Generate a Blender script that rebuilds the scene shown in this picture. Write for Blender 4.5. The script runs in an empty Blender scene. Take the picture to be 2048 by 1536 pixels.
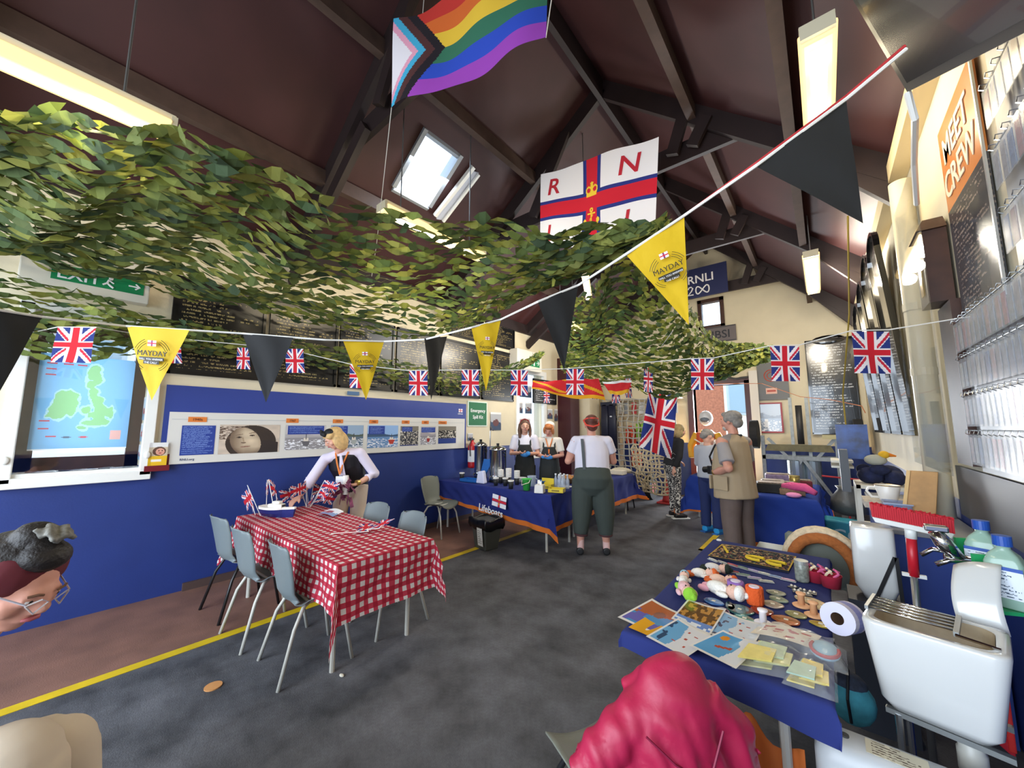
import bpy, math, random
import numpy as np
from mathutils import Vector as V, Matrix as M
random.seed(7); rng=np.random.default_rng(7)
PI=math.pi; R=math.radians
sc=bpy.context.scene
# ---------------------------------------------------------------- camera, world, exposure, daylight
cd=bpy.data.cameras.new('camera'); cam=bpy.data.objects.new('camera',cd); sc.collection.objects.link(cam); sc.camera=cam
cd.sensor_fit='HORIZONTAL'; cd.sensor_width=36; cd.lens=36*750/2048; cd.clip_start=.02
cam.location=(0,0,1.55); cam.rotation_euler=(R(90)+math.atan(87/750),0,R(39.66))
sc.view_settings.view_transform='Standard'; sc.view_settings.look='None'; sc.view_settings.gamma=1
sc.view_settings.use_curve_mapping=False; sc.view_settings.exposure=0.45
w=bpy.data.worlds.new('world'); sc.world=w; w.use_nodes=True
bg=w.node_tree.nodes['Background']; bg.inputs[0].default_value=(.62,.80,1,1); bg.inputs[1].default_value=3.0
def area(name,loc,rot,sx,sy,power,col=(1,1,1)):
    l=bpy.data.lights.new(name,'AREA'); l.shape='RECTANGLE'; l.size=sx; l.size_y=sy; l.energy=power; l.color=col
    o=bpy.data.objects.new(name,l); sc.collection.objects.link(o); o.location=loc; o.rotation_euler=rot; return o
area('daylight_boathouse_door',(-2.1,-2.55,1.9),(R(82),0,0),4.6,2.9,185,(.84,.91,1))
area('daylight_rooflight',(-3.62,2.64,4.80),(0,R(36),0),.5,.6,26,(.75,.87,1))
area('daylight_back_door',(-1.8,9.7,1.3),(R(-90),0,0),1,2,220,(.92,.96,1))
area('daylight_left_window',(-5.25,.16,1.85),(0,R(-90),0),1.1,.5,7,(.85,.93,1))
# ---------------------------------------------------------------- materials
def lin(c):
    if isinstance(c,str): c=tuple(int(c[i:i+2],16)/255 for i in (0,2,4))
    return tuple(x/12.92 if x<=.04045 else ((x+.055)/1.055)**2.4 for x in c)
MATS={}
def mat(name,col='808080',rough=.6,metal=0,noise=0,nscale=8,bump=0,bscale=60,alpha=1,trans=0,emit=0,ecol=None,transl=0,coat=0):
    if name in MATS: return MATS[name]
    m=bpy.data.materials.new(name); m.use_nodes=True; nt=m.node_tree; b=nt.nodes['Principled BSDF']
    c=lin(col); b.inputs['Base Color'].default_value=(*c,1); b.inputs['Roughness'].default_value=rough; b.inputs['Metallic'].default_value=metal
    b.inputs['Alpha'].default_value=alpha; b.inputs['Transmission Weight'].default_value=trans; b.inputs['Coat Weight'].default_value=coat
    if emit: b.inputs['Emission Strength'].default_value=emit; b.inputs['Emission Color'].default_value=(*lin(ecol or col),1)
    if noise or bump:
        tc=nt.nodes.new('ShaderNodeTexCoord')
    if noise:
        n=nt.nodes.new('ShaderNodeTexNoise'); n.inputs['Scale'].default_value=nscale; n.inputs['Detail'].default_value=6
        nt.links.new(tc.outputs['Object'],n.inputs['Vector'])
        r=nt.nodes.new('ShaderNodeMapRange'); r.inputs[1].default_value=.3; r.inputs[2].default_value=.7; r.inputs[3].default_value=1-noise; r.inputs[4].default_value=1+noise*.6
        nt.links.new(n.outputs[0],r.inputs[0])
        mx=nt.nodes.new('ShaderNodeVectorMath'); mx.operation='SCALE'; mx.inputs[0].default_value=c
        nt.links.new(r.outputs[0],mx.inputs['Scale']); nt.links.new(mx.outputs[0],b.inputs['Base Color'])
    if bump:
        n=nt.nodes.new('ShaderNodeTexNoise'); n.inputs['Scale'].default_value=bscale; n.inputs['Detail'].default_value=3
        nt.links.new(tc.outputs['Object'],n.inputs['Vector'])
        bp=nt.nodes.new('ShaderNodeBump'); bp.inputs['Strength'].default_value=bump; bp.inputs['Distance'].default_value=.01
        nt.links.new(n.outputs[0],bp.inputs['Height']); nt.links.new(bp.outputs[0],b.inputs['Normal'])
    if transl:
        t=nt.nodes.new('ShaderNodeBsdfTranslucent'); t.inputs[0].default_value=(*c,1); a=nt.nodes.new('ShaderNodeMixShader'); a.inputs[0].default_value=transl
        nt.links.new(b.outputs[0],a.inputs[1]); nt.links.new(t.outputs[0],a.inputs[2]); nt.links.new(a.outputs[0],nt.nodes['Material Output'].inputs[0])
    MATS[name]=m; return m
def attr_mat(name,rough=.6,transl=0,coat=0,metal=0):
    if name in MATS: return MATS[name]
    m=mat(name,'ffffff',rough,metal=metal,coat=coat,transl=transl); nt=m.node_tree
    a=nt.nodes.new('ShaderNodeAttribute'); a.attribute_name='paint'; b=nt.nodes['Principled BSDF']
    nt.links.new(a.outputs['Color'],b.inputs['Base Color'])
    for n in nt.nodes:
        if n.type=='BSDF_TRANSLUCENT': nt.links.new(a.outputs['Color'],n.inputs[0])
    return m
PAINT=attr_mat('printed_matt',.75); PGLOSS=attr_mat('printed_gloss',.12,coat=.5); PCLOTH=attr_mat('printed_cloth',.9,transl=.25)
def glass(name,tint='ffffff',a=.05,rough=.03,k=.45):
    if name in MATS: return MATS[name]
    m=bpy.data.materials.new(name); m.use_nodes=True; nt=m.node_tree; nt.nodes.remove(nt.nodes['Principled BSDF'])
    t=nt.nodes.new('ShaderNodeBsdfTransparent'); t.inputs[0].default_value=(*lin(tint),1)
    g=nt.nodes.new('ShaderNodeBsdfGlossy'); g.inputs['Roughness'].default_value=rough
    f=nt.nodes.new('ShaderNodeFresnel'); f.inputs[0].default_value=1.5
    ad=nt.nodes.new('ShaderNodeMath'); ad.operation='MULTIPLY_ADD'; ad.inputs[1].default_value=k; ad.inputs[2].default_value=a; nt.links.new(f.outputs[0],ad.inputs[0])
    mx=nt.nodes.new('ShaderNodeMixShader'); nt.links.new(ad.outputs[0],mx.inputs[0]); nt.links.new(t.outputs[0],mx.inputs[1]); nt.links.new(g.outputs[0],mx.inputs[2])
    nt.links.new(mx.outputs[0],nt.nodes['Material Output'].inputs[0]); MATS[name]=m; return m
def text_mat(name,bg_,ink,rows=24,cols=60,margin=.08,fill=.55,rough=.35,coat=0):
    "lines of small illegible writing laid over a board, in the board's own UV frame"
    if name in MATS: return MATS[name]
    m=mat(name,bg_,rough,coat=coat); nt=m.node_tree; b=nt.nodes['Principled BSDF']; L=nt.links.new
    def mth(op,a,c=None,d=None):
        n=nt.nodes.new('ShaderNodeMath'); n.operation=op
        for i,x in enumerate((a,c,d)):
            if x is None: continue
            if hasattr(x,'links'): L(x,n.inputs[i])
            else: n.inputs[i].default_value=x
        return n.outputs[0]
    uv=nt.nodes.new('ShaderNodeUVMap'); sp=nt.nodes.new('ShaderNodeSeparateXYZ'); L(uv.outputs[0],sp.inputs[0]); u,v=sp.outputs[0],sp.outputs[1]
    rr=mth('MULTIPLY',v,float(rows)); fr=mth('FRACT',rr); fl=mth('FLOOR',rr)
    inrow=mth('MULTIPLY',mth('GREATER_THAN',fr,.3),mth('LESS_THAN',fr,.75))
    def wn(x,y):
        c=nt.nodes.new('ShaderNodeCombineXYZ'); L(x,c.inputs[0]); L(y,c.inputs[1]); n=nt.nodes.new('ShaderNodeTexWhiteNoise'); n.noise_dimensions='2D'; L(c.outputs[0],n.inputs[0]); return n.outputs[0]
    row=wn(fl,fl); cc=mth('FLOOR',mth('MULTIPLY',u,float(cols))); ch=wn(cc,fl)
    left=mth('GREATER_THAN',u,margin); 
    end=mth('LESS_THAN',u,mth('MULTIPLY_ADD',row,.45,.5))
    words=mth('GREATER_THAN',ch,1-fill-.2); sub=mth('GREATER_THAN',wn(mth('FLOOR',mth('MULTIPLY',u,cols*2.7)),mth('FLOOR',mth('MULTIPLY',v,rows*4.))),.35)
    vm=mth('MULTIPLY',mth('GREATER_THAN',v,margin*.7),mth('LESS_THAN',v,1-margin*.7))
    k=mth('MULTIPLY',mth('MULTIPLY',mth('MULTIPLY',inrow,left),mth('MULTIPLY',end,words)),mth('MULTIPLY',sub,vm))
    mx=nt.nodes.new('ShaderNodeMix'); mx.data_type='RGBA'; L(k,mx.inputs[0]); mx.inputs[6].default_value=(*lin(bg_),1); mx.inputs[7].default_value=(*lin(ink),1)
    L(mx.outputs[2],b.inputs['Base Color']); return m
# ---------------------------------------------------------------- mesh helpers
class MB:
    def __init__(s): s.v=[];s.f=[];s.m=M.Identity(4)
    def add(s,vs,fs):
        o=len(s.v); s.v+=[tuple(s.m@V(p)) for p in vs]; s.f+=[tuple(i+o for i in f) for f in fs]; return s
    def box(s,x0,x1,y0,y1,z0,z1):
        return s.add([(x0,y0,z0),(x1,y0,z0),(x1,y1,z0),(x0,y1,z0),(x0,y0,z1),(x1,y0,z1),(x1,y1,z1),(x0,y1,z1)],[(0,3,2,1),(4,5,6,7),(0,1,5,4),(1,2,6,5),(2,3,7,6),(3,0,4,7)])
    def hexa(s,b,t): return s.add(list(b)+list(t),[(0,3,2,1),(4,5,6,7),(0,1,5,4),(1,2,6,5),(2,3,7,6),(3,0,4,7)])
    def beam(s,p,q,w,h,up=(0,0,1)):
        p,q=V(p),V(q); d=(q-p).normalized(); a=d.cross(V(up)); a=a.normalized() if a.length>1e-5 else V((1,0,0)); c=a.cross(d).normalized()
        f=lambda o:[o-a*w/2-c*h/2,o+a*w/2-c*h/2,o+a*w/2+c*h/2,o-a*w/2+c*h/2]
        return s.hexa(f(p),f(q))
    def tube(s,pts,r,seg=8,cap=True):
        pts=[V(p) for p in pts]; n=len(pts); rs=r if hasattr(r,'__len__') else [r]*n
        vs=[];fs=[]; a=None
        for i,p in enumerate(pts):
            d=(pts[min(i+1,n-1)]-pts[max(i-1,0)]).normalized()
            if a is None: a=d.orthogonal().normalized()
            a=(a-d*a.dot(d)); a=a.normalized() if a.length>1e-6 else d.orthogonal().normalized(); c=d.cross(a)
            for k in range(seg):
                t=2*PI*k/seg; vs.append(p+(a*math.cos(t)+c*math.sin(t))*rs[i])
        for i in range(n-1):
            for k in range(seg): fs.append((i*seg+k,i*seg+(k+1)%seg,(i+1)*seg+(k+1)%seg,(i+1)*seg+k))
        if cap: fs+= [tuple(range(seg))[::-1],tuple(range((n-1)*seg,n*seg))]
        return s.add(vs,fs)
    def loft(s,rings,cap=True,close=True):
        n=len(rings[0]); vs=[p for r in rings for p in r]; fs=[]
        for i in range(len(rings)-1):
            for k in range(n if close else n-1): fs.append((i*n+k,i*n+(k+1)%n,(i+1)*n+(k+1)%n,(i+1)*n+k))
        if cap: fs+=[tuple(range(n))[::-1],tuple(range(len(vs)-n,len(vs)))]
        return s.add(vs,fs)
    def lathe(s,prof,c=(0,0,0),seg=20,cap=True):
        return s.loft([[(c[0]+r*math.cos(2*PI*k/seg),c[1]+r*math.sin(2*PI*k/seg),c[2]+z) for k in range(seg)] for r,z in prof],cap)
    def ell(s,c,r,rot=None,seg=14,rings=8):
        c=V(c); rot=rot or M.Identity(3); r=r if hasattr(r,'__len__') else (r,r,r); L=[]
        for i in range(rings+1):
            t=PI*i/rings; t=min(max(t,.04),PI-.04)
            L.append([c+rot@V((r[0]*math.sin(t)*math.cos(2*PI*k/seg),r[1]*math.sin(t)*math.sin(2*PI*k/seg),-r[2]*math.cos(t))) for k in range(seg)])
        return s.loft(L)
    def sheet(s,fn,nu,nv,th=0,closeu=False):
        vs=[fn(i/nu,j/nv) for j in range(nv+1) for i in range(nu+1)]
        fs=[(j*(nu+1)+i,j*(nu+1)+i+1,(j+1)*(nu+1)+i+1,(j+1)*(nu+1)+i) for j in range(nv) for i in range(nu)]
        return s.add(vs,fs)
    def build(s,name,mt,parent=None,smooth=False,bevel=0,solid=0,sub=0,auto=True):
        me=bpy.data.meshes.new(name); me.from_pydata([tuple(v) for v in s.v],[],s.f)
        if smooth:
            me.polygons.foreach_set('use_smooth',[True]*len(me.polygons))
        me.materials.append(mt); o=bpy.data.objects.new(name,me); sc.collection.objects.link(o); o.parent=parent
        if bevel: b=o.modifiers.new('b','BEVEL'); b.width=bevel; b.segments=2; b.limit_method='ANGLE'; b.harden_normals=False
        if solid: b=o.modifiers.new('s','SOLIDIFY'); b.thickness=solid
        if sub: b=o.modifiers.new('u','SUBSURF'); b.levels=sub; b.render_levels=sub
        me.update(); return o
def tag(o,label=None,cat=None,group=None,kind=None):
    if label: o['label']=label
    if cat: o['category']=cat
    if group: o['group']=group
    if kind: o['kind']=kind
    return o
def thing(name,label,cat,loc=(0,0,0),rz=0,group=None,rot=None):
    o=bpy.data.objects.new(name,None); sc.collection.objects.link(o); o.location=loc; o.rotation_euler=rot or (0,0,rz); o.empty_display_size=.05
    return tag(o,label,cat,group)
def dup(root,loc=None,rz=None,label=None,group=None,parent=None,rot=None):
    r=root.copy(); sc.collection.objects.link(r); r.parent=parent
    if loc is not None: r.location=loc
    if rz is not None: r.rotation_euler=(0,0,rz)
    if rot is not None: r.rotation_euler=rot
    if label: r['label']=label
    if group: r['group']=group
    for ch in list(root.children):
        dup(ch,parent=r)
    return r
def struct(o): o['kind']='structure'; return o
def card(name,p0,ux,uz,mt,parent=None,th=.012,smooth=False):
    "a thin board: corner p0 (lower left seen from the front), edge vectors ux, uz; its face carries a 0..1 UV"
    p0,ux,uz=V(p0),V(ux),V(uz); n=ux.cross(uz).normalized()*th
    me=bpy.data.meshes.new(name); f=[p0,p0+ux,p0+ux+uz,p0+uz]
    me.from_pydata([tuple(p) for p in f]+[tuple(p-n) for p in f],[],[(0,1,2,3),(7,6,5,4),(0,4,5,1),(1,5,6,2),(2,6,7,3),(3,7,4,0)])
    uv=me.uv_layers.new(name='UVMap'); q=[(0,0),(1,0),(1,1),(0,1)]
    for i in range(4): uv.data[i].uv=q[i]
    me.materials.append(mt); o=bpy.data.objects.new(name,me); sc.collection.objects.link(o); o.parent=parent; return o
LC={}
def paint(name,nx,ny,func,xf,parent=None,mt=None,smooth=False):
    "a sheet of nx*ny faces whose printed colour is func(u,v); xf(u,v)->points"
    u,v=np.meshgrid(np.linspace(0,1,nx+1),np.linspace(0,1,ny+1)); P=np.array(xf(u.ravel(),v.ravel()),dtype=np.float32)
    if P.shape[0]==3: P=P.T
    i,j=np.meshgrid(np.arange(nx),np.arange(ny)); a=(j*(nx+1)+i).ravel(); F=np.stack([a,a+1,a+nx+2,a+nx+1],1)
    me=bpy.data.meshes.new(name); me.vertices.add(len(P)); me.vertices.foreach_set('co',np.ascontiguousarray(P,dtype=np.float32).ravel())
    me.loops.add(F.size); me.loops.foreach_set('vertex_index',F.ravel().astype(np.int32)); me.polygons.add(len(F)); me.polygons.foreach_set('loop_start',np.arange(0,F.size,4,dtype=np.int32))
    me.polygons.foreach_set('use_smooth',np.full(len(F),bool(smooth)))
    me.update(calc_edges=True)
    cu=(i.ravel()+.5)/nx; cv=(j.ravel()+.5)/ny; c=np.clip(func(cu,cv),0,1); c=np.where(c<=.04045,c/12.92,((c+.055)/1.055)**2.4)
    at=me.attributes.new('paint','FLOAT_COLOR','FACE'); at.data.foreach_set('color',np.concatenate([c,np.ones((len(c),1))],1).astype(np.float32).ravel())
    me.materials.append(mt or PAINT); o=bpy.data.objects.new(name,me); sc.collection.objects.link(o); o.parent=parent; return o
def flat(p0,ux,uz,bow=0):
    p0,ux,uz=np.array(p0,float),np.array(ux,float),np.array(uz,float); n=np.cross(ux,uz); n=n/np.linalg.norm(n)
    return lambda u,v: p0+np.outer(u,ux)+np.outer(v,uz)+np.outer(np.sin(u*PI)*bow,n)
def rgb(h): return np.array([int(h[i:i+2],16)/255 for i in (0,2,4)])
def base(u,h): return np.tile(rgb(h),(len(u),1))
def put(c,mask,h): c[mask]=rgb(h) if isinstance(h,str) else h; return c
def rect(u,v,a,b,c,d): return (u>a)&(u<b)&(v>c)&(v<d)
def lines(c,u,v,a,b,x0,x1,rows,ink,frac=.45,seed=1):
    "lines of small writing inside a box"
    g=np.random.default_rng(seed); k=((v-x0)/(x1-x0)*rows); r=np.floor(k).astype(int); ok=(u>a)&(v>x0)&(v<x1)&(k-r>.3)&(k-r<.3+frac)
    ends=a+(b-a)*(.7+.3*g.random(rows+2)); ok&=u<ends[np.clip(r,0,rows+1)]; ok&=g.random(len(u))>.25
    return put(c,ok,ink)
def text(body,size,mt,parent=None,loc=(0,0,0),x=(1,0,0),z=(0,0,1),name='lettering',ext=.0015,align='CENTER',warp=None,shear=0,sx=1,bold=.012):
    cu=bpy.data.curves.new(name,'FONT'); cu.body=body; cu.size=size; cu.extrude=ext; cu.align_x=align; cu.resolution_u=3; cu.shear=shear; cu.offset=bold*size
    t=bpy.data.objects.new('t',cu); sc.collection.objects.link(t); me=bpy.data.meshes.new_from_object(t); bpy.data.objects.remove(t)
    X=V(x).normalized(); Z=V(z).normalized(); N=X.cross(Z); L=V(loc)
    for v in me.vertices:
        c=v.co; v.co=warp(c.x*sx,c.y,c.z) if warp else L+X*c.x*sx+Z*c.y+N*c.z
    me.materials.clear(); me.materials.append(mt); me.name=name; o=bpy.data.objects.new(name,me); sc.collection.objects.link(o); o.parent=parent; return o
def sm(x): return x*x*(3-2*x)
def vnoise(u,v,s=6,seed=0):
    g=np.random.default_rng(seed); T=g.random((64,64)); x=np.asarray(u)*s; y=np.asarray(v)*s; i=np.floor(x).astype(int); j=np.floor(y).astype(int); a=sm(x-i); b=sm(y-j)
    q=lambda m,n:T[m%64,n%64]
    return (q(i,j)*(1-a)+q(i+1,j)*a)*(1-b)+(q(i,j+1)*(1-a)+q(i+1,j+1)*a)*b
# frequently used materials
WHITE=mat('white_plastic','e6e6e2',.35); BLACK=mat('black_plastic','101012',.4); CHROME=mat('chrome','d0d2d4',.12,1); STEEL=mat('grey_steel','8d9090',.4,.8)
GALV=mat('galvanised_steel','8f9494',.5,.6,noise=.2,nscale=20); BROWNW=mat('stained_wood','43271c',.5,noise=.25,nscale=12)
# ---------------------------------------------------------------- the room
XL,XR,YF,YB=-4.85,.62,-2.6,9.4
ZL,ZR,ZP,XP=3.75,3.6,5.9,-1.85
CREAM=mat('cream_paint','dbd0b4',.7,noise=.05,nscale=3,bump=.1); BLUEW=mat('blue_paint','1f3477',.5,noise=.10,nscale=2.5,bump=.08,bscale=90)
ROOF=mat('maroon_boarding','3f1e20',.6,noise=.15,nscale=3); TIMB=mat('dark_timber','241718',.6,noise=.2,nscale=6); MAROON=mat('maroon_paint','3c1018',.4)
PURL=mat('weathered_timber','4c3a33',.7,noise=.2,nscale=8)
# floor: dark rubberised floor with a brown walkway painted along the left wall
fm=mat('floor_screed','6d6f72',.62,bump=.25,bscale=140); nt=fm.node_tree; L=nt.links.new; b=nt.nodes['Principled BSDF']
tc=nt.nodes.new('ShaderNodeTexCoord'); n1=nt.nodes.new('ShaderNodeTexNoise'); n1.inputs['Scale'].default_value=3.4; n1.inputs['Detail'].default_value=8; n1.inputs['Roughness'].default_value=.62; L(tc.outputs['Object'],n1.inputs[0])
cr=nt.nodes.new('ShaderNodeValToRGB'); e=cr.color_ramp.elements; e[0].position=.28; e[0].color=(*lin('2a2b2f'),1); e[1].position=.66; e[1].color=(*lin('5d5e64'),1); L(n1.outputs[0],cr.inputs[0])
n2=nt.nodes.new('ShaderNodeTexNoise'); n2.inputs['Scale'].default_value=55; n2.inputs['Detail'].default_value=4; L(tc.outputs['Object'],n2.inputs[0])
mx=nt.nodes.new('ShaderNodeMix'); mx.data_type='RGBA'; mx.blend_type='OVERLAY'; mx.inputs[0].default_value=.35; L(cr.outputs[0],mx.inputs[6]); L(n2.outputs[0],mx.inputs[7]); L(mx.outputs[2],b.inputs['Base Color'])
bm_=mat('brown_walkway','7d5a4c',.6,noise=.25,nscale=4,bump=.2,bscale=140)
struct(MB().box(-3.58,XR+.2,YF-.2,YB+.2,-.1,0).build('floor',fm)); struct(MB().box(XL-.2,-3.58,YF-.2,YB+.2,-.1,0).build('floor_walkway',bm_)).name='floor.001'
YEL=mat('yellow_line_paint','d3b411',.5,noise=.12,nscale=10)
struct(MB().box(-3.62,-3.54,YF,YB,.0005,.003).build('trim_1',YEL))
ln=MB().box(-1.36,-1.29,5.35,YB,.0005,.003).box(-1.36,.5,5.35,5.42,.0005,.003); struct(ln.build('trim_2',YEL))
def wall_x(mb,x0,x1,y0,y1,z0,z1,holes):
    "a wall slab lying along y with rectangular holes (y0,y1,z0,z1)"
    ys=sorted({y0,y1,*[h[0] for h in holes],*[h[1] for h in holes]})
    for a,b_ in zip(ys,ys[1:]):
        hs=sorted([h for h in holes if h[0]<=a+1e-6 and h[1]>=b_-1e-6],key=lambda h:h[2]); z=z0
        for h in hs:
            if h[2]>z: mb.box(x0,x1,a,b_,z,min(h[2],z1))
            z=max(z,h[3])
        if z<z1: mb.box(x0,x1,a,b_,z,z1)
    return mb
W1=(-.2,.52,1.17,2.5); W2=(6.05,7.0,1.0,2.75)
struct(wall_x(MB(),XL-.3,XL,YF,YB,0,1.2,[W1,W2]).build('wall_left',BLUEW))
struct(wall_x(MB(),XL-.3,XL,YF,YB,1.2,ZL+.1,[(W1[0],W1[1],1.2,2.5),(W2[0],W2[1],1.2,2.75)]).build('wall_left.001',CREAM))
struct(wall_x(MB(),XR,XR+.2,YF,YB,0,1.1,[]).build('wall_right',BLUEW))
struct(wall_x(MB(),XR,XR+.2,YF,YB,1.1,ZR,[(7.0,7.0,0,0)]).build('wall_right.001',CREAM))
struct(MB().box(XL,XL+.03,.9,YB,0,.07).build('baseboard_left',mat('skirting','4c3a36',.6)))
# back wall with doorway and small high window
D=(-2.3,-1.27,0,2.5); G=(-2.05,-1.6,3.86,4.45)
bw=MB()
def wy(x0,x1,z0,z1): bw.box(x0,x1,YB,YB+.2,z0,z1)
wy(XL-.3,D[0],1.2,3.6); wy(D[1],XR+.2,1.2,3.6); wy(D[0],D[1],2.5,3.6)
wy(XL-.3,G[0],3.6,3.86); wy(G[0],G[1],3.6,3.86); wy(G[1],XR+.2,3.6,3.86)
def gab(x0,x1,z0):
    zf=lambda x: ZL+(x-XL)*(ZP-ZL)/(XP-XL) if x<XP else ZR+(XR-x)*(ZP-ZR)/(XR-XP)
    bw.hexa([(x0,YB,z0),(x1,YB,z0),(x1,YB+.2,z0),(x0,YB+.2,z0)],[(x0,YB,max(zf(x0),z0)+.02),(x1,YB,max(zf(x1),z0)+.02),(x1,YB+.2,max(zf(x1),z0)+.02),(x0,YB+.2,max(zf(x0),z0)+.02)])
for a,b_ in ((XL,G[0]),(G[1],XR)): gab(a,b_,3.86) if b_!=G[0] else gab(a,b_,3.86)
gab(G[0],XP,4.45); gab(XP,G[1],4.45)
struct(bw.build('wall_back',CREAM))
bw=MB(); wy(XL-.3,D[0],0,1.2); wy(D[1],XR+.2,0,1.2); struct(bw.build('wall_back.001',BLUEW))
# front wall behind the camera: the big boathouse doorway stands open
fw=MB().box(XL-.3,-4.6,YF-.2,YF,0,ZL).box(.4,XR+.2,YF-.2,YF,0,ZR).box(-4.6,.4,YF-.2,YF,3.4,3.75)
fw.hexa([(XL,YF-.2,3.75),(XR,YF-.2,3.6),(XR,YF,3.6),(XL,YF,3.75)],[(XP-.01,YF-.2,ZP),(XP+.01,YF-.2,ZP),(XP+.01,YF,ZP),(XP-.01,YF,ZP)]); struct(fw.build('wall_front',CREAM))
# roof slopes, rooflight hole in the left one
sL=(ZP-ZL)/(XP-XL); sR=(ZP-ZR)/(XP-XR)
def zl(x): return ZL+(x-XL)*sL
def zr(x): return ZR+(x-XR)*sR
rf=MB()
def slab(x0,x1,y0,y1,zf,t=.12): rf.hexa([(x0,y0,zf(x0)),(x1,y0,zf(x1)),(x1,y1,zf(x1)),(x0,y1,zf(x0))],[(x0,y0,zf(x0)+t),(x1,y0,zf(x1)+t),(x1,y1,zf(x1)+t),(x0,y1,zf(x0)+t)])
S=(-3.86,-3.25,2.36,2.9)
slab(XL-.3,XP,YF-.2,S[2],zl); slab(XL-.3,XP,S[3],YB+.2,zl); slab(XL-.3,S[0],S[2],S[3],zl); slab(S[1],XP,S[2],S[3],zl)
slab(XP,XR+.3,YF-.2,YB+.2,zr); struct(rf.build('ceiling',ROOF))
sk=MB()
for a,b_ in (((S[0],S[2]),(S[1],S[2])),((S[0],S[3]),(S[1],S[3])),((S[0],S[2]),(S[0],S[3])),((S[1],S[2]),(S[1],S[3]))):
    sk.beam((a[0],a[1],zl(a[0])+.05),(b_[0],b_[1],zl(b_[0])+.05),.05,.16)
sf=struct(sk.build('window_3',mat('pale_grey_frame','9aa0a8',.5)))
# the open casement of the rooflight tilts inwards beside the hole
k=MB().beam((S[0],3.02,zl(S[0])-.06),(S[1]+.02,3.12,zl(S[1])-.02),.05,.05).beam((S[0],3.16,zl(S[0])-.08),(S[1],3.24,zl(S[1])-.05),.03,.04); k.build('casement',WHITE,sf)
MB().hexa([(S[0],3.04,zl(S[0])-.09),(S[1],3.13,zl(S[1])-.06),(S[1],3.15,zl(S[1])-.06),(S[0],3.06,zl(S[0])-.09)],[(S[0],3.14,zl(S[0])-.06),(S[1],3.22,zl(S[1])-.03),(S[1],3.24,zl(S[1])-.03),(S[0],3.16,zl(S[0])-.06)]).build('blind',mat('pale_blind','b9bfd0',.6),sf)
# trusses and purlins
tn=3
for Y in (-.7,1.65,4.0,6.35,8.7):
    t=MB()
    t.beam((XL,Y,ZL-.1),(XP,Y,ZP-.12),.07,.2); t.beam((XR,Y,ZR-.1),(XP,Y,ZP-.12),.07,.2)
    xl=XL+(4.5-ZL)/sL; xr=XR+(4.5-ZR)/sR
    t.beam((xl-.2,Y+.06,4.5),(xr-.05,Y+.06,4.5),.05,.22); 
    t.beam((xl+.9,Y-.05,4.45),(XP-.5,Y-.05,zl(XP-.5)-.12),.05,.14); t.beam((xr-.7,Y-.05,4.45),(xr-.55,Y-.05,zr(xr-.55)-.12),.05,.12); t.beam((xr-.5,Y-.05,4.45),(xr-.35,Y-.05,zr(xr-.35)-.12),.05,.12)
    t.beam((XR,Y,ZR-.35),(xr+.25,Y,4.15),.06,.12); t.beam((XL,Y,ZL-.45),(xl+.6,Y,4.45),.06,.16)
    struct(t.build('trim_%d'%tn,TIMB)); tn+=1
for x,zf in ((-4.0,zl),(-2.9,zl),(-.84,zr),(-.05,zr)):
    struct(MB().box(x-.04,x+.04,YF,YB,zf(x)-.2,zf(x)-.04).build('trim_%d'%tn,PURL)); tn+=1
struct(MB().box(XP-.03,XP+.03,YF,YB,ZP-.3,ZP-.03).build('trim_%d'%tn,TIMB)); tn+=1
struct(MB().box(XR-.1,XR,YF,YB,ZR-.16,ZR-.02).build('trim_%d'%tn,mat('cream_trim','d8c79e',.6))); tn+=1
struct(MB().box(XL,XL+.05,YF,YB,ZL-.2,ZL).build('trim_%d'%tn,TIMB)); tn+=1
# window in the left wall (deep reveal, brown casement, secondary glazing)
fr=struct(MB().box(-5.12,-5.06,-.2,-.11,1.17,2.5).box(-5.12,-5.06,.43,.52,1.17,2.5).box(-5.12,-5.06,-.2,.52,1.17,1.3).box(-5.12,-5.06,-.2,.52,2.36,2.5).build('window_1',BROWNW))
MB().box(-5.1,-5.085,-.11,.43,1.3,2.36).build('pane',glass('window_glass'),fr)
MB().box(-5.06,-4.83,-.21,.53,1.14,1.19).build('sill',WHITE,fr)
a=MB().box(-4.87,-4.80,-.27,-.19,1.12,2.55).box(-4.87,-4.80,.51,.59,1.12,2.55).box(-4.87,-4.80,-.27,.59,1.08,1.16).box(-4.87,-4.80,-.27,.59,2.5,2.57); a.build('surround',WHITE,fr,bevel=.006)
MB().box(-4.845,-4.84,-.19,.51,1.16,2.5).build('secondary_pane',glass('perspex',a=.03),fr)
for y in (-.23,.55): MB().ell((-4.79,y,1.3),(.012,.022,.032)).build('catch',WHITE,fr,smooth=True)
# second window further along, covered with small prints
fr=struct(MB().box(-4.9,-4.82,5.97,6.06,.9,2.8).box(-4.9,-4.82,6.95,7.05,.9,2.8).box(-4.9,-4.82,6.05,6.95,2.7,2.8).box(-4.9,-4.82,6.05,6.95,.9,1.02).build('window_2',WHITE))
MB().box(-4.98,-4.965,6.05,6.97,1.0,2.75).build('pane',glass('window_glass'),fr)
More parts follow.
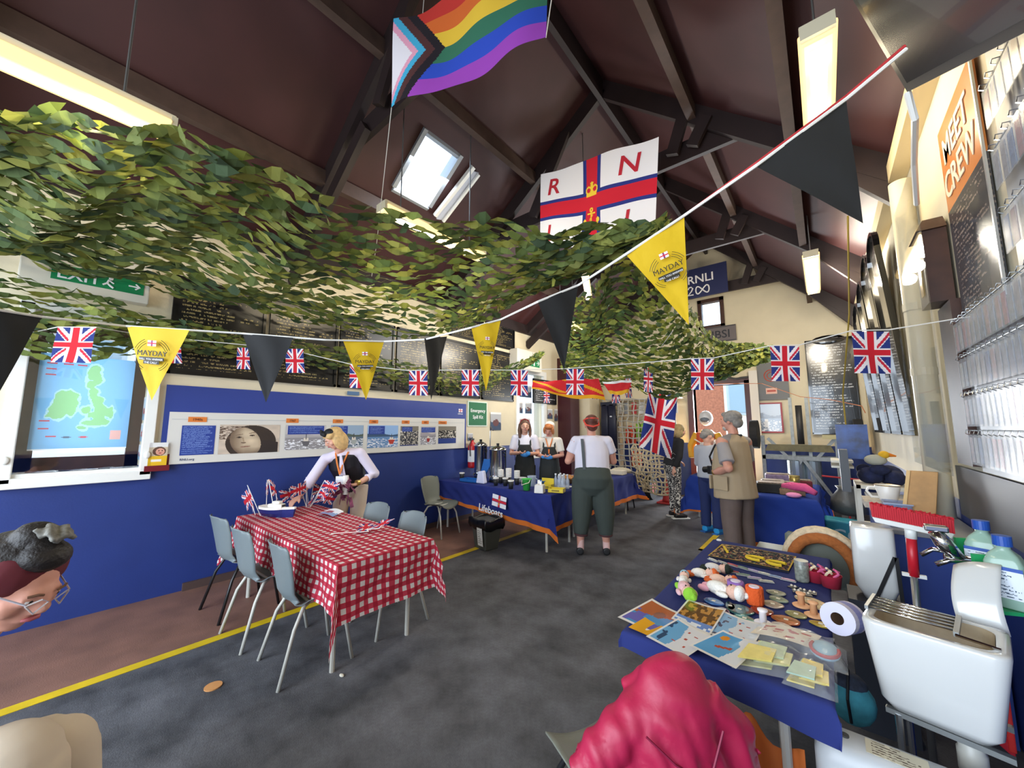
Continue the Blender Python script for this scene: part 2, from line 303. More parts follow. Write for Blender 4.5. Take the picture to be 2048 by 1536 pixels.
# doorway at the back
dr=struct(MB().box(-2.42,-2.3,9.33,9.6,0,2.56).box(-1.27,-1.17,9.33,9.6,0,2.56).box(-2.42,-1.17,9.33,9.6,2.5,2.62).build('door_1',MAROON))
MB().box(-1.17,-1.02,9.3,9.45,0,2.75).build('architrave',mat('pale_frame','dcd8d0',.5),dr)
gw=struct(MB().box(-2.1,-2.02,9.36,9.5,3.82,4.5).box(-1.64,-1.56,9.36,9.5,3.82,4.5).box(-2.1,-1.56,9.36,9.5,3.8,3.88).box(-2.1,-1.56,9.36,9.5,4.43,4.51).build('window_4',BROWNW))
MB().box(-2.04,-1.62,9.44,9.45,3.87,4.45).build('pane',glass('window_glass'),gw)
# maroon post and boxed-in column by the far left corner
struct(MB().box(-4.85,-4.5,7.55,7.95,0,3.2).build('trim_%d'%tn,MAROON)); tn+=1
pc=struct(MB().box(-4.85,-4.35,8.2,8.7,1.15,2.7).build('trim_%d'%tn,CREAM)); tn+=1
struct(MB().box(-4.85,-4.34,8.19,8.71,0,1.15).build('trim_%d'%tn,BLUEW)); tn+=1
# outside: a white house beyond the left window, brick houses beyond the back door
ho=thing('white_house','white rendered house with grey sash windows seen through the left window','house',(-11,-.3,0))
MB().box(-3,0,-5,6,0,5).build('wall',mat('white_render','eceae4',.8),ho)
for y in (-1.2,.6,2.4):
    f=MB().box(0,.05,y-.5,y+.5,2.2,3.4).build('window_frame',mat('grey_frame','a9b4bd',.5),ho); MB().box(.05,.06,y-.42,y+.42,2.28,3.32).build('window_pane',mat('dim_glass','8fa3b0',.1),f)
ho=thing('brick_house','red brick and cream house facade seen through the open back door','house',(-3.2,16,0))
brk=mat('brickwork','a8664a',.8,noise=.3,nscale=14)
MB().box(-3,.35,0,3,0,5).build('brick_wall',brk,ho); MB().box(.35,3.6,-.05,3,0,5.1).build('wall',mat('pale_render','f0e6d4',.8),ho)
for x in (.95,2.3):
    f=MB().box(x-.5,x+.5,-.1,-.05,2,4.4).build('window_frame',mat('grey_frame'),ho); MB().box(x-.4,x+.4,-.12,-.1,2.1,4.3).build('window_pane',mat('dim_glass'),f)
struct(MB().box(-30,30,-30,40,-.25,-.12).build('ground',mat('outdoor_paving','a39c90',.9)))
# ---------------------------------------------------------------- fluorescent battens
DIFF=mat('lit_diffuser','2c2416',.5,emit=1.5,ecol='ffd68a'); TUBE=mat('lit_tube','ffffff',.4,emit=14,ecol='fff0c8')
def batten(loc,L_,label,power,rot=0,wd=.17,col=(1,.84,.58)):
    t=thing('fluorescent_light',label,'ceiling light',loc,rot,None)
    h=wd/2
    MB().hexa([(-h*.7,0,0),(h*.7,0,0),(h*.7,L_,0),(-h*.7,L_,0)],[(-h*.9,0,.035),(h*.9,0,.035),(h*.9,L_,.035),(-h*.9,L_,.035)]).build('housing',mat('cream_housing','cfc7ae',.5),t,bevel=.006)
    MB().hexa([(-h*.8,.03,-.06),(h*.8,.03,-.06),(h*.8,L_-.03,-.06),(-h*.8,L_-.03,-.06)],[(-h,.015,0),(h,.015,0),(h,L_-.015,0),(-h,L_-.015,0)]).build('diffuser',DIFF,t,bevel=.01)
    MB().hexa([(-h*.42,.09,-.066),(h*.42,.09,-.066),(h*.42,L_-.09,-.066),(-h*.42,L_-.09,-.066)],[(-h*.45,.09,-.058),(h*.45,.09,-.058),(h*.45,L_-.09,-.058),(-h*.45,L_-.09,-.058)]).build('tube',TUBE,t)
    MB().box(-h*.85,h*.85,-.005,.02,-.05,.03).build('end_cap',mat('cream_housing'),t); MB().box(-h*.85,h*.85,L_-.02,L_+.005,-.05,.03).build('end_cap',mat('cream_housing'),t)
    hz=(zl(loc[0]) if loc[0]<XP else zr(loc[0]))-loc[2]+.02
    for hy in (.2,L_-.2): MB().tube([(0,hy,.03),(0,hy,hz)],.006,6).build('hanger',STEEL,t)
    if power:
        for q in (.18,.5,.82):
            l=bpy.data.lights.new('tube_light','POINT'); l.shadow_soft_size=.07; l.energy=power/3; l.color=col
            o=bpy.data.objects.new('tube_light',l); sc.collection.objects.link(o); o.parent=t; o.location=(0,L_*q,-.16)
    return t
batten((-2.67,-1.23,3.2),1.5,'long fluorescent light above the camouflage net at the left, nearest of the lights',14)
batten((.12,2.3,3.6),1.5,'big bright fluorescent light over the black pennant, below the right roof slope',20)
batten((.02,5.5,3.6),1.6,'small far fluorescent light below the right roof slope, near the gable wall',115,0,.17,(1,.90,.74))
batten((-2.2,4.1,3.5),.9,'small bluish white fluorescent light between the net and the dark pennant',40,R(25),.1,(.9,.95,1))
batten((-2.95,1.7,3.55),1.3,'fluorescent light shining through the camouflage net',40)
batten((-3.2,4.9,3.3),.8,'fluorescent light low behind the far camouflage net',80,0,.17,(1,.92,.8))
# ---------------------------------------------------------------- printed patterns
def f_union(u,v,w=.165,h=.235):
    "union flag hung upright: long axis down"
    x=(u-.5)*w; y=(v-.5)*h; k=min(w,h)/30; c=base(u,'26357a')
    L_=math.hypot(w,h); a=np.abs(x*h-y*w)/L_; b_=np.abs(x*h+y*w)/L_
    put(c,(a<3*k)|(b_<3*k),'e9e4e6')
    sa=(x*h-y*w); sb=(x*h+y*w); q=np.sign(y)
    put(c,(np.abs(sa)/L_<2.2*k)&(sa*q>0),'c4263a'); put(c,(np.abs(sb)/L_<2.2*k)&(sb*q<0),'c4263a')
    put(c,(np.abs(x)<4.6*k)|(np.abs(y)<4.2*k),'e9e4e6'); put(c,(np.abs(x)<2.9*k)|(np.abs(y)<2.6*k),'c8202f'); return c
def f_emblem(u,v,c=None,crest=True):
    "white flag, blue-edged red cross, crown over anchor on the cross"
    c=base(u,'e9e7ec') if c is None else c; w,h=1.5,.93; x=(u-.5)*w; y=(v-.5)*h
    put(c,(np.abs(x)<.125)|(np.abs(y)<.115),'27327e'); put(c,(np.abs(x)<.08)|(np.abs(y)<.078),'c81e32')
    if crest:
        g='e8c53a'
        yc=y-.13 # crown
        put(c,(np.abs(x)<.075)&(np.abs(yc+.05)<.018),g); 
        put(c,(np.hypot(x-.045,(yc-.0)*1.0)<.045)|(np.hypot(x+.045,yc)<.045),g); put(c,(np.hypot(x-.045,yc)<.026)|(np.hypot(x+.045,yc)<.026),'c81e32')
        put(c,(np.abs(x)<.009)&(yc>-.03)&(yc<.09),g); put(c,(np.abs(x)<.026)&(np.abs(yc-.07)<.008),g); put(c,(np.hypot(x,yc-.05)<.02),g)
        ya=y+.17 # anchor
        put(c,(np.abs(x)<.011)&(ya>-.11)&(ya<.07),g); r=np.hypot(x,ya-.085); put(c,(r<.026)&(r>.012),g); put(c,(np.abs(x)<.055)&(np.abs(ya-.045)<.010),g)
        r=np.hypot(x,ya+.03); put(c,(r<.098)&(r>.074)&(ya<-.045),g); put(c,(np.abs(np.abs(x)-.09)<.022)&(np.abs(ya+.03)<(.03-np.abs(np.abs(x)-.09))),g)
        s=.02*np.sin((ya+.1)*60); put(c,(np.abs(x-s)<.006)&(ya>-.11)&(ya<.05),'d9a92c')
    return c
def f_pride(u,v):
    x=u*1.7; y=(v-.5)*1.0; c=base(u,'8a3aa0'); k=np.floor((1-v)*6).astype(int)
    for i,hx in enumerate(('b8322c','c9632a','d8b63a','2f6a55','2747b8','8e3fae')): put(c,k==i,hx)
    d=x+np.abs(y)*.72
    for lim,hx in ((.60,'1c1720'),(.50,'4a2a2c'),(.41,'3da3cf'),(.33,'d79ab8'),(.26,'dcdcea')): put(c,d<lim,hx)
    return c
INK=mat('black_lettering','26231c',.6); WINK=mat('white_lettering','efeef0',.6); RINK=mat('red_lettering','c01f33',.7)
def triframe(a,b,t):
    a,b,t=V(a),V(b),V(t); m=(a+b)/2; Z=(m-t).normalized(); X=(b-a); wd=X.length; X=(X-Z*X.dot(Z)).normalized(); return a,b,t,m,X,Z
YP=mat('yellow_bunting','dcb81a',.7,bump=.2,bscale=30,transl=.25); KP=mat('black_bunting','17181b',.75,transl=.08,bump=.2,bscale=20)
def pennant(kind,a,b,t,label):
    a_,b_,t_,m,X,Z=triframe(a,b,t); root=thing('pennant',label,'bunting pennant',m,0,'%s pennants on the front bunting string'%kind)
    N=X.cross(Z).normalized(); H_=(m-t_).length
    def f(u,v):
        p=t_.lerp(a_.lerp(b_,u),v)-m; return p+N*.004*math.sin(u*7+v*5)*v
    MB().sheet(f,14,18).build('cloth',YP if kind=='yellow' else KP,root,smooth=True)
    if kind=='yellow':
        wd=(b_-a_).length; k=wd/.27; o=t_-m
        P=lambda h: (t_-m)+(m-t_)*h+N*.014
        text('MAYDAY',.0315*k,mat('black_lettering'),root,P(.615),X,Z,'lettering',.0008,bold=0)
        text('WILL YOU ANSWER',.0112*k,WINK,root,P(.555)+N*.003,X,Z,'lettering',.0004,bold=0); text('THE CALL?',.0112*k,mat('white_lettering'),root,P(.509)+N*.003,X,Z,'lettering',.0004,bold=0)
        g=MB(); c0=P(.553)
        for x0,z0,w_,h_ in ((0,.003*k,.052*k,.0072*k),(0,-.0120*k,.033*k,.0072*k)):
            g.hexa([c0+X*(sx*w_)+Z*(z0-h_+.003) for sx in (-1,1)]+[c0+X*(sx*w_)+Z*(z0-h_+.003)+N*.001 for sx in (1,-1)],[c0+X*(sx*w_)+Z*(z0+h_+.003) for sx in (-1,1)]+[c0+X*(sx*w_)+Z*(z0+h_+.003)+N*.001 for sx in (1,-1)])
        g.build('slogan_bar',INK,root)
        c1=P(.60); a3=MB()
        for r in (.062,.071,.080):
            for s in (-1,1):
                pts=[c1+X*(s*r*k*math.cos(R(q)))+Z*(r*k*math.sin(R(q))) for q in range(24,72,8)]; a3.tube(pts,.0011*k,4)
        for r in (.066,.075):
            for s in (-1,1):
                pts=[c1+X*(s*r*k*math.cos(R(q)))-Z*(r*k*.86*math.sin(R(q))) for q in range(20,66,8)]; a3.tube(pts,.0011*k,4)
        a3.build('sound_wave_rings',INK,root)
        e=V(P(.745))+N*.004; ww,hh=.036*k,.024*k
        paint('flag_emblem',15,10,lambda u,v:f_emblem(u,v,crest=False),lambda u,v:(np.array(e-X*ww/2)+np.outer(u,X*ww)+np.outer(v,Z*hh)),root)
    return root
PL=[('black',[-2.003,-.212,1.92],[-2.061,-.066,1.931],[-2.038,-.134,1.637],'black pennant cut by the left edge of the picture'),
('yellow',[-2.123,.141,1.953],[-1.93,.303,1.937],[-2.066,.233,1.657],'yellow lettered pennant hanging beside the window with the map'),
('black',[-1.943,.485,1.959],[-1.827,.648,1.955],[-1.885,.578,1.659],'black pennant over the upper edge of the blue timeline board'),
('yellow',[-1.752,.838,1.972],[-1.688,1.02,1.98],[-1.733,.962,1.685],'yellow lettered pennant with a leaf-nibbled top edge above the leaning woman'),
('black',[-1.487,1.121,1.986],[-1.514,1.287,2.032],[-1.526,1.198,1.688],'narrow turned black pennant between two yellow ones near the far boards'),
('yellow',[-1.2,1.16,2.0],[-1.127,1.279,2.051],[-1.171,1.228,1.714],'narrow yellow lettered pennant above the tea urns'),
('black',[-.817,1.146,2.03],[-.717,1.282,2.116],[-.76,1.232,1.771],'black pennant at the middle beside the small exit sign'),
('yellow',[-.448,1.115,2.098],[-.284,1.171,2.194],[-.311,1.262,1.876],'largest yellow lettered pennant below the lifeboat flag'),
('black',[-.089,1.129,2.243],[.104,1.204,2.374],[.116,1.298,2.08],'largest black pennant under the bright fluorescent light at the right')]
for q in PL: pennant(*q)
ROPE_=[[-1.93,-.33,1.915],[-2.061,-.066,1.931],[-2.123,.141,1.953],[-1.943,.485,1.961],[-1.766,.763,1.956],[-1.688,1.02,1.983],[-1.503,1.133,1.986],[-1.2,1.16,2.0],[-1.127,1.279,2.051],[-.817,1.146,2.034],[-.717,1.282,2.116],[-.448,1.115,2.102],[-.284,1.171,2.196],[-.089,1.129,2.244],[.104,1.204,2.378],[.217,1.22,2.452]]
tag(MB().tube(ROPE_,.0045,6).build('bunting_string',mat('white_tape','dcdad6',.8)),'white tape string that carries the yellow and black pennants','string')
tag(MB().tube([[-.284,1.185,2.205],[-.089,1.14,2.258],[.104,1.215,2.392],[.217,1.23,2.468]],.0045,6).build('cord',mat('red_cord','a8272c',.8)),'red cord twisted along the white string at the upper right','cord')
# small union flags
UFP=np.array
def uflag(a,b,t,label,group='small union flags on the rear bunting string',name='union_flag',nx=44,ny=60,parent=None):
    a,b,t=V(a),V(b),V(t); m=(a+b)/2; o=m; N=(b-a).cross(m-t).normalized(); dn=t-m
    def xf(u,v):
        w_=np.sin(u*5+v*3)*.006*(1-v)*1.5
        return np.outer(1-u,a-m)+np.outer(u,b-m)+np.outer(1-v,dn)+np.outer(w_,N)
    r=paint(name,nx,ny,f_union,xf,parent,PCLOTH,True); r.location=m
    if parent is None: tag(r,label,'flag',group)
    return r
from math import hypot
UF=[([-4.32,-.06,2.29],[-4.06,.12,2.28],[-4.2,.02,2.02],'union flag hanging in front of the map window, top hidden by net'),
([-4.66,.56,2.37],[-4.5,.66,2.36],[-4.6,.63,2.14],'union flag beside the yellow pennant, low left of the first service board'),
([-4.5,1.09,2.35],[-4.36,1.16,2.34],[-4.44,1.14,2.13],'union flag half hidden behind the black pennant over the blue board'),
([-4.24,1.44,2.36],[-4.05,1.54,2.35],[-4.16,1.52,2.11],'union flag just right of the black pennant over the blue board'),
([-3.72,1.87,2.20],[-3.51,1.97,2.19],[-3.63,1.94,1.95],'union flag mostly hidden behind the yellow pennant above the leaning woman'),
([-3.19,2.22,2.12],[-3.01,2.31,2.11],[-3.12,2.29,1.87],'union flag right of the leaning woman, in front of the lettered boards'),
([-2.64,2.43,2.10],[-2.48,2.5,2.09],[-2.58,2.49,1.85],'union flag above the fire extinguisher and first urn'),
([-2.21,2.65,2.08],[-2.06,2.71,2.07],[-2.16,2.71,1.845],'union flag below the exit light box'),
([-1.76,2.894,2.075],[-1.613,2.95,2.067],[-1.71,2.95,1.842],'union flag in front of the red and yellow striped banner'),
([-.744,3.023,2.066],[-.6,3.08,2.058],[-.69,3.08,1.832],'union flag over the doorway by the green door sign'),
([-.24,2.966,2.086],[-.091,3.042,2.078],[-.175,3.03,1.852],'union flag over the framed red picture on the back wall'),
([.152,2.758,2.077],[.307,2.847,2.069],[.225,2.83,1.844],'union flag nearest the right wall over the leaning black boards')]
for q in UF: uflag(*q)
UR=[[-4.83,-.2,2.3],[-4.32,-.06,2.29],[-4.06,.12,2.28],[-4.66,.56,2.37],[-4.5,.66,2.36],[-4.24,1.44,2.36],[-3.72,1.87,2.20],[-3.19,2.22,2.12],[-2.64,2.43,2.10],[-2.21,2.65,2.08],[-1.76,2.894,2.078],[-1.2,3.05,2.085],[-.744,3.023,2.068],[-.6,3.08,2.065],[-.24,2.966,2.088],[-.091,3.042,2.084],[.152,2.758,2.082],[.307,2.847,2.079],[.60,2.86,2.10]]
tag(MB().tube(UR,.0035,5).build('bunting_string',mat('white_tape')),'thin white string that carries the row of small union flags','string')
U2=[([-2.85,5.40,2.30],[-2.74,5.47,2.29],[-2.79,5.43,2.0],'orange tinted union flag in the corner over the striped banner, left of the pair'),
([-2.55,5.55,2.28],[-2.44,5.6,2.28],[-2.5,5.58,1.93],'second narrow union flag from the banner, above the hanging trousers'),
([-2.27,5.40,2.33],[-2.17,5.4,2.32],[-2.22,5.4,1.99],'narrow union flag hanging just left of the big union flag'),
([-1.86,5.1,2.40],[-1.74,5.1,2.38],[-1.82,5.1,2.03],'narrow union flag hanging above the top corner of the big union flag'),
([-3.55,5.1,2.2],[-3.47,5.16,2.2],[-3.5,5.12,1.95],'small union flag turned edge on in front of the dark notice board')]
for q in U2: uflag(*q,group='small union flags on the far bunting string',nx=14,ny=20)
tag(MB().tube([[-3.6,5.1,2.22],[-2.85,5.4,2.32],[-2.5,5.58,2.3],[-2.22,5.4,2.34],[-1.8,5.1,2.41],[-1.2,4.2,2.6]],.004,5).build('bunting_string',mat('white_tape')),'white string of the far bunting in front of the display wall','string')
# big union flag draped on the cargo net
a,b_,c_,d_=[np.array(x) for x in ([-2.276,6.40,2.20],[-1.87,6.62,2.14],[-2.46,6.35,1.22],[-2.06,6.70,1.02])]
def xf(u,v):
    return (np.outer((1-u)*v,a)+np.outer(u*v,b_)+np.outer((1-u)*(1-v),c_)+np.outer(u*(1-v),d_)+np.outer(np.sin(u*7+v*2)*.04,[.6,-.8,0])-np.outer(np.sin(u*PI)*v**6*.06,[0,0,1]))
tag(paint('large_union_flag',50,90,lambda u,v:f_union(u,v,.55,1.05),xf,None,PCLOTH,True),'large creased union flag draped over the cargo net by the back door','flag')
# pride flag and lifeboat house flag under the roof
def quadflag(name,nx,ny,func,tl,bl,br,tr,amp,label,parent=None):
    tl,bl,br,tr=[np.array(x) for x in (tl,bl,br,tr)]; n=np.cross(br-bl,tl-bl); n/=np.linalg.norm(n)
    xf=lambda u,v:(np.outer((1-u)*v,tl)+np.outer(u*v,tr)+np.outer((1-u)*(1-v),bl)+np.outer(u*(1-v),br)+np.outer(np.sin(u*9+v*2.3)*amp+np.sin(u*17-v*4)*amp*.35,n)-np.outer(np.sin(u*PI)*(1-v)*amp*1.2,[0,0,1]))
    return tag(paint(name,nx,ny,func,xf,parent,PCLOTH,True),label,'flag'),xf
quadflag('pride_flag',150,90,f_pride,[-2.109,1.272,4.377],[-2.179,1.302,3.784],[-1.097,1.637,3.833],[-1.051,1.6,4.44],.03,'rainbow pride flag with a pastel and brown chevron, strung up under the roof')
o,xf=quadflag('lifeboat_flag',190,120,f_emblem,[-2.444,3.525,4.627],[-2.531,3.591,3.713],[-1.088,3.404,3.349],[-1.0,3.341,4.253],.02,'white lifeboat flag with red cross, crown and anchor above the net')
for ch,u0,v0 in (('R',.13,.70),('N',.80,.70),('L',.13,.10),('I',.80,.10)):
    n=V((-.13,-.99,.02))
    def wp(x,y,z,u0=u0,v0=v0):
        p=xf(np.array([u0+x/1.5]),np.array([v0+y/.93]))[0]; return V(p)+n*(.006+z)
    text(ch,.27,mat('red_lettering'),o,warp=wp,ext=.001,shear=.12,sx=1.15)
for q_,l_ in (([[-2.179, 1.302, 3.784], [-3.0, 1.7, 3.2], [-3.15, 1.75, 2.95]],'thin line from the lower left corner of the rainbow flag down behind the net'),([[-2.109, 1.272, 4.377], [-2.3, 1.62, 4.9], [-2.3, 1.65, 5.45]],'short line holding the upper left corner of the rainbow flag'),([[-1.097, 1.637, 3.833], [-1.0, 1.66, 4.45]],'short line at the right end of the rainbow flag')): tag(MB().tube(q_,.003,4).build('flag_line',mat('white_tape')),l_,'string')
# red and yellow striped banner
def f_stripe(u,v):
    c=base(u,'c8242c'); d=v+.25*np.sin(u*6); put(c,((u*1.6+v*1.1)%.9<.22)&(v>.25),'e0a21e'); put(c,v<.18,'e0a21e'); return c
quadflag('striped_banner',70,24,f_stripe,[-3.35,4.55,2.245],[-3.35,4.5,2.13],[-2.35,4.9,1.93],[-2.45,4.9,2.26],.03,'red and yellow striped banner slung behind the union flags')
quadflag('red_banner',40,18,lambda u,v:put(put(base(u,'cf2a30'),v>.86,'eeeeee'),(v<.3),'e3b02a'),[-2.42,4.95,2.2],[-2.3,4.95,2.02],[-2.08,5.05,2.03],[-2.0,5.0,2.2],.015,'small red banner with a yellow foot beside the striped one')
# ---------------------------------------------------------------- service boards and notices on the left wall
KB=text_mat('service_board','141416','9a8a5c',26,46,.09,.5,.3); KF=mat('board_frame','0c0c0d',.3)
def board(y0,y1,z0,z1,label,x=-4.83,arch=False,mt=None,name='service_board',group='lettered service boards on the left wall'):
    t=thing(name,label,'board',(x,(y0+y1)/2,z0),0,group); w_=(y1-y0)/2; h=z1-z0
    card('panel',(.0,-w_,0),(0,2*w_,0),(0,0,h),mt or KB,t,.02)
    f=MB().box(-.015,.015,-w_,w_,0,.03).box(-.015,.015,-w_,-w_+.03,0,h).box(-.015,.015,w_-.03,w_,0,h)
    if arch:
        for i in range(10):
            a0,a1=PI*i/10,PI*(i+1)/10; f.beam((0,-w_*math.cos(a0),h+.16*math.sin(a0)),(0,-w_*math.cos(a1),h+.16*math.sin(a1)),.03,.03,(1,0,0))
        g=MB(); g.loft([[(xx,-w_*math.cos(PI*i/16),h+.16*math.sin(PI*i/16)) for i in range(17)] for xx in (-.01,.0)]); g.build('arched_head',KF,t)
    else: f.box(-.015,.015,-w_,w_,h-.03,h)
    f.build('frame',KF,t); return t
pos=['nearest the map window, partly behind the yellow pennant','second from the map window, behind the black pennant','above the leaning woman\'s end of the timeline','fourth along, over the middle of the timeline','fifth along, above the orange timeline tags','last of the long row, above the green spill kit sign']
ys=[(.62,1.42),(1.46,2.25),(2.28,3.09),(3.13,3.94),(3.98,4.9),(4.95,5.87)]
for (a,b_),l in zip(ys,pos): board(a,b_,2.07,3.05,'black board of gilt lettering '+l)
board(4.15,4.98,3.12,3.62,'upper arched black board of gilt lettering, left of the pair below the rafters',arch=False)
board(5.04,5.9,3.12,3.64,'upper arched black board of gilt lettering, right of the pair below the rafters')
board(6.55,7.45,2.08,2.62,'low black notice board lettered in white beside the maroon post',mt=text_mat('white_on_black','141417','c9c9c9',12,30,.1,.6,.3),group='lettered notice boards')
# timeline board
TL=thing('timeline_board','long blue board with a white picture timeline on the left wall','display board',(-4.845,2.6,1.2))
P0=MB().box(0,.012,-1.96,1.97,.0,.76).build('blue_panel',mat('panel_blue','2b3f8c',.45),TL)
def f_face(u,v):
    c=base(u,'c9b9a8'); n=vnoise(u,v,9,3); n2=vnoise(u*3,v*8,9,5)
    hair=((u-.52)/.42)**2+((v-.38)/.60)**2<1; put(c,hair,'33271f'); put(c,(u<.45)&(v>.5)&(v<.95)&(n2>.45),'5a463a'); put(c,(u>.6)&(v<.45)&(u<.98)&(v<.9-u*.55+.0),'2c2220')
    rr_=((u-.42+.12*(v-.4))/.25)**2+((v-.40)/.50)**2; f=rr_<1; k=np.clip(.25+.55*np.clip((.40-u)/.18,0,1)+.55*np.clip((.22-v)/.25,0,1)+.35*np.clip(rr_-.55,0,1)-.25*np.exp(-((u-.45)/.10)**2-((v-.68)/.14)**2)-.2*np.exp(-((u-.52)/.07)**2-((v-.42)/.12)**2),0,1)[:,None]; c=np.where(f[:,None],rgb('d6c4a8')*(1-k)+rgb('6e5a48')*k,c)
    for ex,ey in ((.31,.56),(.52,.62)): put(c,((u-ex)/.045)**2+((v-ey)/.026)**2<1,'5a4638'); put(c,((u-ex)/.016)**2+((v-ey)/.03)**2<1,'241a16'); put(c,((u-ex)/.065)**2+((v-ey-.09-.3*(u-ex))/.014)**2<1,'7c6654')
    put(c,(np.abs(u-.375-.15*(.5-v))<.012)&(v>.40)&(v<.56),'a08a70'); put(c,((u-.385)/.045)**2+((v-.37)/.022)**2<1,'6a5444'); put(c,((u-.42)/.085)**2+((v-.235-.12*(u-.42))/.018)**2<1,'8a6052'); return c*(.92+.12*n[:,None])
def f_boat(sky,hill,sea,hull,bx,seed):
    def f(u,v):
        n=vnoise(u*2,v*6,10,seed); c=base(u,sky); put(c,v<.62+.06*np.sin(u*6),hill); put(c,v<.48,sea); put(c,(v<.4)&(n>.62),'e6e8ee')
        h=(np.abs(u-bx)<.05+.28*np.clip(v-.12,0,.3))&(v>.14)&(v<.34); put(c,h,hull); put(c,(np.abs(u-bx)<.06)&(v>.34)&(v<.46),'d8d0c4'); put(c,(np.abs(u-bx)<.008)&(v>.4)&(v<.62),'444444'); return c
    return f
def f_crowd(dark,seed,low):
    def f(u,v):
        n=vnoise(u*3,v*3,9,seed); c=base(u,dark); put(c,n>.55,'9a9488'); put(c,n>.75,'d8d2c6'); put(c,v>.75,'7a7468'); put(c,v<low,'223a80'); return c
    return f
def f_photo(f,box):
    def g(u,v):
        c=f(u,v)
        if box:
            a,b_,c0,d0=box; m=rect(u,v,a,b_,c0,d0); put(c,m,'20398c'); lines(c,u,v,a+.04,b_-.04,c0+.03,d0-.03,max(3,int((d0-c0)*14)),'5d74b4',.6)
        return c
    return g
wp=MB().box(0,.02,-1.92,1.93,0,.50).build('white_panel',mat('panel_white','d4d2cc',.5),TL)
def pic(y0,y1,z0,z1,fn,nx,ny,name='picture'):
    paint(name,nx,ny,fn,flat((.023,y0-2.6,z0-1.2),(0,y1-y0,0),(0,0,z1-z0)),TL)
pic(.78,1.045,1.28,1.57,f_photo(lambda u,v:base(u,'20398c'),(0,1,0,1)),50,60,'caption_block')
pic(1.08,1.64,1.275,1.58,f_face,150,90); pic(1.70,2.16,1.29,1.58,f_photo(f_boat('b9b6b8','a8a5a8','8e8c90','5c5a60',.5,4),(.05,.95,.62,.97)),100,60)
pic(2.22,2.66,1.29,1.58,f_photo(f_boat('8fa6c0','4d5a50','55687a','9aa0a0',.7,5),(.05,.5,.6,.97)),70,50)
pic(2.72,3.20,1.27,1.58,f_photo(f_boat('8db0dc','35506e','5f86b4','b03426',.78,6),(.04,.55,.6,.97)),110,70)
pic(3.24,3.56,1.28,1.57,f_photo(f_crowd('2a2c38',8,.05),(.08,.65,.72,.97)),60,50); pic(3.60,3.90,1.285,1.57,f_photo(f_boat('c0bcb8','a09aa0','8c8a90','9c2a28',.5,9),(.05,.95,.66,.95)),60,50); pic(3.95,4.33,1.29,1.57,f_photo(f_crowd('1c1c1e',10,.3),None),80,60)
tg=mat('orange_label','d77a32',.6)
for y,s in ((.84,'1940s'),(1.72,'1967'),(2.26,'1974'),(2.76,'1983'),(3.28,'1993'),(3.64,'2005'),(3.97,'Present')):
    w_=.06+.013*len(s); MB().box(.021,.025,y-2.6-.02,y-2.6+w_,.405,.455).build('date_tag',tg,TL); text(s,.034,mat('tag_ink','7a3a18'),TL,(.027,y-2.6-.02+w_/2+.01,.418),(0,1,0),(0,0,1),ext=.0003)
MB().box(.0205,.0225,-1.9,1.9,.428,.432).build('rule_line',mat('pale_rule','a9aeb4'),TL)
text('RNLI.org',.03,mat('small_print_blue','30406c'),TL,(.022,-1.76,.03),(0,1,0),(0,0,1),ext=.0003)
text('Lifeboats',.032,WINK,TL,(.014,1.83,.575),(0,1,0),(0,0,1),ext=.0003)
paint('flag_emblem',18,12,lambda u,v:f_emblem(u,v,crest=False),flat((.014,1.79,.61),(0,.09,0),(0,0,.06)),TL)
# signs
t=thing('exit_box','large cream box with a green exit sign above the map window','exit sign',(-4.85,-.02,2.68)); MB().box(0,.12,-.28,.46,0,.36).build('housing',mat('exit_cream','ddd8ca',.5),t,bevel=.01)
MB().box(.121,.126,-.12,.42,.07,.2).build('sign_panel',mat('sign_green','12824e',.4),t); text('EXIT',.12,WINK,t,(.127,.03,.09),(0,1,0),(0,0,1),ext=.001)
g=MB().ell((.129,.21,.165),(.003,.015,.015)).tube([(.129,.20,.15),(.129,.19,.12),(.129,.21,.10),(.129,.23,.085)],.008,6).tube([(.129,.2,.145),(.129,.23,.125)],.006,6).tube([(.129,.19,.12),(.129,.165,.1)],.008,6); g.build('running_figure',WINK,t)
g=MB().tube([(.129,.32,.135),(.129,.39,.135)],.007,6).tube([(.129,.365,.16),(.129,.392,.135),(.129,.365,.11)],.007,6); g.build('arrow',WINK,t)
t=thing('spill_kit_sign','green Emergency Spill Kit sign on the left wall beside the timeline','sign',(-4.845,4.86,1.58)); 
MB().box(0,.01,-.25,.25,-.01,.44).build('border',mat('sign_border','d8e6da',.6),t); MB().box(.01,.014,-.225,.225,.01,.42).build('panel',mat('spill_green','1f6b44',.6),t)
text('Emergency',.085,WINK,t,(.016,0,.245),(0,1,0),(0,0,1)); text('Spill Kit',.085,WINK,t,(.016,0,.13),(0,1,0),(0,0,1))
t=thing('exit_box','cream light box with a small green exit sign beyond the long boards','exit sign',(-4.75,6.35,2.72)); MB().box(-.1,.12,-.6,.25,0,.42).build('housing',mat('exit_cream'),t,bevel=.01)
MB().box(.121,.125,-.22,.16,.1,.27).build('sign_panel',mat('sign_green'),t); g=MB().tube([(.128,.05,.185),(.128,.13,.185)],.008,6).tube([(.128,.09,.23),(.128,.13,.185),(.128,.09,.14)],.008,6); g.build('arrow',WINK,t)
MB().box(.126,.128,-.06,-.02,.12,.25).box(.126,.128,-.2,-.1,.2,.23).box(.126,.128,-.2,-.1,.14,.17).build('door_symbol',WINK,t)
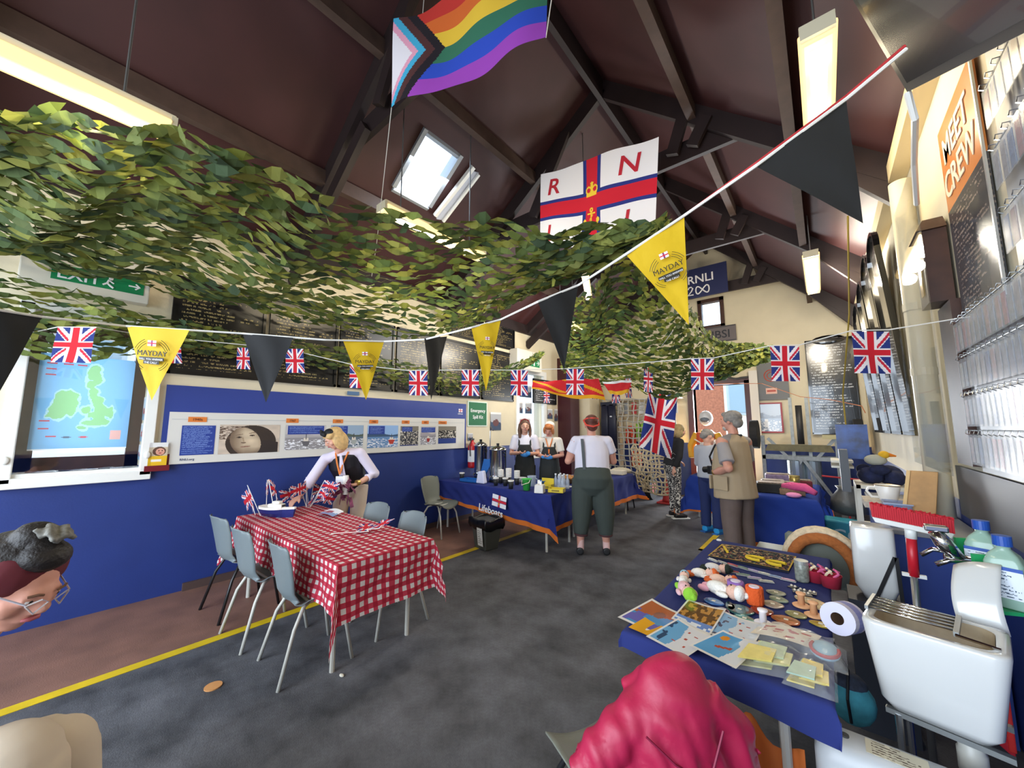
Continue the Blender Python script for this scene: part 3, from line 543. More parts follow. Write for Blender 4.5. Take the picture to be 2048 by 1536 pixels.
t=thing('fire_extinguisher','red fire extinguisher with a white label on the left wall','fire extinguisher',(-4.76,4.66,.86)); MB().lathe([(.02,-.01),(.075,0),(.078,.03),(.078,.36),(.06,.41),(.025,.44),(.022,.47)]).build('cylinder',mat('extinguisher_red','b01c22',.3),t,smooth=True)
MB().lathe([(.0795,.1),(.0795,.3)],cap=False,seg=30).build('label_band',mat('label_white','dcdcdc',.6),t); MB().box(-.015,.015,-.06,.03,.47,.5).build('lever',BLACK,t); MB().tube([(0,-.03,.47),(.03,-.1,.4),(.05,-.1,.2)],.009,6).build('hose',BLACK,t)
# leaflets, poster, prints
def f_map(u,v):
    c=base(u,'7fb4dc'); n=vnoise(u,v,7,2); n3=vnoise(u,v,20,4)*.02
    gb=[(.56,.86,.05,.05),(.55,.80,.07,.07),(.60,.74,.05,.05),(.54,.70,.06,.05),(.57,.62,.05,.08),(.63,.52,.07,.08),(.68,.42,.09,.09),(.76,.40,.07,.07),(.62,.36,.09,.06),(.52,.42,.05,.04),(.56,.28,.1,.035),(.66,.3,.12,.05),(.49,.23,.06,.02)]
    ir=[(.30,.50,.12,.10),(.24,.42,.09,.09),(.34,.56,.1,.06),(.2,.36,.08,.04),(.36,.42,.05,.06)]
    for gr,hx in ((.022,'a7cfd8'),(0,'8cc08a')):
        for x,y,a,b_ in gb+ir: put(c,((u-x)/(a+gr))**2+((v-y)/(b_+gr))**2<1+(n-.5)*1.1+(vnoise(u,v,24,9)-.5)*.9,hx)
    put(c,rect(u,v,.08,.3,.935,.945),'b04050')
    for x,y in ((.12,.9),(.28,.9),(.42,.9),(.12,.84),(.12,.78),(.12,.3),(.12,.22),(.2,.14),(.35,.13),(.52,.13),(.85,.12),(.85,.17)): put(c,((u-x)/.05)**2+((v-y)/.008)**2<1,'c25460' if (x*100)%2<1 else '5a6a7c')
    put(c,rect(u,v,.8,.92,.1,.2),'dcaaa2'); put(c,(v<.012),'f4f4f4'); return c
tag(paint('map_poster',100,150,f_map,flat((-5.04,-.14,1.36),(0,.57,0),(0,0,.82),0),None,attr_mat('printed_film',.25,.35)),'map of the British Isles in green on pale blue propped in the window','map poster')
def f_print(seed,a='c9ced8',b_='8c2c30',e='5c7ca0'):
    def f(u,v):
        n=vnoise(u,v,5,seed); c=base(u,a); put(c,v<.35+.2*n,e); put(c,(np.hypot(u-.5,(v-.42)*1.4)<.28)&(n>.35),b_); put(c,v>.9,'e8e8e8'); return c
    return f
lf=[((-5.02,-.13),(.11,.15),'folded leaflet with a dark photograph at the left of the window sill',11),((-4.98,.04),(.12,.13),'blue leaflet in the middle of the window sill',12),((-5.03,.2),(.12,.16),'glossy leaflet with a red boat on the right of the window sill',13),((-4.9,.33),(.06,.14),'thin leaflet at the front right corner of the sill',14),((-4.91,-.1),(.06,.13),'dark striped leaflet at the front left of the sill',15),((-4.91,.1),(.06,.16),'pale leaflet at the front middle of the sill',16)]
for (x,y),(w_,l_),lb,s in lf:
    tag(card('leaflet',(x,y,1.195),(w_,0,0),(0,l_,0),PAINT,th=.003),lb,'leaflet','leaflets on the window sill'); o=bpy.context.scene.collection.objects[-1]; bpy.data.objects.remove(o)
    tag(paint('leaflet',16,20,f_print(s,'b9c2cc','7a2c34','4c5c7c'),flat((x,y,1.1945),(w_,0,0),(0,l_,.002),.004),None,PGLOSS),lb,'leaflet','leaflets on the window sill')
for z,h,s,lb in ((2.05,.2,21,'pale print at the top of the window reveal'),(1.62,.22,22,'print of an orange lifeboat on the window reveal'),(1.42,.17,23,'print of two crew figures on the window reveal'),(1.25,.14,24,'lowest print on the window reveal, under the crew figures')):
    tag(paint('print',16,22,f_print(s,'cdd8e2','b04434','7d9fb8'),flat((-5.06,.517,z),(.17,0,0),(0,0,h)),None,PAINT),lb,'print','prints on the side of the window reveal')
t=thing('leaflet_holder','leaflet holder with a yellow card of a smiling person right of the map window','leaflet holder',(-4.83,.62,1.18))
def f_lady(u,v):
    c=base(u,'c4b49c'); put(c,v>.8,'dddddd'); put(c,v<.42,'e2b72a'); put(c,((u-.55)/.36)**2+((v-.62)/.2)**2<1,'5c4034'); put(c,((u-.6)/.24)**2+((v-.6)/.15)**2<1,'d49a84'); put(c,((u-.6)/.09)**2+((v-.54)/.02)**2<1,'a33c3c'); put(c,rect(u,v,.15,.7,.16,.26),'f0e8dc')
    for x in (.52,.7): put(c,np.hypot(u-x,v-.64)<.03,'2c2020')
    return c
paint('card',40,60,f_lady,flat((.03,-.06,.02),(0,.13,0),(0,0,.21)),t,PGLOSS); MB().box(0,.05,-.08,.09,-.03,.02).box(.0,.006,-.08,.09,.02,.12).build('tray',mat('dark_red_plastic','6a1420',.4),t)
# notices around the second window
for y,z,w_,h,s,lb in ((5.2,1.5,.3,.34,31,'framed notice in the bay right of the spill kit sign'),(6.2,2.2,.45,.26,33,'picture at the top of the second window'),(6.1,1.85,.24,.24,34,'left of two small portraits in the second window'),(6.42,1.85,.24,.24,35,'right of two small portraits in the second window'),(6.2,1.5,.4,.25,36,'sheet of paper low in the second window'),(7.1,1.75,.2,.22,37,'upper of two framed photographs under the low notice board'),(7.1,1.45,.2,.22,38,'lower of two framed photographs under the low notice board'),(7.38,1.7,.14,.28,39,'small blue card beside the framed photographs'),(4.62,1.32,.12,.13,32,'small red and blue sticker over the fire extinguisher')):
    tag(paint('notice',18,18,f_print(s,'b4b6ba','6a4444','3c4c66'),flat((-4.955 if y>6.04 and y<7 else -4.835,y,z),(0,w_,0),(0,0,h)),None,PAINT),lb,'notice','notices on the far left wall')
tag(MB().box(0,.015,0,.16,0,.05).build('small_sign',mat('pale_blue_sign','4d6f96',.5)),'small blue sign on the wall above the timeline board','sign').location=(-4.845,2.42,1.98)
# ---------------------------------------------------------------- camouflage nets
def leafmat(name,sat): return attr_mat(name,.75,.35)
CAM=attr_mat('camouflage_fabric',.75,.30)
def net(name,fn,lu,lv,label,L_=.125,W_=.044,seed=1,keep=.985,tuft=.20,zj=.02):
    g=np.random.default_rng(seed); nu=int(lu/L_); nv=int(lv/W_); Vt=[];F=[];Cc=[]
    pal=[rgb(x) for x in ('5c6930','6f7a38','85883f','4a5c34','3c4f34','8a8f48','66753f','526234')]
    def S(u,v): return np.array(fn(min(max(u,-.02),1.02),min(max(v,-.02),1.02)))
    for j in range(nv+1):
        for i in range(nu+1):
            if g.random()>keep: continue
            u=(i+.5*(j%2))/nu; v=j/nv+g.normal()*.003
            if u>1: continue
            p=S(u,v); du=(S(u+.01,v)-S(u-.01,v))/.02; dv=(S(u,v+.01)-S(u,v-.01))/.02
            du/=max(np.linalg.norm(du),1e-6); dv-=du*dv.dot(du); dv/=max(np.linalg.norm(dv),1e-6); n=np.cross(du,dv)
            tw=g.normal()*.45; l=L_*(.56+.14*g.random()); w=W_*(.46+.30*g.random()); big=g.random()<tuft
            if big: tw=g.normal()*1.1; l*=.8; w*=1.25
            a2=g.normal()*(.12 if not big else .9); e1=du*math.cos(a2)+dv*math.sin(a2); e2=-du*math.sin(a2)+dv*math.cos(a2)
            e2=e2*math.cos(tw)+n*math.sin(tw); e3=np.cross(e1,e2); c=p+n*g.normal()*zj
            b=len(Vt); bend=g.normal()*.012
            Vt+= [c-e1*l+e3*bend, c-e1*l*.35+e2*w, c-e1*l*.3-e2*w*.8+e3*.01, c+e1*l*.3+e2*w*.9-e3*.006, c+e1*l*.4-e2*w, c+e1*l+e3*bend, c+e1*l*.05+e2*w*1.25]
            F+= [(b,b+2,b+1),(b+2,b+4,b+3,b+1),(b+1,b+3,b+6),(b+4,b+5,b+3)]
            col=pal[g.integers(8)]*(.85+.3*g.random()); Cc+=[col,col,col,col*.93]
    me=bpy.data.meshes.new(name); me.from_pydata([tuple(x) for x in Vt],[],F); c=np.clip(np.array(Cc),0,1)**2.2
    at=me.attributes.new('paint','FLOAT_COLOR','FACE'); at.data.foreach_set('color',np.concatenate([c,np.ones((len(c),1))],1).astype(np.float32).ravel()); me.materials.append(CAM)
    o=bpy.data.objects.new(name,me); sc.collection.objects.link(o); return tag(o,label,'camouflage net')
def curve(P):
    P=np.array(P,float); n=len(P)-1
    def f(u):
        x=min(max(u,0),1)*n; i=min(int(x),n-1); t=x-i; p0=P[max(i-1,0)];p1=P[i];p2=P[i+1];p3=P[min(i+2,n)]
        return .5*((2*p1)+(-p0+p2)*t+(2*p0-5*p1+4*p2-p3)*t*t+(-p0+3*p1-3*p2+p3)*t**3)
    return f
cin=curve([[-2.95,-.62,2.97],[-2.78,-.29,2.97],[-2.61,-.07,2.98],[-2.38,.16,2.97],[-2.24,.42,2.95],[-2.25,.78,2.96],[-2.17,1.21,2.97],[-1.86,1.58,2.94],[-1.54,2.0,2.95],[-1.12,2.32,2.96],[-.72,2.52,2.96]])
cout=curve([[-4.68,-.76,2.86],[-4.68,-.41,2.86],[-4.68,-.01,2.84],[-4.7,.49,2.84],[-4.7,1.07,2.84],[-4.7,1.8,2.82],[-4.7,2.7,2.82],[-3.85,3.3,2.84],[-2.68,3.02,2.86],[-1.9,2.85,2.88],[-1.0,2.68,2.92]])
def fA(u,v):
    a=cin(u); b=cout(u); p=a*(1-v)+b*v; p=p.copy(); p[2]+= -.10*math.sin(v*PI)*(1-.4*u)+.045*math.sin(u*19+v*4)*math.sin(v*PI*.9+.3)+.03*math.sin(u*43+v*9); return p
na=net('camouflage_net',fA,5.4,2.3,'big green camouflage net slung flat under the roof on the left',seed=3)
fB0=curve([[-4.55,-.5,2.68],[-4.55,0,2.64],[-4.55,.45,2.54],[-4.6,1.0,2.52],[-4.6,1.7,2.54],[-4.6,2.6,2.52],[-4.6,3.6,2.46],[-4.55,4.6,2.44],[-4.4,5.4,2.75],[-3.9,5.6,2.95]])
fB1=curve([[-4.62,-.5,2.16],[-4.62,0,2.10],[-4.64,.45,2.22],[-4.64,1.0,2.28],[-4.64,1.7,2.30],[-4.64,2.6,2.24],[-4.64,3.6,2.14],[-4.64,4.6,2.12],[-4.6,5.4,2.5],[-4.2,5.6,2.75]])
def fB(u,v):
    p=fB0(u)*(1-v)+fB1(u)*v; p[0]+=.10*math.sin(v*PI)+.03*math.sin(u*50); return p
net('camouflage_net',fB,6.6,.42,'low strip of camouflage net sagging along the left wall above the timeline',L_=.10,W_=.032,seed=5)
fC0=curve([[-2.27,3.6,2.86],[-1.723,3.317,2.93],[-1.28,2.95,2.97],[-1.15,3.45,3.0],[-1.106,4.37,2.913],[-1.128,5.662,2.86],[-.918,6.633,2.81],[-.408,7.565,2.90]])
fC1=curve([[-3.34,5.447,2.52],[-3.074,5.826,2.36],[-2.68,6.165,2.28],[-2.094,6.421,2.07],[-1.542,6.73,2.2],[-1.142,7.025,2.45],[-.806,7.267,2.69],[-.41,7.567,2.87]])
def fC(u,v):
    p=fC0(u)*(1-v)+fC1(u)*v; p[2]+=-.16*math.sin(v*PI)+.04*math.sin(u*23+v*7); return p
net('camouflage_net',fC,4.6,3.0,'far camouflage net sweeping down towards the back door',L_=.11,W_=.042,seed=8,keep=.88)
# ---------------------------------------------------------------- chairs
SHELL=mat('blue_grey_polypropylene','6e787b',.45,bump=.15,bscale=200); SHELL2=mat('olive_grey_polypropylene','777a70',.45,bump=.15,bscale=200); LEGW=mat('pale_grey_enamel','b9b6ac',.4); LEGK=mat('black_enamel','17171a',.35)
def make_chair(label,shell,legm,loc,rz,group=None,lift=0):
    t=thing('school_chair',label,'chair',loc,rz,group)
    prof=[(.20,.405),(.19,.435),(.12,.45),(0,.44),(-.12,.435),(-.17,.45),(-.20,.50),(-.215,.58),(-.235,.68),(-.26,.78),(-.275,.815)]
    hw=[.17,.19,.2,.2,.19,.17,.16,.18,.195,.19,.155]
    def f(u,v):
        x=v*(len(prof)-1); i=min(int(x),len(prof)-2); k=x-i; y=prof[i][0]*(1-k)+prof[i+1][0]*k; z=prof[i][1]*(1-k)+prof[i+1][1]*k; w_=hw[i]*(1-k)+hw[i+1]*k
        s=(u-.5)*2; dish=.03*(s*s-1)*(1 if i<4 else .0)+(.02*s*s if i<4 else 0)
        return (s*w_, y+(.045*s*s if i>=5 else 0), z+dish+(-.03*abs(s)**4 if v>.97 else 0))
    MB().sheet(f,14,30).build('shell',shell,t,smooth=True,solid=-.006)
    for sx in (-1,1):
        MB().tube([(sx*.13,.06,.42),(sx*.155,.10,.405),(sx*.18,.155,.30),(sx*.205,.21,.0)],.0115,8).build('leg',legm,t,smooth=True)
        MB().tube([(sx*.13,-.06,.42),(sx*.155,-.10,.405),(sx*.185,-.155,.30),(sx*.22,-.235,.0)],.0115,8).build('leg',legm,t,smooth=True)
    MB().tube([(-.14,.06,.42),(.14,.06,.42)],.01,6).build('rail',legm,t); MB().tube([(-.14,-.06,.42),(.14,-.06,.42)],.01,6).build('rail',legm,t)
    return t
GR='grey school chairs at the gingham table'
ch=make_chair('blue grey school chair at the near corner of the gingham table',SHELL,LEGW,(-2.80,1.22,0),R(-4),GR)
make_chair('blue grey school chair in the middle of the near side of the gingham table',SHELL,LEGW,(-3.43,1.17,0),R(2),GR)
make_chair('black legged grey school chair at the wall end of the gingham table',SHELL,LEGK,(-4.03,1.17,0),R(4),GR)
make_chair('grey school chair behind the gingham table, next to the leaning woman',SHELL,LEGW,(-3.42,1.86,0),R(183),GR)
make_chair('grey school chair behind the gingham table, by its small paper flags',SHELL,LEGW,(-2.83,1.84,0),R(178),GR)
make_chair('lone olive grey school chair against the blue wall by the bin',SHELL2,LEGW,(-4.46,3.72,0),R(-80))
make_chair('dark grey school chair with a furry brown bag over its back',SHELL2,LEGW,(-.10,3.70,0),R(2))
t=thing('low_stool','flat grey seated stool just beyond the far end of the craft table','stool',(-.40,4.25,0)); MB().box(-.17,.17,-.16,.16,.44,.465).build('seat',SHELL2,t,bevel=.01)
for sx in (-1,1):
    for sy in (-1,1): MB().tube([(sx*.14,sy*.13,.44),(sx*.16,sy*.15,0)],.012,6).build('leg',LEGK,t)
#
make_chair('grey school chair with a black frame under the red jacket',SHELL2,LEGK,(-.66,1.36,0),R(66)).scale=(.92,.92,.92)
# ---------------------------------------------------------------- tables and cloths
def table(label,x0,x1,y0,y1,z,name='folding_table',legm=None,ins=.16):
    t=thing(name,label,'table',((x0+x1)/2,(y0+y1)/2,0)); a,b_=(x1-x0)/2,(y1-y0)/2
    MB().box(-a,a,-b_,b_,z-.03,z).build('tabletop',mat('pale_tabletop','c9c5b8',.5),t,bevel=.004)
    for sx in (-1,1):
        for sy in (-1,1): MB().tube([(sx*(a-ins),sy*(b_-.06),0),(sx*(a-ins),sy*(b_-.06),z-.03)],.016,8).build('leg',legm or LEGW,t)
    return t
def drape(name,x0,x1,y0,y1,z,drop,func,label,cat,res=.012,mt=None,wave=.02,flare=.12,parent=None,seed=0,wf=14,cd=.12):
    "cloth laid over a table; drop(side,s) gives the overhang; colour func gets cloth coordinates in metres"
    d0=max(drop(s,q) for s in range(4) for q in (0,.5,1)); A,B=(x1-x0)+2*d0,(y1-y0)+2*d0; nx,ny=int(A/res),int(B/res); cx,cy=(x0+x1)/2,(y0+y1)/2
    def xf(u,v):
        a=(u-.5)*A; b_=(v-.5)*B; hx,hy=(x1-x0)/2,(y1-y0)/2
        qx=np.clip((a+hx)/(2*hx),0,1); qy=np.clip((b_+hy)/(2*hy),0,1)
        def dd(s,q): return drop(s,0)*(1-q)+drop(s,1)*q
        sx=np.where(a>0,dd(1,qy),dd(3,qy))/d0; sy=np.where(b_>0,dd(2,qx),dd(0,qx))/d0
        ox=np.maximum(np.abs(a)-hx,0)*sx; oy=np.maximum(np.abs(b_)-hy,0)*sy; h=np.maximum(ox,oy)+cd*np.minimum(ox,oy); 
        wv=wave*np.minimum(h/.15,1.)*(np.sin(a*wf+seed)+.6*np.sin(b_*wf*1.1+seed*2)+.5*np.sin((a+b_)*wf*1.9))*.5
        # corner cloth folds in towards the table edge rather than standing out
        corner=np.minimum(ox,oy)
        X=np.sign(a)*(np.minimum(np.abs(a),hx)+.006+np.where(ox>0,flare*ox+wv+.35*corner,0)); Y=np.sign(b_)*(np.minimum(np.abs(b_),hy)+.006+np.where(oy>0,flare*oy+wv+.25*corner,0))
        return np.stack([cx+X,cy+Y,z+.004-h+.003*np.sin(a*9)*np.sin(b_*7)*0],1)
    def col(u,v): return func((u-.5)*A,(v-.5)*B,A,B)
    return tag(paint(name,nx,ny,col,xf,parent,mt or PCLOTH,True),label,cat)
def f_ging(a,b_,A,B):
    P_=.062; p=np.floor(a/P_*2).astype(int)%2; q=np.floor(b_/P_*2).astype(int)%2; c=base(a,'c73a50'); put(c,(p==1)&(q==1),'e6e0dd'); put(c,(p==0)&(q==0),'ad1c36'); return c
table('white legged table under the red gingham cloth',-4.36,-2.38,1.2,1.88,.70)
drape('gingham_tablecloth',-4.38,-2.36,1.18,1.90,.705,lambda s,q:(.27,.34,.22,.32)[s],f_ging,'red and white gingham cloth over the long table','tablecloth',res=.0103,flare=.06,cd=.5)
BL='232f86'
def f_blue(hem,h='22307e'):
    def f(a,b_,A,B):
        c=base(a,h); put(c,(np.abs(a)>A/2-hem)|(np.abs(b_)>B/2-hem),'d9742a'); return c
    return f
table('folding table under the blue lettered cloth, with the tea urns',-4.78,-2.70,4.0,4.66,.71,ins=.1)
fr_drop=lambda s,q:{0:.27+.18*q,1:.44-.05*q,2:.04,3:.03}[s]
o=drape('blue_tablecloth',-4.80,-2.68,3.98,4.68,.715,fr_drop,f_blue(.07),'blue lettered cloth with an orange hem over the tea urn table','tablecloth',res=.02,wave=.03,seed=1)
def wtx(dx,dz,sl=-.10):
    def wp(x,y,z):
        X=dx+x; Z=dz+y+(x)*sl; return V((X,3.878-(.715-Z-.3)*.12-z,Z))
    return wp
text('Lifeboats',.125,WINK,o,warp=wtx(-3.60,.385),ext=.0015)
paint('flag_emblem',45,30,lambda u,v:f_emblem(u,v),flat((-3.58,3.885,.50),(.25,0,-.03),(0,.02,.15)),o)
table('second folding table joined behind the tea urn table',-3.5,-2.78,4.80,6.75,.71,ins=.1)
drape('blue_tablecloth',-3.52,-2.76,4.78,6.77,.712,lambda s,q:(.04,.42,.42,.2)[s],f_blue(.06),'blue orange hemmed cloth on the cake table behind the woman in braces','tablecloth',res=.03,wave=.03,seed=3)
table('craft stall table at the lower right, near the sink',-.67,-.06,1.60,3.18,.71,ins=.12)
drape('blue_tablecloth',-.70,-.045,1.565,3.22,.715,lambda s,q:{0:.06+.05*q,1:.03,2:.06,3:.03}[s],lambda a,b_,A,B:f_blue(.0,'28357a')(a,b_,A,B),'navy cloth over the craft stall table','tablecloth',res=.02,wave=.012,seed=4,flare=.05)
tag(MB().sheet(lambda u,v:(-.33+.20*u,1.66+.03*math.sin(u*9),.50-.26*v+.03*math.sin(u*6)-.05*u*v),12,8).build('orange_cloth',mat('orange_cloth','cf6d2c',.85),None,smooth=True,solid=.003),'orange cloth corner hanging below the craft stall table','cloth')
T4='folding table under the plain blue cloth behind the man in the vest'
table(T4,-.73,-.15,5.72,7.25,.70,ins=.08)
drape('blue_tablecloth',-.75,-.13,5.70,7.27,.705,lambda s,q:(.62,.5,.3,.6)[s],f_blue(.05,'21409c'),'bright blue cloth hanging almost to the floor behind the vest man','tablecloth',res=.03,wave=.05,seed=5,flare=.06,wf=10)
table('small table between the leopard leggings woman and the back door',-1.88,-1.2,7.25,8.0,.70,ins=.08)
drape('blue_tablecloth',-1.90,-1.18,7.22,8.02,.705,lambda s,q:(.6,.5,.3,.5)[s],f_blue(.04,'21409c'),'bright blue cloth on the far small table by the back door','tablecloth',res=.03,wave=.04,seed=6,flare=.06,wf=10)
# ---------------------------------------------------------------- on the gingham table
t=thing('model_boat','blue and white model lifeboat on the gingham table','model boat',(-4.03,1.40,.71),R(28)); L_=.19
def hull(u,v):
    w_=.062*math.sin(min(u*1.15+.22,1)*PI*.98)**.6 if u>.06 else .028; w_*=(.55+.45*v); x=(u-.5)*2*L_*(.9+.1*v); return x,w_
rg=[]
for k in range(13):
    u=k/12; row=[]
    for s,v in ((-1,1),(-1,.5),(-1,0),(1,0),(1,.5),(1,1)):
        x,w_=hull(u,v); row.append((x,s*w_*(.3 if v==0 else 1),.075*v+.01*(u-.5)**2*4))
    rg.append(row)
MB().loft(rg).build('hull',mat('model_navy','1d2a6a',.3),t,smooth=False)
MB().loft([[(p[0],p[1]*1.04,p[2]+dz) for p in (r_[0],r_[-1])]+[(r_[-1][0],r_[-1][1]*1.04,r_[-1][2]+.02),(r_[0][0],r_[0][1]*1.04,r_[0][2]+.02)] for r_ in rg for dz in (0,)]).build('gunwale',mat('model_white','e8e2d8',.4),t)
MB().box(-.09,.06,-.03,.03,.085,.125).box(-.05,.03,-.025,.025,.125,.15).build('cabin',mat('model_white'),t,bevel=.008); MB().box(.062,.064,-.02,.02,.1,.12).build('windscreen',BLACK,t)
MB().tube([(-.02,0,.15),(-.03,0,.22)],.003,5).build('mast',STEEL,t)
def handflag(base_,tip,side,label,w_=.25,h=.16,group='paper union flags on sticks',parent=None):
    b0,t0=V(base_),V(tip); r=thing('paper_flag',label,'paper flag',b0,0,group)
    MB().tube([(0,0,0),t0-b0],.003,5).build('stick',mat('white_stick','e8e6e0',.5),r)
    d=(t0-b0).normalized(); s=V(side).normalized()*w_; o_=t0-b0
    paint('flag_cloth',24,16,lambda u,v:f_union(v,u,h,w_),lambda u,v:np.array(o_-d*h)+np.outer(u,s)+np.outer(v,d*h)+np.outer(np.sin(u*5)*.012,[.3,.9,.1]),r,PCLOTH,True); return r
fl_=[((-4.22,1.32,.71),(-4.32,1.22,1.0),(-.8,.1,-.5),'big tilted paper flag leaning left of the model boat'),((-4.2,1.36,.71),(-4.42,1.42,1.02),(-.9,.3,-.2),'paper flag standing up behind the big tilted one'),((-4.12,1.40,.76),(-4.2,1.36,1.05),(-.7,.5,-.3),'paper flag with the longest stick, upright from the boat stern'),((-4.3,1.3,.71),(-4.5,1.28,.93),(-.6,.3,-.5),'lowest paper flag at the wall corner of the cloth')]
for q in fl_: handflag(*q)
rr=random.Random(5)
for i in range(9):
    a=PI*2*i/9; b0=(-4.28+.02*math.cos(a),1.78+.02*math.sin(a),.71); tp=(-4.28+.24*math.cos(a),1.80+.08*math.sin(a),.93+.08*math.sin(i*2.1)); handflag(b0,tp,(math.cos(a)+.3,math.sin(a),-.2),'paper flag fanned out in the bunch under the leaning woman\'s arm',.19,.125,'bunch of paper flags under the reaching arm')
handflag((-3.05,1.45,.722),(-2.86,1.66,.728),(-.5,.6,.15),'paper flag lying flat near the middle of the gingham cloth',.15,.11); handflag((-2.98,1.62,.722),(-2.80,1.72,.75),(.1,.9,.35),'paper flag lying half folded by the rear chair back',.15,.11)
tag(paint('folded_paper',10,10,lambda u,v:f_print(3,'dcdce6','9a5060','8090b8')(u,v),flat((-3.80,1.66,.722),(.2,.06,.0),(-.05,.13,.02),.02),None,PAINT),'crumpled pale paper by the leaning woman on the gingham cloth','paper')
# ---------------------------------------------------------------- on the tea table
z0=.722
def urn(x,y,h,r,label):
    t=thing('tea_urn',label,'tea urn',(x,y,z0)); MB().lathe([(r,0),(r,.03),(r*1.02,.035),(r,.05),(r,h*.86),(r*1.04,h*.87),(r*1.04,h*.9),(r*.8,h*.95),(.03,h),(.0,h)],seg=32).build('body',mat('polished_steel','c4c8ca',.14,1),t,smooth=True)
    MB().lathe([(r*.98,-.0),(r*1.03,.0),(r*1.03,.03),(r,.035)],seg=28).build('base_ring',BLACK,t); MB().tube([(0,-r,.09),(0,-r-.05,.09),(0,-r-.06,.06)],.011,8).build('tap',CHROME,t); MB().lathe([(.02,h),(.025,h+.03),(.0,h+.035)]).build('lid_knob',BLACK,t)
    for s in (-1,1): MB().tube([(s*r,0,h*.7),(s*(r+.035),0,h*.72),(s*(r+.035),0,h*.78),(s*r,0,h*.8)],.008,6).build('handle',BLACK,t)
urn(-4.42,4.52,.60,.105,'left steel tea urn at the wall end of the blue table'); urn(-3.95,4.42,.55,.13,'right, wider steel tea urn next to the paper cups')
tag(MB().tube([(-4.3,4.62,.74),(-4.3,4.62,1.5),(-4.27,4.6,1.56),(-4.2,4.58,1.5)],.009,8).build('swan_neck_pipe',CHROME),'thin chrome swan neck pipe rising between the urns','tap')
def cup(x,y,label,z=z0,n=1,group='black paper cups on the tea table'):
    for i in range(n):
        t=thing('paper_cup',label if n==1 else label,'paper cup',(x,y,z+i*.022),0,group)
        if i==0: MB().lathe([(.028,.0),(.040,.105)],seg=18).build('sleeve',mat('black_card','1b1b1d',.6),t,smooth=True)
        MB().lathe([(.026,0),(.0275,.012)],seg=18).build('foot',mat('cup_white','e4e0da',.5),t)
        MB().lathe([(.0405,.095),(.043,.105),(.044,.112),(.041,.112),(.038,.1)],seg=18,cap=False).build('rim',mat('cup_white'),t,smooth=True)
for x,y,l in ((-4.52,4.2,'lone black paper cup at the wall end of the tea table'),(-3.70,4.10,'black paper cup left of the green bucket, front left'),(-3.58,4.17,'black paper cup between the two front cups by the urn'),(-3.36,4.03,'black paper cup closest to the green bucket')): cup(x,y,l)
for x,y,n,l in ((-3.80,4.32,5,'cup in the left stack of nested cups by the urn'),(-3.68,4.36,6,'cup in the tall middle stack of nested cups'),(-3.52,4.36,5,'cup in the right stack of nested cups')): cup(x,y,l,n=n,group='nested paper cup stack at x %d'%int(x*-100) if 0 else l.replace('cup in the ','nested cups: '))
t=thing('blue_tray','blue plastic tray and upright panel beside the urns','tray',(-4.25,4.15,z0),R(8)); MB().box(-.17,.15,-.08,.1,0,.01).box(-.17,.15,-.08,-.075,0,.045).box(-.17,.15,.095,.1,0,.045).box(-.17,-.165,-.08,.1,0,.045).box(.145,.15,-.08,.1,0,.045).build('tray_base',mat('blue_plastic','1f5fa8',.35),t); MB().hexa([(.06,.1,.0),(.13,.1,0),(.13,.12,0),(.06,.12,0)],[(.13,.14,.34),(.3,.14,.34),(.3,.16,.34),(.13,.16,.34)]).build('upright_panel',mat('blue_plastic'),t)
tag(MB().hexa([(-.08,-.04,0),(.09,-.04,0),(.09,.04,0),(-.08,.04,0)],[(-.05,-.03,.17),(.06,-.03,.19),(.06,.03,.19),(-.05,.03,.17)]).build('white_carton',mat('soft_white','d6d6ea',.7),None,bevel=.015),'crumpled white paper bag in front of the right tea urn','bag').location=(-4.02,4.13,z0)
def bucket(x,y,r,h,col,label,handle=True):
    t=thing('bucket',label,'bucket',(x,y,z0)); MB().lathe([(r*.68,0),(r*.95,h*.93),(r*1.08,h*.94),(r*1.08,h),(r,h),(r*.9,h*.9),(r*.64,.01)],seg=24,cap=True).build('body',mat('plastic_'+col,col,.35),t,smooth=True)
    if handle: MB().tube([(-r,0,h*.95),(-r*.9,-.03,h*.7),(0,-.05-r*.9,h*.52),(r*.9,-.03,h*.7),(r,0,h*1.02)],.005,6).build('handle',mat('rope_white','e4dccb',.7),t)
bucket(-3.12,4.07,.066,.15,'3fae4a','small green bucket with a white rope handle at the front of the tea table'); bucket(-3.1,4.45,.075,.09,'2463ad','blue bowl behind the yellow boxes',False)
t=thing('tissue_box','white cube tissue box at the front of the tea table','box',(-2.87,4.02,z0),R(20)); MB().hexa([(-.06,-.06,0),(.06,-.06,0),(.06,.06,0),(-.06,.06,0)],[(-.055,-.055,.1),(.055,-.055,.1),(.055,.055,.1),(-.055,.055,.1)]).build('carton',mat('carton_white','e6e2dc',.6),t,bevel=.006); MB().sheet(lambda u,v:((u-.5)*.06,.02*math.sin(u*5),.1+v*.05+.01*math.sin(u*7)),6,4).build('tissue',mat('tissue_white','f0eeea',.8),t,smooth=True)
def tray(x,y,rz,label,w_=.1,d_=.07,h=.05,back=False):
    t=thing('yellow_box',label,'box',(x,y,z0),rz); y_=mat('yellow_card','dcc21e',.5)
    MB().box(-w_,w_,-d_,d_,0,.005).box(-w_,w_,-d_,-d_+.004,0,h).box(-w_,w_,d_-.004,d_,0,h*(2.2 if back else 1)).box(-w_,-w_+.004,-d_,d_,0,h).box(w_-.004,w_,-d_,d_,0,h).build('tray',y_,t); MB().box(-.05,.05,-d_-.001,-d_,.015,.035).build('printed_label',mat('label_ochre','8a7414',.6),t)
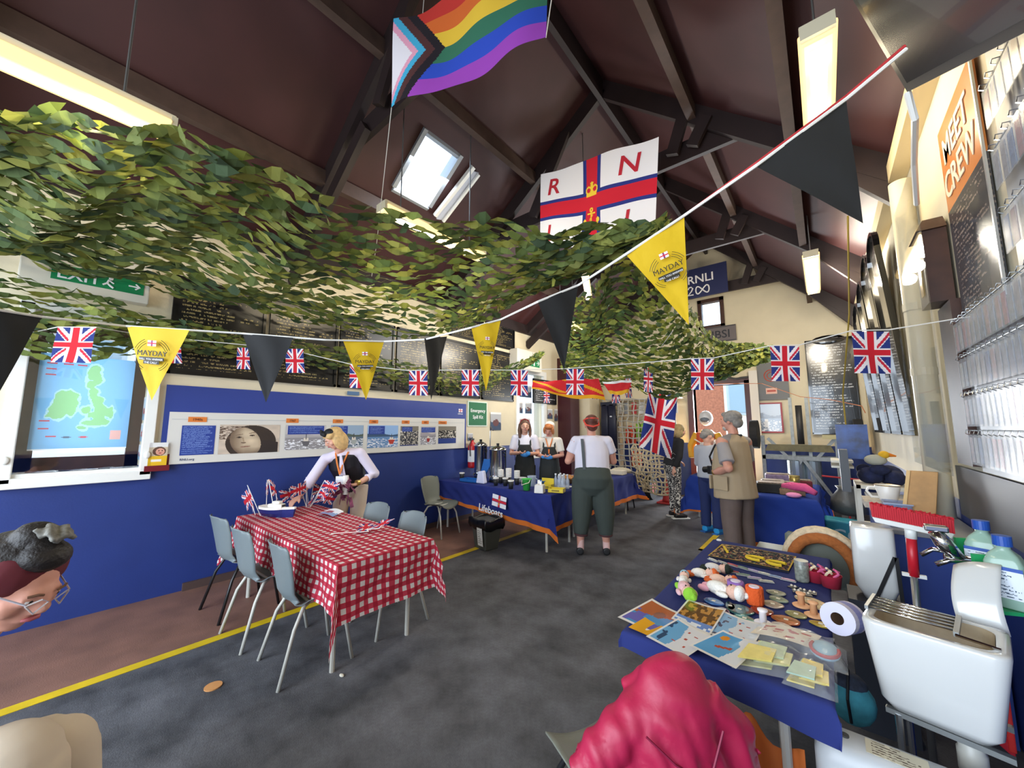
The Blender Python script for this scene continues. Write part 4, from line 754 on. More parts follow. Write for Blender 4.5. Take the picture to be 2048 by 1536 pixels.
tray(-2.73,4.20,R(18),'yellow open cardboard tray at the right front of the tea table'); tray(-3.0,4.36,R(10),'yellow display box standing behind the white cube box',.09,.05,.06,True)
GLS=glass('clear_glass','f2f6f8',.06,.05)
for i in range(6):
    x=-3.02+.075*(i%3)+.02*(i//3); y=4.42+.09*(i//3)-.03*(i%3)
    t=thing('glass_bottle','clear glass bottle in the cluster at the right of the tea table','bottle',(x+.10,y+.05,z0),0,'clear bottles in a cluster behind the yellow trays'); MB().lathe([(.024,0),(.026,.01),(.026,.11),(.012,.15),(.011,.18),(.013,.182)],seg=14).build('bottle_body',mat('clear_bottle','c9d4e4',.1,alpha=.45),t,smooth=True); MB().lathe([(.0135,.178),(.0135,.195),(0,.196)],seg=12).build('cap',mat('cap_white','e6e6e6',.4),t)
t=thing('jug','clear plastic jug behind the green bucket','jug',(-3.28,4.40,z0)); MB().lathe([(.055,0),(.065,.14),(.067,.142),(.06,.13),(.05,.01)],seg=20).build('jug_body',mat('clear_bottle'),t,smooth=True); MB().tube([(.062,0,.12),(.1,0,.1),(.095,0,.04),(.058,0,.03)],.006,6).build('handle',mat('clear_bottle'),t)
tag(MB().lathe([(.04,0),(.06,.02),(.085,.075),(.08,.075),(.055,.025),(0,.02)],seg=24).build('bowl',mat('dark_bowl','c8ccd2',.25),None,smooth=True),'stack of pale bowls behind the paper cups','bowl').location=(-3.60,4.56,z0+.0)
for x,y,l in ((-2.86,4.58,'white plate at the right end of the tea table'),(-2.95,5.6,'white plate on the cake table')):
    tag(MB().lathe([(.05,0),(.11,.012),(.112,.016),(.05,.005),(0,.004)],seg=28).build('plate',mat('china_white','e8e6e2',.3),None,smooth=True),l,'plate').location=(x,y,z0)
t=thing('bread_basket','wicker basket of bread rolls near the woman in braces','basket',(-3.05,5.05,z0)); MB().lathe([(.12,0),(.16,.07),(.165,.072),(.15,.06),(.11,.01)],seg=24).build('basket',mat('wicker','a87c4a',.8,noise=.3,nscale=60),t,smooth=True)
for i in range(6): MB().ell((.08*math.cos(i*1.05),.08*math.sin(i*1.05),.075),(.05,.035,.03)).build('roll',mat('bread_crust','c58c54',.7,noise=.2,nscale=20),t,smooth=True)
for i,(x,y,c,l) in enumerate(((-2.95,5.9,'e4dcc4','cream folded napkins on the cake table'),(-3.2,6.2,'2b3d78','dark blue cake box at the far end of the cake table'),(-3.3,5.4,'d8d8dc','white cake box in the middle of the cake table'),(-2.9,6.45,'ddd2bc','paper bags at the far corner of the cake table'))):
    tag(MB().box(-.13,.13,-.1,.1,0,.05+.03*(i%2)).build('cake_box',mat('box_'+c,c,.7),None,bevel=.01),l,'box').location=(x,y,z0)
cup(-3.02,5.25,'white rimmed cup beside the elbow of the woman in braces')
# bin
t=thing('waste_bin','dark grey swing bin with a black liner and label on the floor','bin',(-3.50,3.70,0),R(-10)); MB().hexa([(-.12,-.10,0),(.12,-.10,0),(.12,.10,0),(-.12,.10,0)],[(-.165,-.14,.36),(.165,-.14,.36),(.165,.14,.36),(-.165,.14,.36)]).build('bin_body',mat('bin_grey','46463f',.5),t,bevel=.012)
LIN=mat('bin_liner','0e0e10',.3)
lr=[]
for z,k in ((.25,1.03),(.30,1.12),(.37,1.10),(.385,1.03),(.37,.95),(.30,.9)):
    lr.append([(.165*k*(1 if abs(math.cos(a))>.7 else abs(math.cos(a))/.7)*(1 if math.cos(a)>0 else -1)+.006*math.sin(a*9+z*40),.14*k*(1 if abs(math.sin(a))>.7 else abs(math.sin(a))/.7)*(1 if math.sin(a)>0 else -1)+.006*math.sin(a*11),z+.012*math.sin(a*5)) for a in [2*PI*i/40 for i in range(40)]])
MB().loft(lr).build('liner',LIN,t,smooth=True)
card('label',(.0,-.135,.06),(.11,-.0,0),(0,-.022,.22),text_mat('bin_label','cfccc4','55534e',9,8,.12,.7,.6),t,.002)
# litter
tag(MB().lathe([(.0,.0),(.045,.0),(.045,.006),(0,.007)],seg=20).build('biscuit',mat('biscuit_tan','c48a52',.8)),'round tan biscuit dropped on the dark floor','biscuit').location=(-2.95,.74,0)
tag(MB().ell((0,0,.005),(.02,.012,.006)).build('scrap',mat('scrap_white','dcd8c8',.8)),'pale scrap on the floor by the near chair leg','scrap').location=(-2.45,1.28,0)
# ---------------------------------------------------------------- goods on the craft stall
z1=.722
def f_ph(kind):
    def f(u,v):
        n=vnoise(u,v,5,kind); n2=vnoise(u,v,12,kind+3); c=base(u,'e6e2de'); m=rect(u,v,.05,.95,.06,.94)
        if kind==41: put(c,m,'4f8fc4'); put(c,m&(v>.55+.35*(u-.5)),'b0603c'); put(c,m&(v<.5-.3*(u-.3))&(n>.4),'6a62b0'); put(c,m&(np.hypot(u-.5,v-.62)<.12),'8a5a4a')
        elif kind==42: put(c,m,'6a4426'); put(c,m&(n2>.5),'c08a44'); put(c,m&(v<.28),'6e8ed0'); put(c,m&(v<.18)&(n2>.5),'e8eef6')
        elif kind==43: put(c,m,'e0dfe4'); put(c,m&(u<.4+.25*(n-.5)),'6ea8d4'); put(c,m&(u<.25)&(n2>.6),'30486c')
        elif kind==44: put(c,m,'d9dbe2'); put(c,m&(u<.45+.3*(n-.5)),'8ab4dc'); put(c,m&(u<.3)&(n2>.62),'50506c')
        else: put(c,m,'dfe0e6'); put(c,m&(u<.62+.2*(n-.5)),'5c9fd0'); put(c,m&(np.hypot((u-.25),(v-.75)*1.2)<.1),'e09030'); put(c,m&(np.abs(v-.4-.3*(u-.4))<.04)&(u>.3)&(u<.62),'b0402c')
        if kind in (43,44):
            for x,y in ((.5,.75),(.6,.5),(.75,.25),(.45,.3),(.7,.7)): put(c,((u-x)/.05)**2+((v-y)/.02)**2<1,'b0443c')
        return c
    return f
def sheet_(name,q,fn,label,cat,group=None,z=z1,nx=44,ny=32,bow=.008,mt=None):
    a,b_,c_,d_=[np.array((*p,0.)) for p in q]
    xf=lambda u,v: np.outer((1-u)*(1-v),a)+np.outer(u*(1-v),b_)+np.outer(u*v,c_)+np.outer((1-u)*v,d_)+np.outer(z+bow*(4*(u-.5)**2)*(v)+bow*.5,[0,0,1])
    return tag(paint(name,nx,ny,fn,xf,None,mt or PGLOSS),label,cat,group)
G='art prints at the near end of the craft table'
sheet_('art_print',[(-.76,1.64),(-.56,1.60),(-.50,1.83),(-.70,1.90)],f_ph(41),'art print of an orange cliff over blue sea, overhanging the table corner','print',G)
sheet_('art_print',[(-.57,1.76),(-.41,1.72),(-.40,1.99),(-.56,1.99)],f_ph(42),'art print of brown figures above a shiny blue strip','print',G,z1+.008)
sheet_('art_print',[(-.60,1.545),(-.44,1.50),(-.38,1.70),(-.54,1.76)],f_ph(43),'mostly white art print overhanging the front edge of the table','print',G,z1+.012)
sheet_('art_print',[(-.43,1.74),(-.27,1.72),(-.25,1.95),(-.41,1.97)],f_ph(44),'pale print with tiny red boats, in the middle of the prints','print',G,z1+.006)
sheet_('art_print',[(-.45,1.575),(-.29,1.53),(-.235,1.76),(-.37,1.76)],f_ph(45),'art print of a red boat and orange sail on blue water','print',G,z1+.018)
sheet_('envelope',[(-.69,1.59),(-.58,1.575),(-.55,1.68),(-.66,1.70)],lambda u,v:base(u,'e0a22a'),'orange envelope under the cliff print','envelope')
FILM=mat('clear_film','e6eaec',.10,alpha=.2)
def packet(q,cols,label,n=4,z=z1,seed=1):
    t=thing('packet',label,'packet',(q[0][0],q[0][1],z)); g=random.Random(seed); o_=V((q[0][0],q[0][1],0)); P_=[V((*p,0))-o_ for p in q]
    bl=lambda u,v:P_[0]*(1-u)*(1-v)+P_[1]*u*(1-v)+P_[2]*u*v+P_[3]*(1-u)*v
    for i in range(n):
        u0=.05+.33*((i*.618)%1); v0=.06+.36*((i*.37+.2)%1); w_,h=.52,.46; pts=[bl(u0,v0),bl(u0+w_,v0+.05),bl(u0+w_-.03,v0+h),bl(u0,v0+h)]
        MB().hexa([p+V((0,0,.003+i*.006)) for p in pts],[p+V((0,0,.008+i*.006)) for p in pts]).build('wax_wrap',mat('wrap_'+cols[i%len(cols)],cols[i%len(cols)],.45,noise=.12,nscale=30),t)
    MB().sheet(lambda u,v:bl(u,v)+V((0,0,.004+.034*math.sin(PI*u)**.5*math.sin(PI*v)**.5+.006*math.sin(u*17+v*9)*math.sin(v*15))),16,16).build('film',FILM,t)
packet([(-.31,1.56),(-.13,1.62),(-.11,1.83),(-.27,1.82)],['d8d48a','b8c9a4','e0cf70'],'clear bag of yellow and green wraps at the table front, left of the pair',6,seed=2)
packet([(-.17,1.575),(-.03,1.575),(-.03,1.77),(-.13,1.78)],['e4cf66','d9c25a','a9c2b0'],'clear bag of yellow wraps at the near right corner of the table',6,seed=3)
t=thing('packet','clear bag with a red patterned tea towel and peg bag','packet',(-.15,1.9,z1)); 
paint('patterned_cloth',40,30,lambda u,v:put(put(base(u,'d8cbb6'),(vnoise(u*3,v*2,4,6)>.60)&rect(u,v,.1,.9,.15,.85),'a8403c'),(np.abs(v-.5)<.03),'d8cbb6'),flat((-.14,-.06,.014),(.19,.02,0),(.03,.13,0),.008),t,PAINT)
MB().sheet(lambda u,v:(-.15+.24*u+.03*v,-.09+.18*v+.02*u,.006+.032*math.sin(PI*u)**.5*math.sin(PI*v)**.5+.005*math.sin(u*15+v*12)),16,14).build('film',FILM,t)
t=thing('packet','clear bag holding a red and blue trimmed pouch at the right table edge','packet',(-.06,1.86,z1)); MB().ell((0,0,.02),(.045,.07,.018)).build('pouch',mat('pouch_blue','8fb4c8',.7),t,smooth=True); MB().tube([(.04*math.cos(a),-.01+.06*math.sin(a),.03) for a in np.linspace(2.6,6.6,14)],.006,6).build('trim',mat('pouch_red','b03038',.7),t); MB().sheet(lambda u,v:(-.07+.13*u,-.1+.18*v,.006+.045*math.sin(PI*u)**.5*math.sin(PI*v)**.5),10,10).build('film',FILM,t)
# crocheted dolls
def doll(x,y,rz,hat,body_c,label,s=1,hat2=None):
    t=thing('crochet_doll',label,'soft toy',(x,y,z1),rz); k=s
    yb=mat('yarn_'+body_c,body_c,.95,bump=.6,bscale=120)
    MB().ell((0,0,.028*k),(.05*k,.030*k,.028*k)).build('body',yb,t,smooth=True); MB().ell((.065*k,0,.032*k),(.03*k,.03*k,.03*k)).build('head',mat('yarn_skin','e4b8a4',.95,bump=.6,bscale=120),t,smooth=True)
    MB().ell((.088*k,0,.034*k),(.022*k,.031*k,.031*k)).ell((.105*k,.01*k,.03*k),(.016*k,.014*k,.014*k)).build('hat',mat('yarn_'+hat,hat,.95,bump=.6,bscale=120),t,smooth=True)
    for sx in (-1,1):
        MB().ell((.03*k,sx*.035*k,.02*k),(.028*k,.012*k,.012*k)).build('arm',yb,t,smooth=True); MB().ell((-.055*k,sx*.018*k,.016*k),(.026*k,.014*k,.014*k)).build('leg',mat('yarn_'+(hat2 or hat),hat2 or hat,.95),t,smooth=True)
        MB().ell((.060*k,sx*.010*k,.062*k),.0035*k).build('eye',BLACK,t)
doll(-.60,2.08,R(-60),'8cc63a','e0b4b8','crochet doll with bright green hat and shoes',1.05,'8cc63a'); doll(-.64,2.20,R(100),'9cc8dc','e6e2dc','white crochet doll with a pale blue cap at the table edge',.8)
doll(-.47,2.18,R(-15),'f0ede6','eeeae2','white crochet unicorn lying with its round head to the right',1.15,'e7a6b4'); doll(-.60,2.36,R(20),'d8642c','eee6dc','crochet doll with an orange cap, further left of two',.85); doll(-.50,2.33,R(10),'d8642c','e8c0a8','crochet doll with an orange cap, nearer the purple pot',.85,'d8642c'); doll(-.56,2.50,R(0),'1f2a22','d8d2cc','crochet doll with a black hat at the back of the toys',.85)
def pot(x,y,c,label):
    t=thing('crochet_pot',label,'pot',(x,y,z1)); 
    rg=[[(.036*q*(1+.035*math.cos(a*14)),0,0) for a in [0]] for q in (1,)]
    L_=[]
    for z,k in ((0,.92),(.01,1),(.03,1.03),(.05,1),(.068,1.02),(.078,.97),(.078,.8),(.075,.5),(.075,.05)): L_.append([(.036*k*(1+.03*math.cos(i/48*2*PI*12))*math.cos(2*PI*i/48),.036*k*(1+.03*math.cos(i/48*2*PI*12))*math.sin(2*PI*i/48),z) for i in range(48)])
    MB().loft(L_).build('cover',mat('yarn_'+c,c,.9,bump=.6,bscale=90),t,smooth=True); MB().lathe([(0,.0755),(.022,.0755),(.022,.08),(0,.081)],seg=16).build('lid_disc',mat('lid_pale','d8cfe0' if c[0]=='8' else 'f0b890',.6),t)
pot(-.395,2.20,'8a62a8','purple crocheted pot beside the orange one'); pot(-.315,2.18,'d9581f','orange crocheted pot beside the purple one')
cs=[(-.25,2.38,.042,.022,'8f9488'),(-.235,2.30,.04,.022,'7f9080'),(-.25,2.22,.042,.026,'a08c80'),(-.16,2.17,.04,.022,'8c8858'),(-.075,2.13,.038,.016,'b39a3a'),(-.19,2.08,.052,.026,'a8562c'),(-.28,2.11,.045,.026,'7c2a2a'),(-.36,2.06,.055,.035,'2a5a5c'),(-.47,2.075,.045,.022,'3c68a4'),(-.50,1.985,.05,.024,'6a3a58'),(-.42,1.985,.035,.03,'4c2050'),(-.33,1.98,.04,.02,'44948c'),(-.20,2.01,.035,.02,'c8b4ac'),(-.12,2.38,.06,.026,'d8bd92'),(-.07,2.33,.045,.024,'d8bd92'),(-.40,2.07,.02,.03,'1f3f44')]
nm={'8f9488':'grey','7f9080':'sage green','a08c80':'mottled brown','8c8858':'olive','b39a3a':'mustard','a8562c':'rust orange','7c2a2a':'dark red','2a5a5c':'large dark teal','3c68a4':'blue','6a3a58':'plum','4c2050':'deep purple','44948c':'turquoise','c8b4ac':'pale pink','d8bd92':'tan','1f3f44':'small black teal'}
for i,(x,y,a,b_,c) in enumerate(cs):
    g=random.Random(i); t=thing('resin_coaster','%s resin coaster %s'%(nm[c],['behind the pots','beside the orange pot','right of the orange pot','between the orange pot and bobbin dolls','at the right table edge','in front of the tan bobbins','in front of the orange pot','in front of the purple pot','left of the big teal one','nearest the prints','just behind the brown print','by the white bobbin','under the patterned bag','nearest the right edge, behind the bobbins','beside the other tan one, closer to the bobbins','overlapping the big teal one'][i]),'coaster',(x,y,z1),g.random()*.6-.3)
    ring=[[(a*k*(1+.06*math.sin(3*q+i))*math.cos(q),b_*1.6*k*(1+.05*math.cos(4*q))*math.sin(q),z) for q in [2*PI*j/28 for j in range(28)]] for z,k in ((0,.95),(.003,1),(.006,.98),(.0065,.85))]
    MB().loft(ring).build('disc',mat('resin_'+c,c,.12,noise=.35,nscale=30,coat=.6),t,smooth=True); MB().box(-.008,.008,-.007,.007,.0068,.0075).build('price_tag',mat('tag_cream','ded8c4',.7),t)
def bobbin(x,y,c,label):
    t=thing('bobbin_holder',label,'candle holder',(x,y,z1)); m=mat('bobbin_'+c,c,.6); MB().lathe([(0,0),(.034,0),(.036,.005),(.03,.009),(.014,.012)],seg=24).build('base_disc',m,t,smooth=True); MB().lathe([(.014,.012),(.013,.05),(.019,.054),(.019,.060),(.008,.062)],seg=18).build('stem',m,t,smooth=True)
bobbin(-.145,2.29,'dfa678','tan bobbin shaped holder, left and farther of the pair'); bobbin(-.098,2.21,'dfa678','tan bobbin shaped holder, right and nearer of the pair'); bobbin(-.262,1.985,'e6e0e4','white bobbin shaped holder between prints and coasters')
# patterned bag, strips, jars, sweets
def f_floral(u,v):
    n=vnoise(u*5,v*3,8,12); n2=vnoise(u*5+9,v*3,8,14); c=base(u,'1c1c2a'); put(c,n>.68,'c8a87a'); put(c,n2>.72,'8a5a4c'); put(c,(n>.55)&(n2<.25),'54705c'); put(c,(u<.015)|(u>.985)|(v<.03)|(v>.97),'c9a83c'); return c
t=thing('tote_bag','dark floral fabric bag with yellow handles at the far end of the craft table','bag',(-.42,2.9,z1)); paint('bag_panel',110,50,f_floral,flat((-.22,-.16,.012),(.42,.01,0),(.02,.33,0),.004),t,PCLOTH); MB().box(-.21,.2,-.15,.16,0,.011).build('bag_back',mat('bag_navy','1c1c2a',.9),t)
YH=mat('yellow_strap','d8b72c',.8)
for cx,cy in ((.03,-.06),(.14,-.08)): MB().tube([(cx+.05*math.cos(a),cy+.035*math.sin(a),.022) for a in np.linspace(.6,5.2,12)],.009,6).build('handle',YH,t)
MB().tube([(-.17,.08,.02),(-.13,-.03,.02)],.008,6).build('strap',YH,t)
g=random.Random(4)
cols=['cfc8bc','b8b0a4','d06868','8a9a84','c4b0c8','e0d8c0','90a0b8','d8a8b0']
desc=['pale','beige','red','sage','lilac','cream','blue grey','pink']
for i in range(14):
    x=-.60+.055*(i%8)+.02*(i//8); y=2.70-.03*(i%8)*.4-.12*(i//8); c=cols[i%8]
    t=thing('bracelet_strip','%s beaded strip on clear card, %s row behind the toys'%(desc[i%8],'far' if i<8 else 'near'),'bracelet',(x,y,z1),R(-30+4*i)); MB().box(-.035,.035,-.012,.012,0,.003).build('backing_card',mat('film_card','c4c8cc',.3,alpha=.7),t); MB().tube([(-.03,0,.006),(0,.003,.007),(.03,0,.006)],.004,6).build('beads',mat('bead_'+c,c,.4,noise=.4,nscale=200),t)
t=thing('sweet_jar','clear jar with a grey green fill between the bag and red basket','jar',(-.155,2.66,z1)); MB().lathe([(.03,0),(.032,.01),(.032,.085),(.028,.095),(.03,.105)],seg=20).build('glass_body',mat('jar_fill','8e9288',.2,noise=.4,nscale=60),t,smooth=True); MB().lathe([(.0325,.09),(.0325,.108),(0,.109)],seg=20).build('lid',mat('jar_lid','b8bcb8',.3,.6),t)
def basket(x,y,label,r=.045):
    t=thing('red_basket',label,'basket',(x,y,z1)); MB().lathe([(r*.85,0),(r*1.05,.06),(r*1.08,.062),(r,.055),(r*.8,.005)],seg=24).build('basket',mat('red_felt','a81c38',.85),t,smooth=True)
    for i in range(5): MB().tube([(r*.6*math.cos(i*1.3),r*.6*math.sin(i*1.3),.055),(r*.9*math.cos(i*1.3+.5),r*.9*math.sin(i*1.3+.5),.075),(r*.5*math.cos(i*1.3+1),r*.5*math.sin(i*1.3+1),.085)],.006,6).build('handle',mat('cord_'+('e8d8b8' if i%2 else 'd06090'),'e8d8b8' if i%2 else 'd06090',.8),t)
basket(-.10,2.70,'red felt basket of trinkets next to the clear jar'); basket(-.035,2.66,'red felt basket under a clear cup at the right table edge')
for k,(x,y) in enumerate(((-.19,2.53),(-.15,2.50),(-.11,2.49),(-.17,2.46),(-.13,2.44))):
    t=thing('earring_card','black earring card with small pale studs','earring card',(x,y,z1+.002*k),R(10*k-20),'black earring cards in front of the jar'); MB().box(-.018,.018,-.022,.022,0,.002).build('card',BLACK,t)
    for sx in (-1,1): MB().ell((sx*.008,.004,.005),.006).build('stud',mat('stud_cream','e4d8c4',.5),t)
tag(MB().tube([(-.64+.012*math.cos(a),3.08+.012*math.sin(a),.735+.02) for a in np.linspace(0,2*PI,14)],.005,6).build('white_ring',WHITE),'small white ring standing by the bag at the far table corner','ring')
# ---------------------------------------------------------------- goods on the blue table behind the vest man
z2=.712
for x,y,sx,sy,h,c,l in ((-.62,6.5,.14,.1,.10,'b4a08c','tan storage basket behind the vest man'),(-.60,6.05,.16,.12,.12,'2a2c2a','black and cream patterned basket at the front of the blue table'),(-.44,6.3,.08,.06,.11,'b8b4a4','small grey green tin on the blue table'),(-.38,5.98,.13,.08,.07,'9a7a5c','cardboard box under the pink mermaid tail'),(-.30,6.85,.1,.08,.09,'7a2a34','dark red box at the back of the blue table'),(-.60,7.0,.16,.1,.14,'8c7c9c','lilac toy box at the back of the blue table'),(-.28,6.25,.07,.05,.05,'b02028','red gift tin by the gold can')):
    t=thing('box',l,'box',(x,y,z2),R(8)); MB().box(-sx,sx,-sy,sy,0,h).build('carton',mat('goods_'+c,c,.7,noise=.3,nscale=25),t,bevel=.01); MB().box(-sx*.9,sx*.9,-sy*.9,sy*.9,h,h+.012).build('contents',mat('goods_mix','8a7a6a',.8,noise=.6,nscale=60),t)
t=thing('gold_can','gold foil covered can on the blue table behind the vest man','can',(-.37,6.45,z2)); MB().lathe([(.06,0),(.06,.18),(.05,.19),(.0,.185)],seg=20).build('can_body',mat('gold_foil','c9b46a',.3,.8,noise=.2,nscale=30),t,smooth=True); MB().lathe([(.061,.17),(.063,.18),(.061,.19)],seg=20,cap=False).build('rim',mat('gold_foil'),t)
t=thing('pink_mermaid_tail','pink knitted mermaid tail curling over the boxes on the blue table','soft toy',(-.3,5.9,z2+.09)); MB().tube([(-.22,.1,.0),(-.08,.03,.02),(.06,-.02,.02),(.16,-.08,-.03)],[.025,.05,.05,.03],12).build('tail',mat('pink_knit','d8588c',.9,bump=.5,bscale=100),t,smooth=True); MB().ell((-.05,-.16,-.06),(.08,.06,.03)).build('fin',mat('pink_pale','e08cba',.9),t,smooth=True)
t=thing('wicker_basket','open cream and black wicker basket on the far small table','basket',(-1.6,7.5,z2)); MB().lathe([(.15,0),(.2,.12),(.205,.125),(.19,.11),(.14,.01)],seg=24).build('basket',mat('pattern_basket','6a6a68',.8,noise=.7,nscale=40),t,smooth=True); MB().lathe([(.206,.12),(.208,.135),(.19,.13)],seg=24,cap=False).build('rim',mat('black_rim','17171a',.6),t)
# ---------------------------------------------------------------- sink corner at the right
CER=mat('white_ceramic','cfd0ce',.18,coat=.4)
t=thing('sink','white ceramic sink with a bar rack at the lower right','sink',(.045,1.885,0),R(-12))
W_,D_,ZT,ZB=.33,.26,.88,.60
def rr(x0,x1,y0,y1,r,z,n=5):
    P_=[]
    for cx,cy,a0 in ((x1-r,y1-r,0),(x0+r,y1-r,90),(x0+r,y0+r,180),(x1-r,y0+r,270)):
        for i in range(n+1): a=R(a0+90*i/n); P_.append((cx+r*math.cos(a),cy+r*math.sin(a),z))
    return P_
MB().loft([rr(.05,W_-.06,.03,D_-.03,.03,ZB),rr(.03,W_-.035,.012,D_-.012,.035,ZB+.03),rr(0,W_,0,D_,.035,ZT-.01),rr(.003,W_-.003,.003,D_-.003,.035,ZT),rr(.025,W_-.03,.025,D_-.02,.045,ZT),rr(.028,W_-.033,.028,D_-.023,.04,ZT-.03),rr(.05,W_-.05,.04,D_-.04,.04,ZT-.20),rr(.1,W_-.1,.08,D_-.08,.03,ZT-.21)]).build('basin',CER,t,smooth=True)
MB().loft([rr(.027,W_-.032,.027,D_-.022,.044,ZT-.004),rr(.03,W_-.035,.03,D_-.025,.04,ZT-.03),rr(.052,W_-.052,.042,D_-.042,.04,ZT-.195),rr(.1,W_-.1,.08,D_-.08,.03,ZT-.2)],cap=False).build('basin_lining',mat('stained_ceramic','b3a184',.3,noise=.15,nscale=20),t,smooth=True)
for i in range(5): MB().tube([(.005,.10+i*.032,ZT+.01),(.22,.10+i*.032,ZT+.01)],.0045,8).build('rack_bar',CHROME,t,smooth=True)
MB().box(.215,.228,.07,.25,ZT,ZT+.015).build('rack_frame',STEEL,t); MB().box(.0,.01,.09,.25,ZT+.003,ZT+.016).build('rack_frame',STEEL,t); MB().tube([(.22,.07,ZT+.006),(.31,.05,ZT+.006)],.005,6).build('rack_arm',CHROME,t)
MB().sheet(lambda u,v:(.215+.115*u-.01*math.sin(v*PI),.30+.10*v*v+.0*u,ZT-.03+.21*v-.03*v*(1-u)**3),8,10).build('splashback',CER,t,smooth=True,solid=.03)
MB().beam((.04,.035,ZB-.009),(.31,.035,ZB-.009),.02,.016).build('support_bar',STEEL,t); MB().beam((.04,.22,ZB-.009),(.31,.22,ZB-.009),.02,.016).build('support_bar',STEEL,t)
for x,y in ((.07,.03),(.07,.22),(.34,.22)): MB().tube([(x,y,0),(x,y,ZB-.01)],.010,8).build('leg',CHROME,t)
MB().lathe([(.028,ZB),(.03,ZB-.07),(.034,ZB-.075),(.034,ZB-.14),(.02,ZB-.16),(.02,0.0)],(.22,.12,0),16).build('waste_pipe',mat('grey_white_pipe','c4c2b8',.4),t,smooth=True)
t=thing('mixer_tap','chrome mixer tap with two levers over the sink','tap',(.44,2.38,1.02)); MB().tube([(.17,.05,-.02),(.02,.02,-.0),(-.10,.0,.0)],.016,10).build('pipe',CHROME,t,smooth=True)
MB().tube([(-.06,0,.0),(-.10,0,.06),(-.12,.0,.10)],[.022,.03,.022],12).build('valve_body',CHROME,t,smooth=True); MB().tube([(-.02,-.01,0),(-.09,-.02,-.005),(-.13,-.02,-.03)],.010,8).build('spout',CHROME,t,smooth=True); MB().tube([(-.06,.02,.02),(-.13,.02,.02),(-.165,.02,-.01)],.009,8).build('spout',CHROME,t,smooth=True)
MB().box(-.15,-.08,-.02,.02,.10,.125).build('lever',CHROME,t,bevel=.006)
# broom standing on its handle, bristles up
t=thing('broom','red scrubbing broom stood bristles up on a red and silver handle','broom',(.27,2.62,0)); 
MB().tube([(-.01,-.02,.0),(.0,.0,.93)],.014,10).build('pole',mat('brushed_aluminium','c0c4ca',.3,.9),t,smooth=True); MB().tube([(0,0,.86),(.005,.003,1.04)],.019,12).build('grip',mat('handle_red','c21d2c',.4),t,smooth=True); MB().tube([(.005,.003,1.03),(.007,.004,1.085)],.021,12).build('collar',WHITE,t,smooth=True); MB().box(-.04,.04,-.008,.008,.855,.87).build('clip',WHITE,t)
MB().hexa([(-.115,-.03,1.09),(.13,-.03,1.055),(.13,.03,1.055),(-.115,.03,1.09)],[(-.125,-.03,1.115),(.14,-.03,1.08),(.14,.03,1.08),(-.125,.03,1.115)]).build('head_block',WHITE,t,bevel=.004)
br=MB(); g=random.Random(3)
for i in range(34):
    for j in range(5):
        x=-.12+.258*i/33; y=-.024+.012*j; z=1.115-.035*(i/33); br.add([(x-.003,y,z),(x+.003,y,z),(x+g.uniform(-.006,.006)+.003,y+g.uniform(-.006,.006),z+.065+g.uniform(-.004,.004)),(x+g.uniform(-.006,.006)-.003,y+.003,z+.063)],[(0,1,2,3)]); br.box(x-.0035,x+.0035,y-.004,y+.004,z,z+.058)
br.build('bristles',mat('bristle_red','c2182a',.7),t)
# soap bottles in green wall brackets
for x,y,z,l in ((.458,2.43,.93,'left soap bottle with a blue cap in a green bracket'),(.468,2.245,.912,'nearer soap bottle with a blue cap in a green bracket')):
    t=thing('soap_bottle',l,'bottle',(x,y,z),R(-24)); gb=mat('soap_green','9fbfae',.1,alpha=.85)
    MB().loft([rr(-.045,.045,-.035,.035,.015,q) for q in (0,.005)]+[rr(-.047,.047,-.037,.037,.016,q) for q in (.01,.15)]+[rr(-.035,.035,-.028,.028,.014,.18),rr(-.018,.018,-.018,.018,.0179,.2),rr(-.018,.018,-.018,.018,.0179,.215)]).build('bottle_body',gb,t,smooth=True)
    MB().lathe([(.024,.21),(.024,.245),(.0,.247)],seg=20).build('cap',mat('cap_blue','2450a8',.35),t); card('label',(-.045,-.0385,.035),(.09,0,0),(0,0,.095),text_mat('soap_label','dfe6ee','44566a',8,10,.08,.7,.4),t,.001); MB().box(-.045,.045,-.0395,-.0385,.13,.142).build('label_band',mat('cap_blue'),t)
    b=thing('wall_bracket','green plastic bracket gripping the '+('left' if y>2.3 else 'nearer')+' soap bottle','bracket',(x,y,z),R(24)); gp=mat('bracket_green','2aa060',.35); MB().box(-.06,.065,-.05,.06,-.014,-.002).box(-.055,.065,.046,.06,-.014,.16).hexa([(.054,-.045,-.01),(.066,-.045,-.01),(.066,.06,-.01),(.054,.06,-.01)],[(.054,-.045,.03),(.066,-.045,.03),(.066,.06,.15),(.054,.06,.15)]).build('holder',gp,b); MB().tube([(.0,.05,.08),(.09,.07,.09)],.012,6).build('arm',gp,b)
t=thing('hand_brush','small red hand brush with a black handle hung beside the sink','brush',(.395,2.15,.47)); MB().tube([(0,0,.17),(.0,.0,.24),(.005,0,.33)],[.014,.012,.016],10).build('handle',BLACK,t,smooth=True); MB().hexa([(-.03,-.015,.02),(.015,-.015,-.02),(.015,.015,-.02),(-.03,.015,.02)],[(-.055,-.015,.14),(.012,-.015,.18),(.012,.015,.18),(-.055,.015,.14)]).build('bristles',mat('bristle_red'),t,bevel=.003); MB().box(-.0,.018,-.018,.018,.0,.18).build('brush_back',mat('brush_back_red','d8322c',.4),t,bevel=.004)
tag(MB().tube([(0,0,0),(.0,.02,.12),(.003,.03,.2)],[.016,.013,.016],8).build('brush_handle',BLACK,None,smooth=True),'second black brush handle at the right picture edge','brush').location=(.46,2.05,.58)
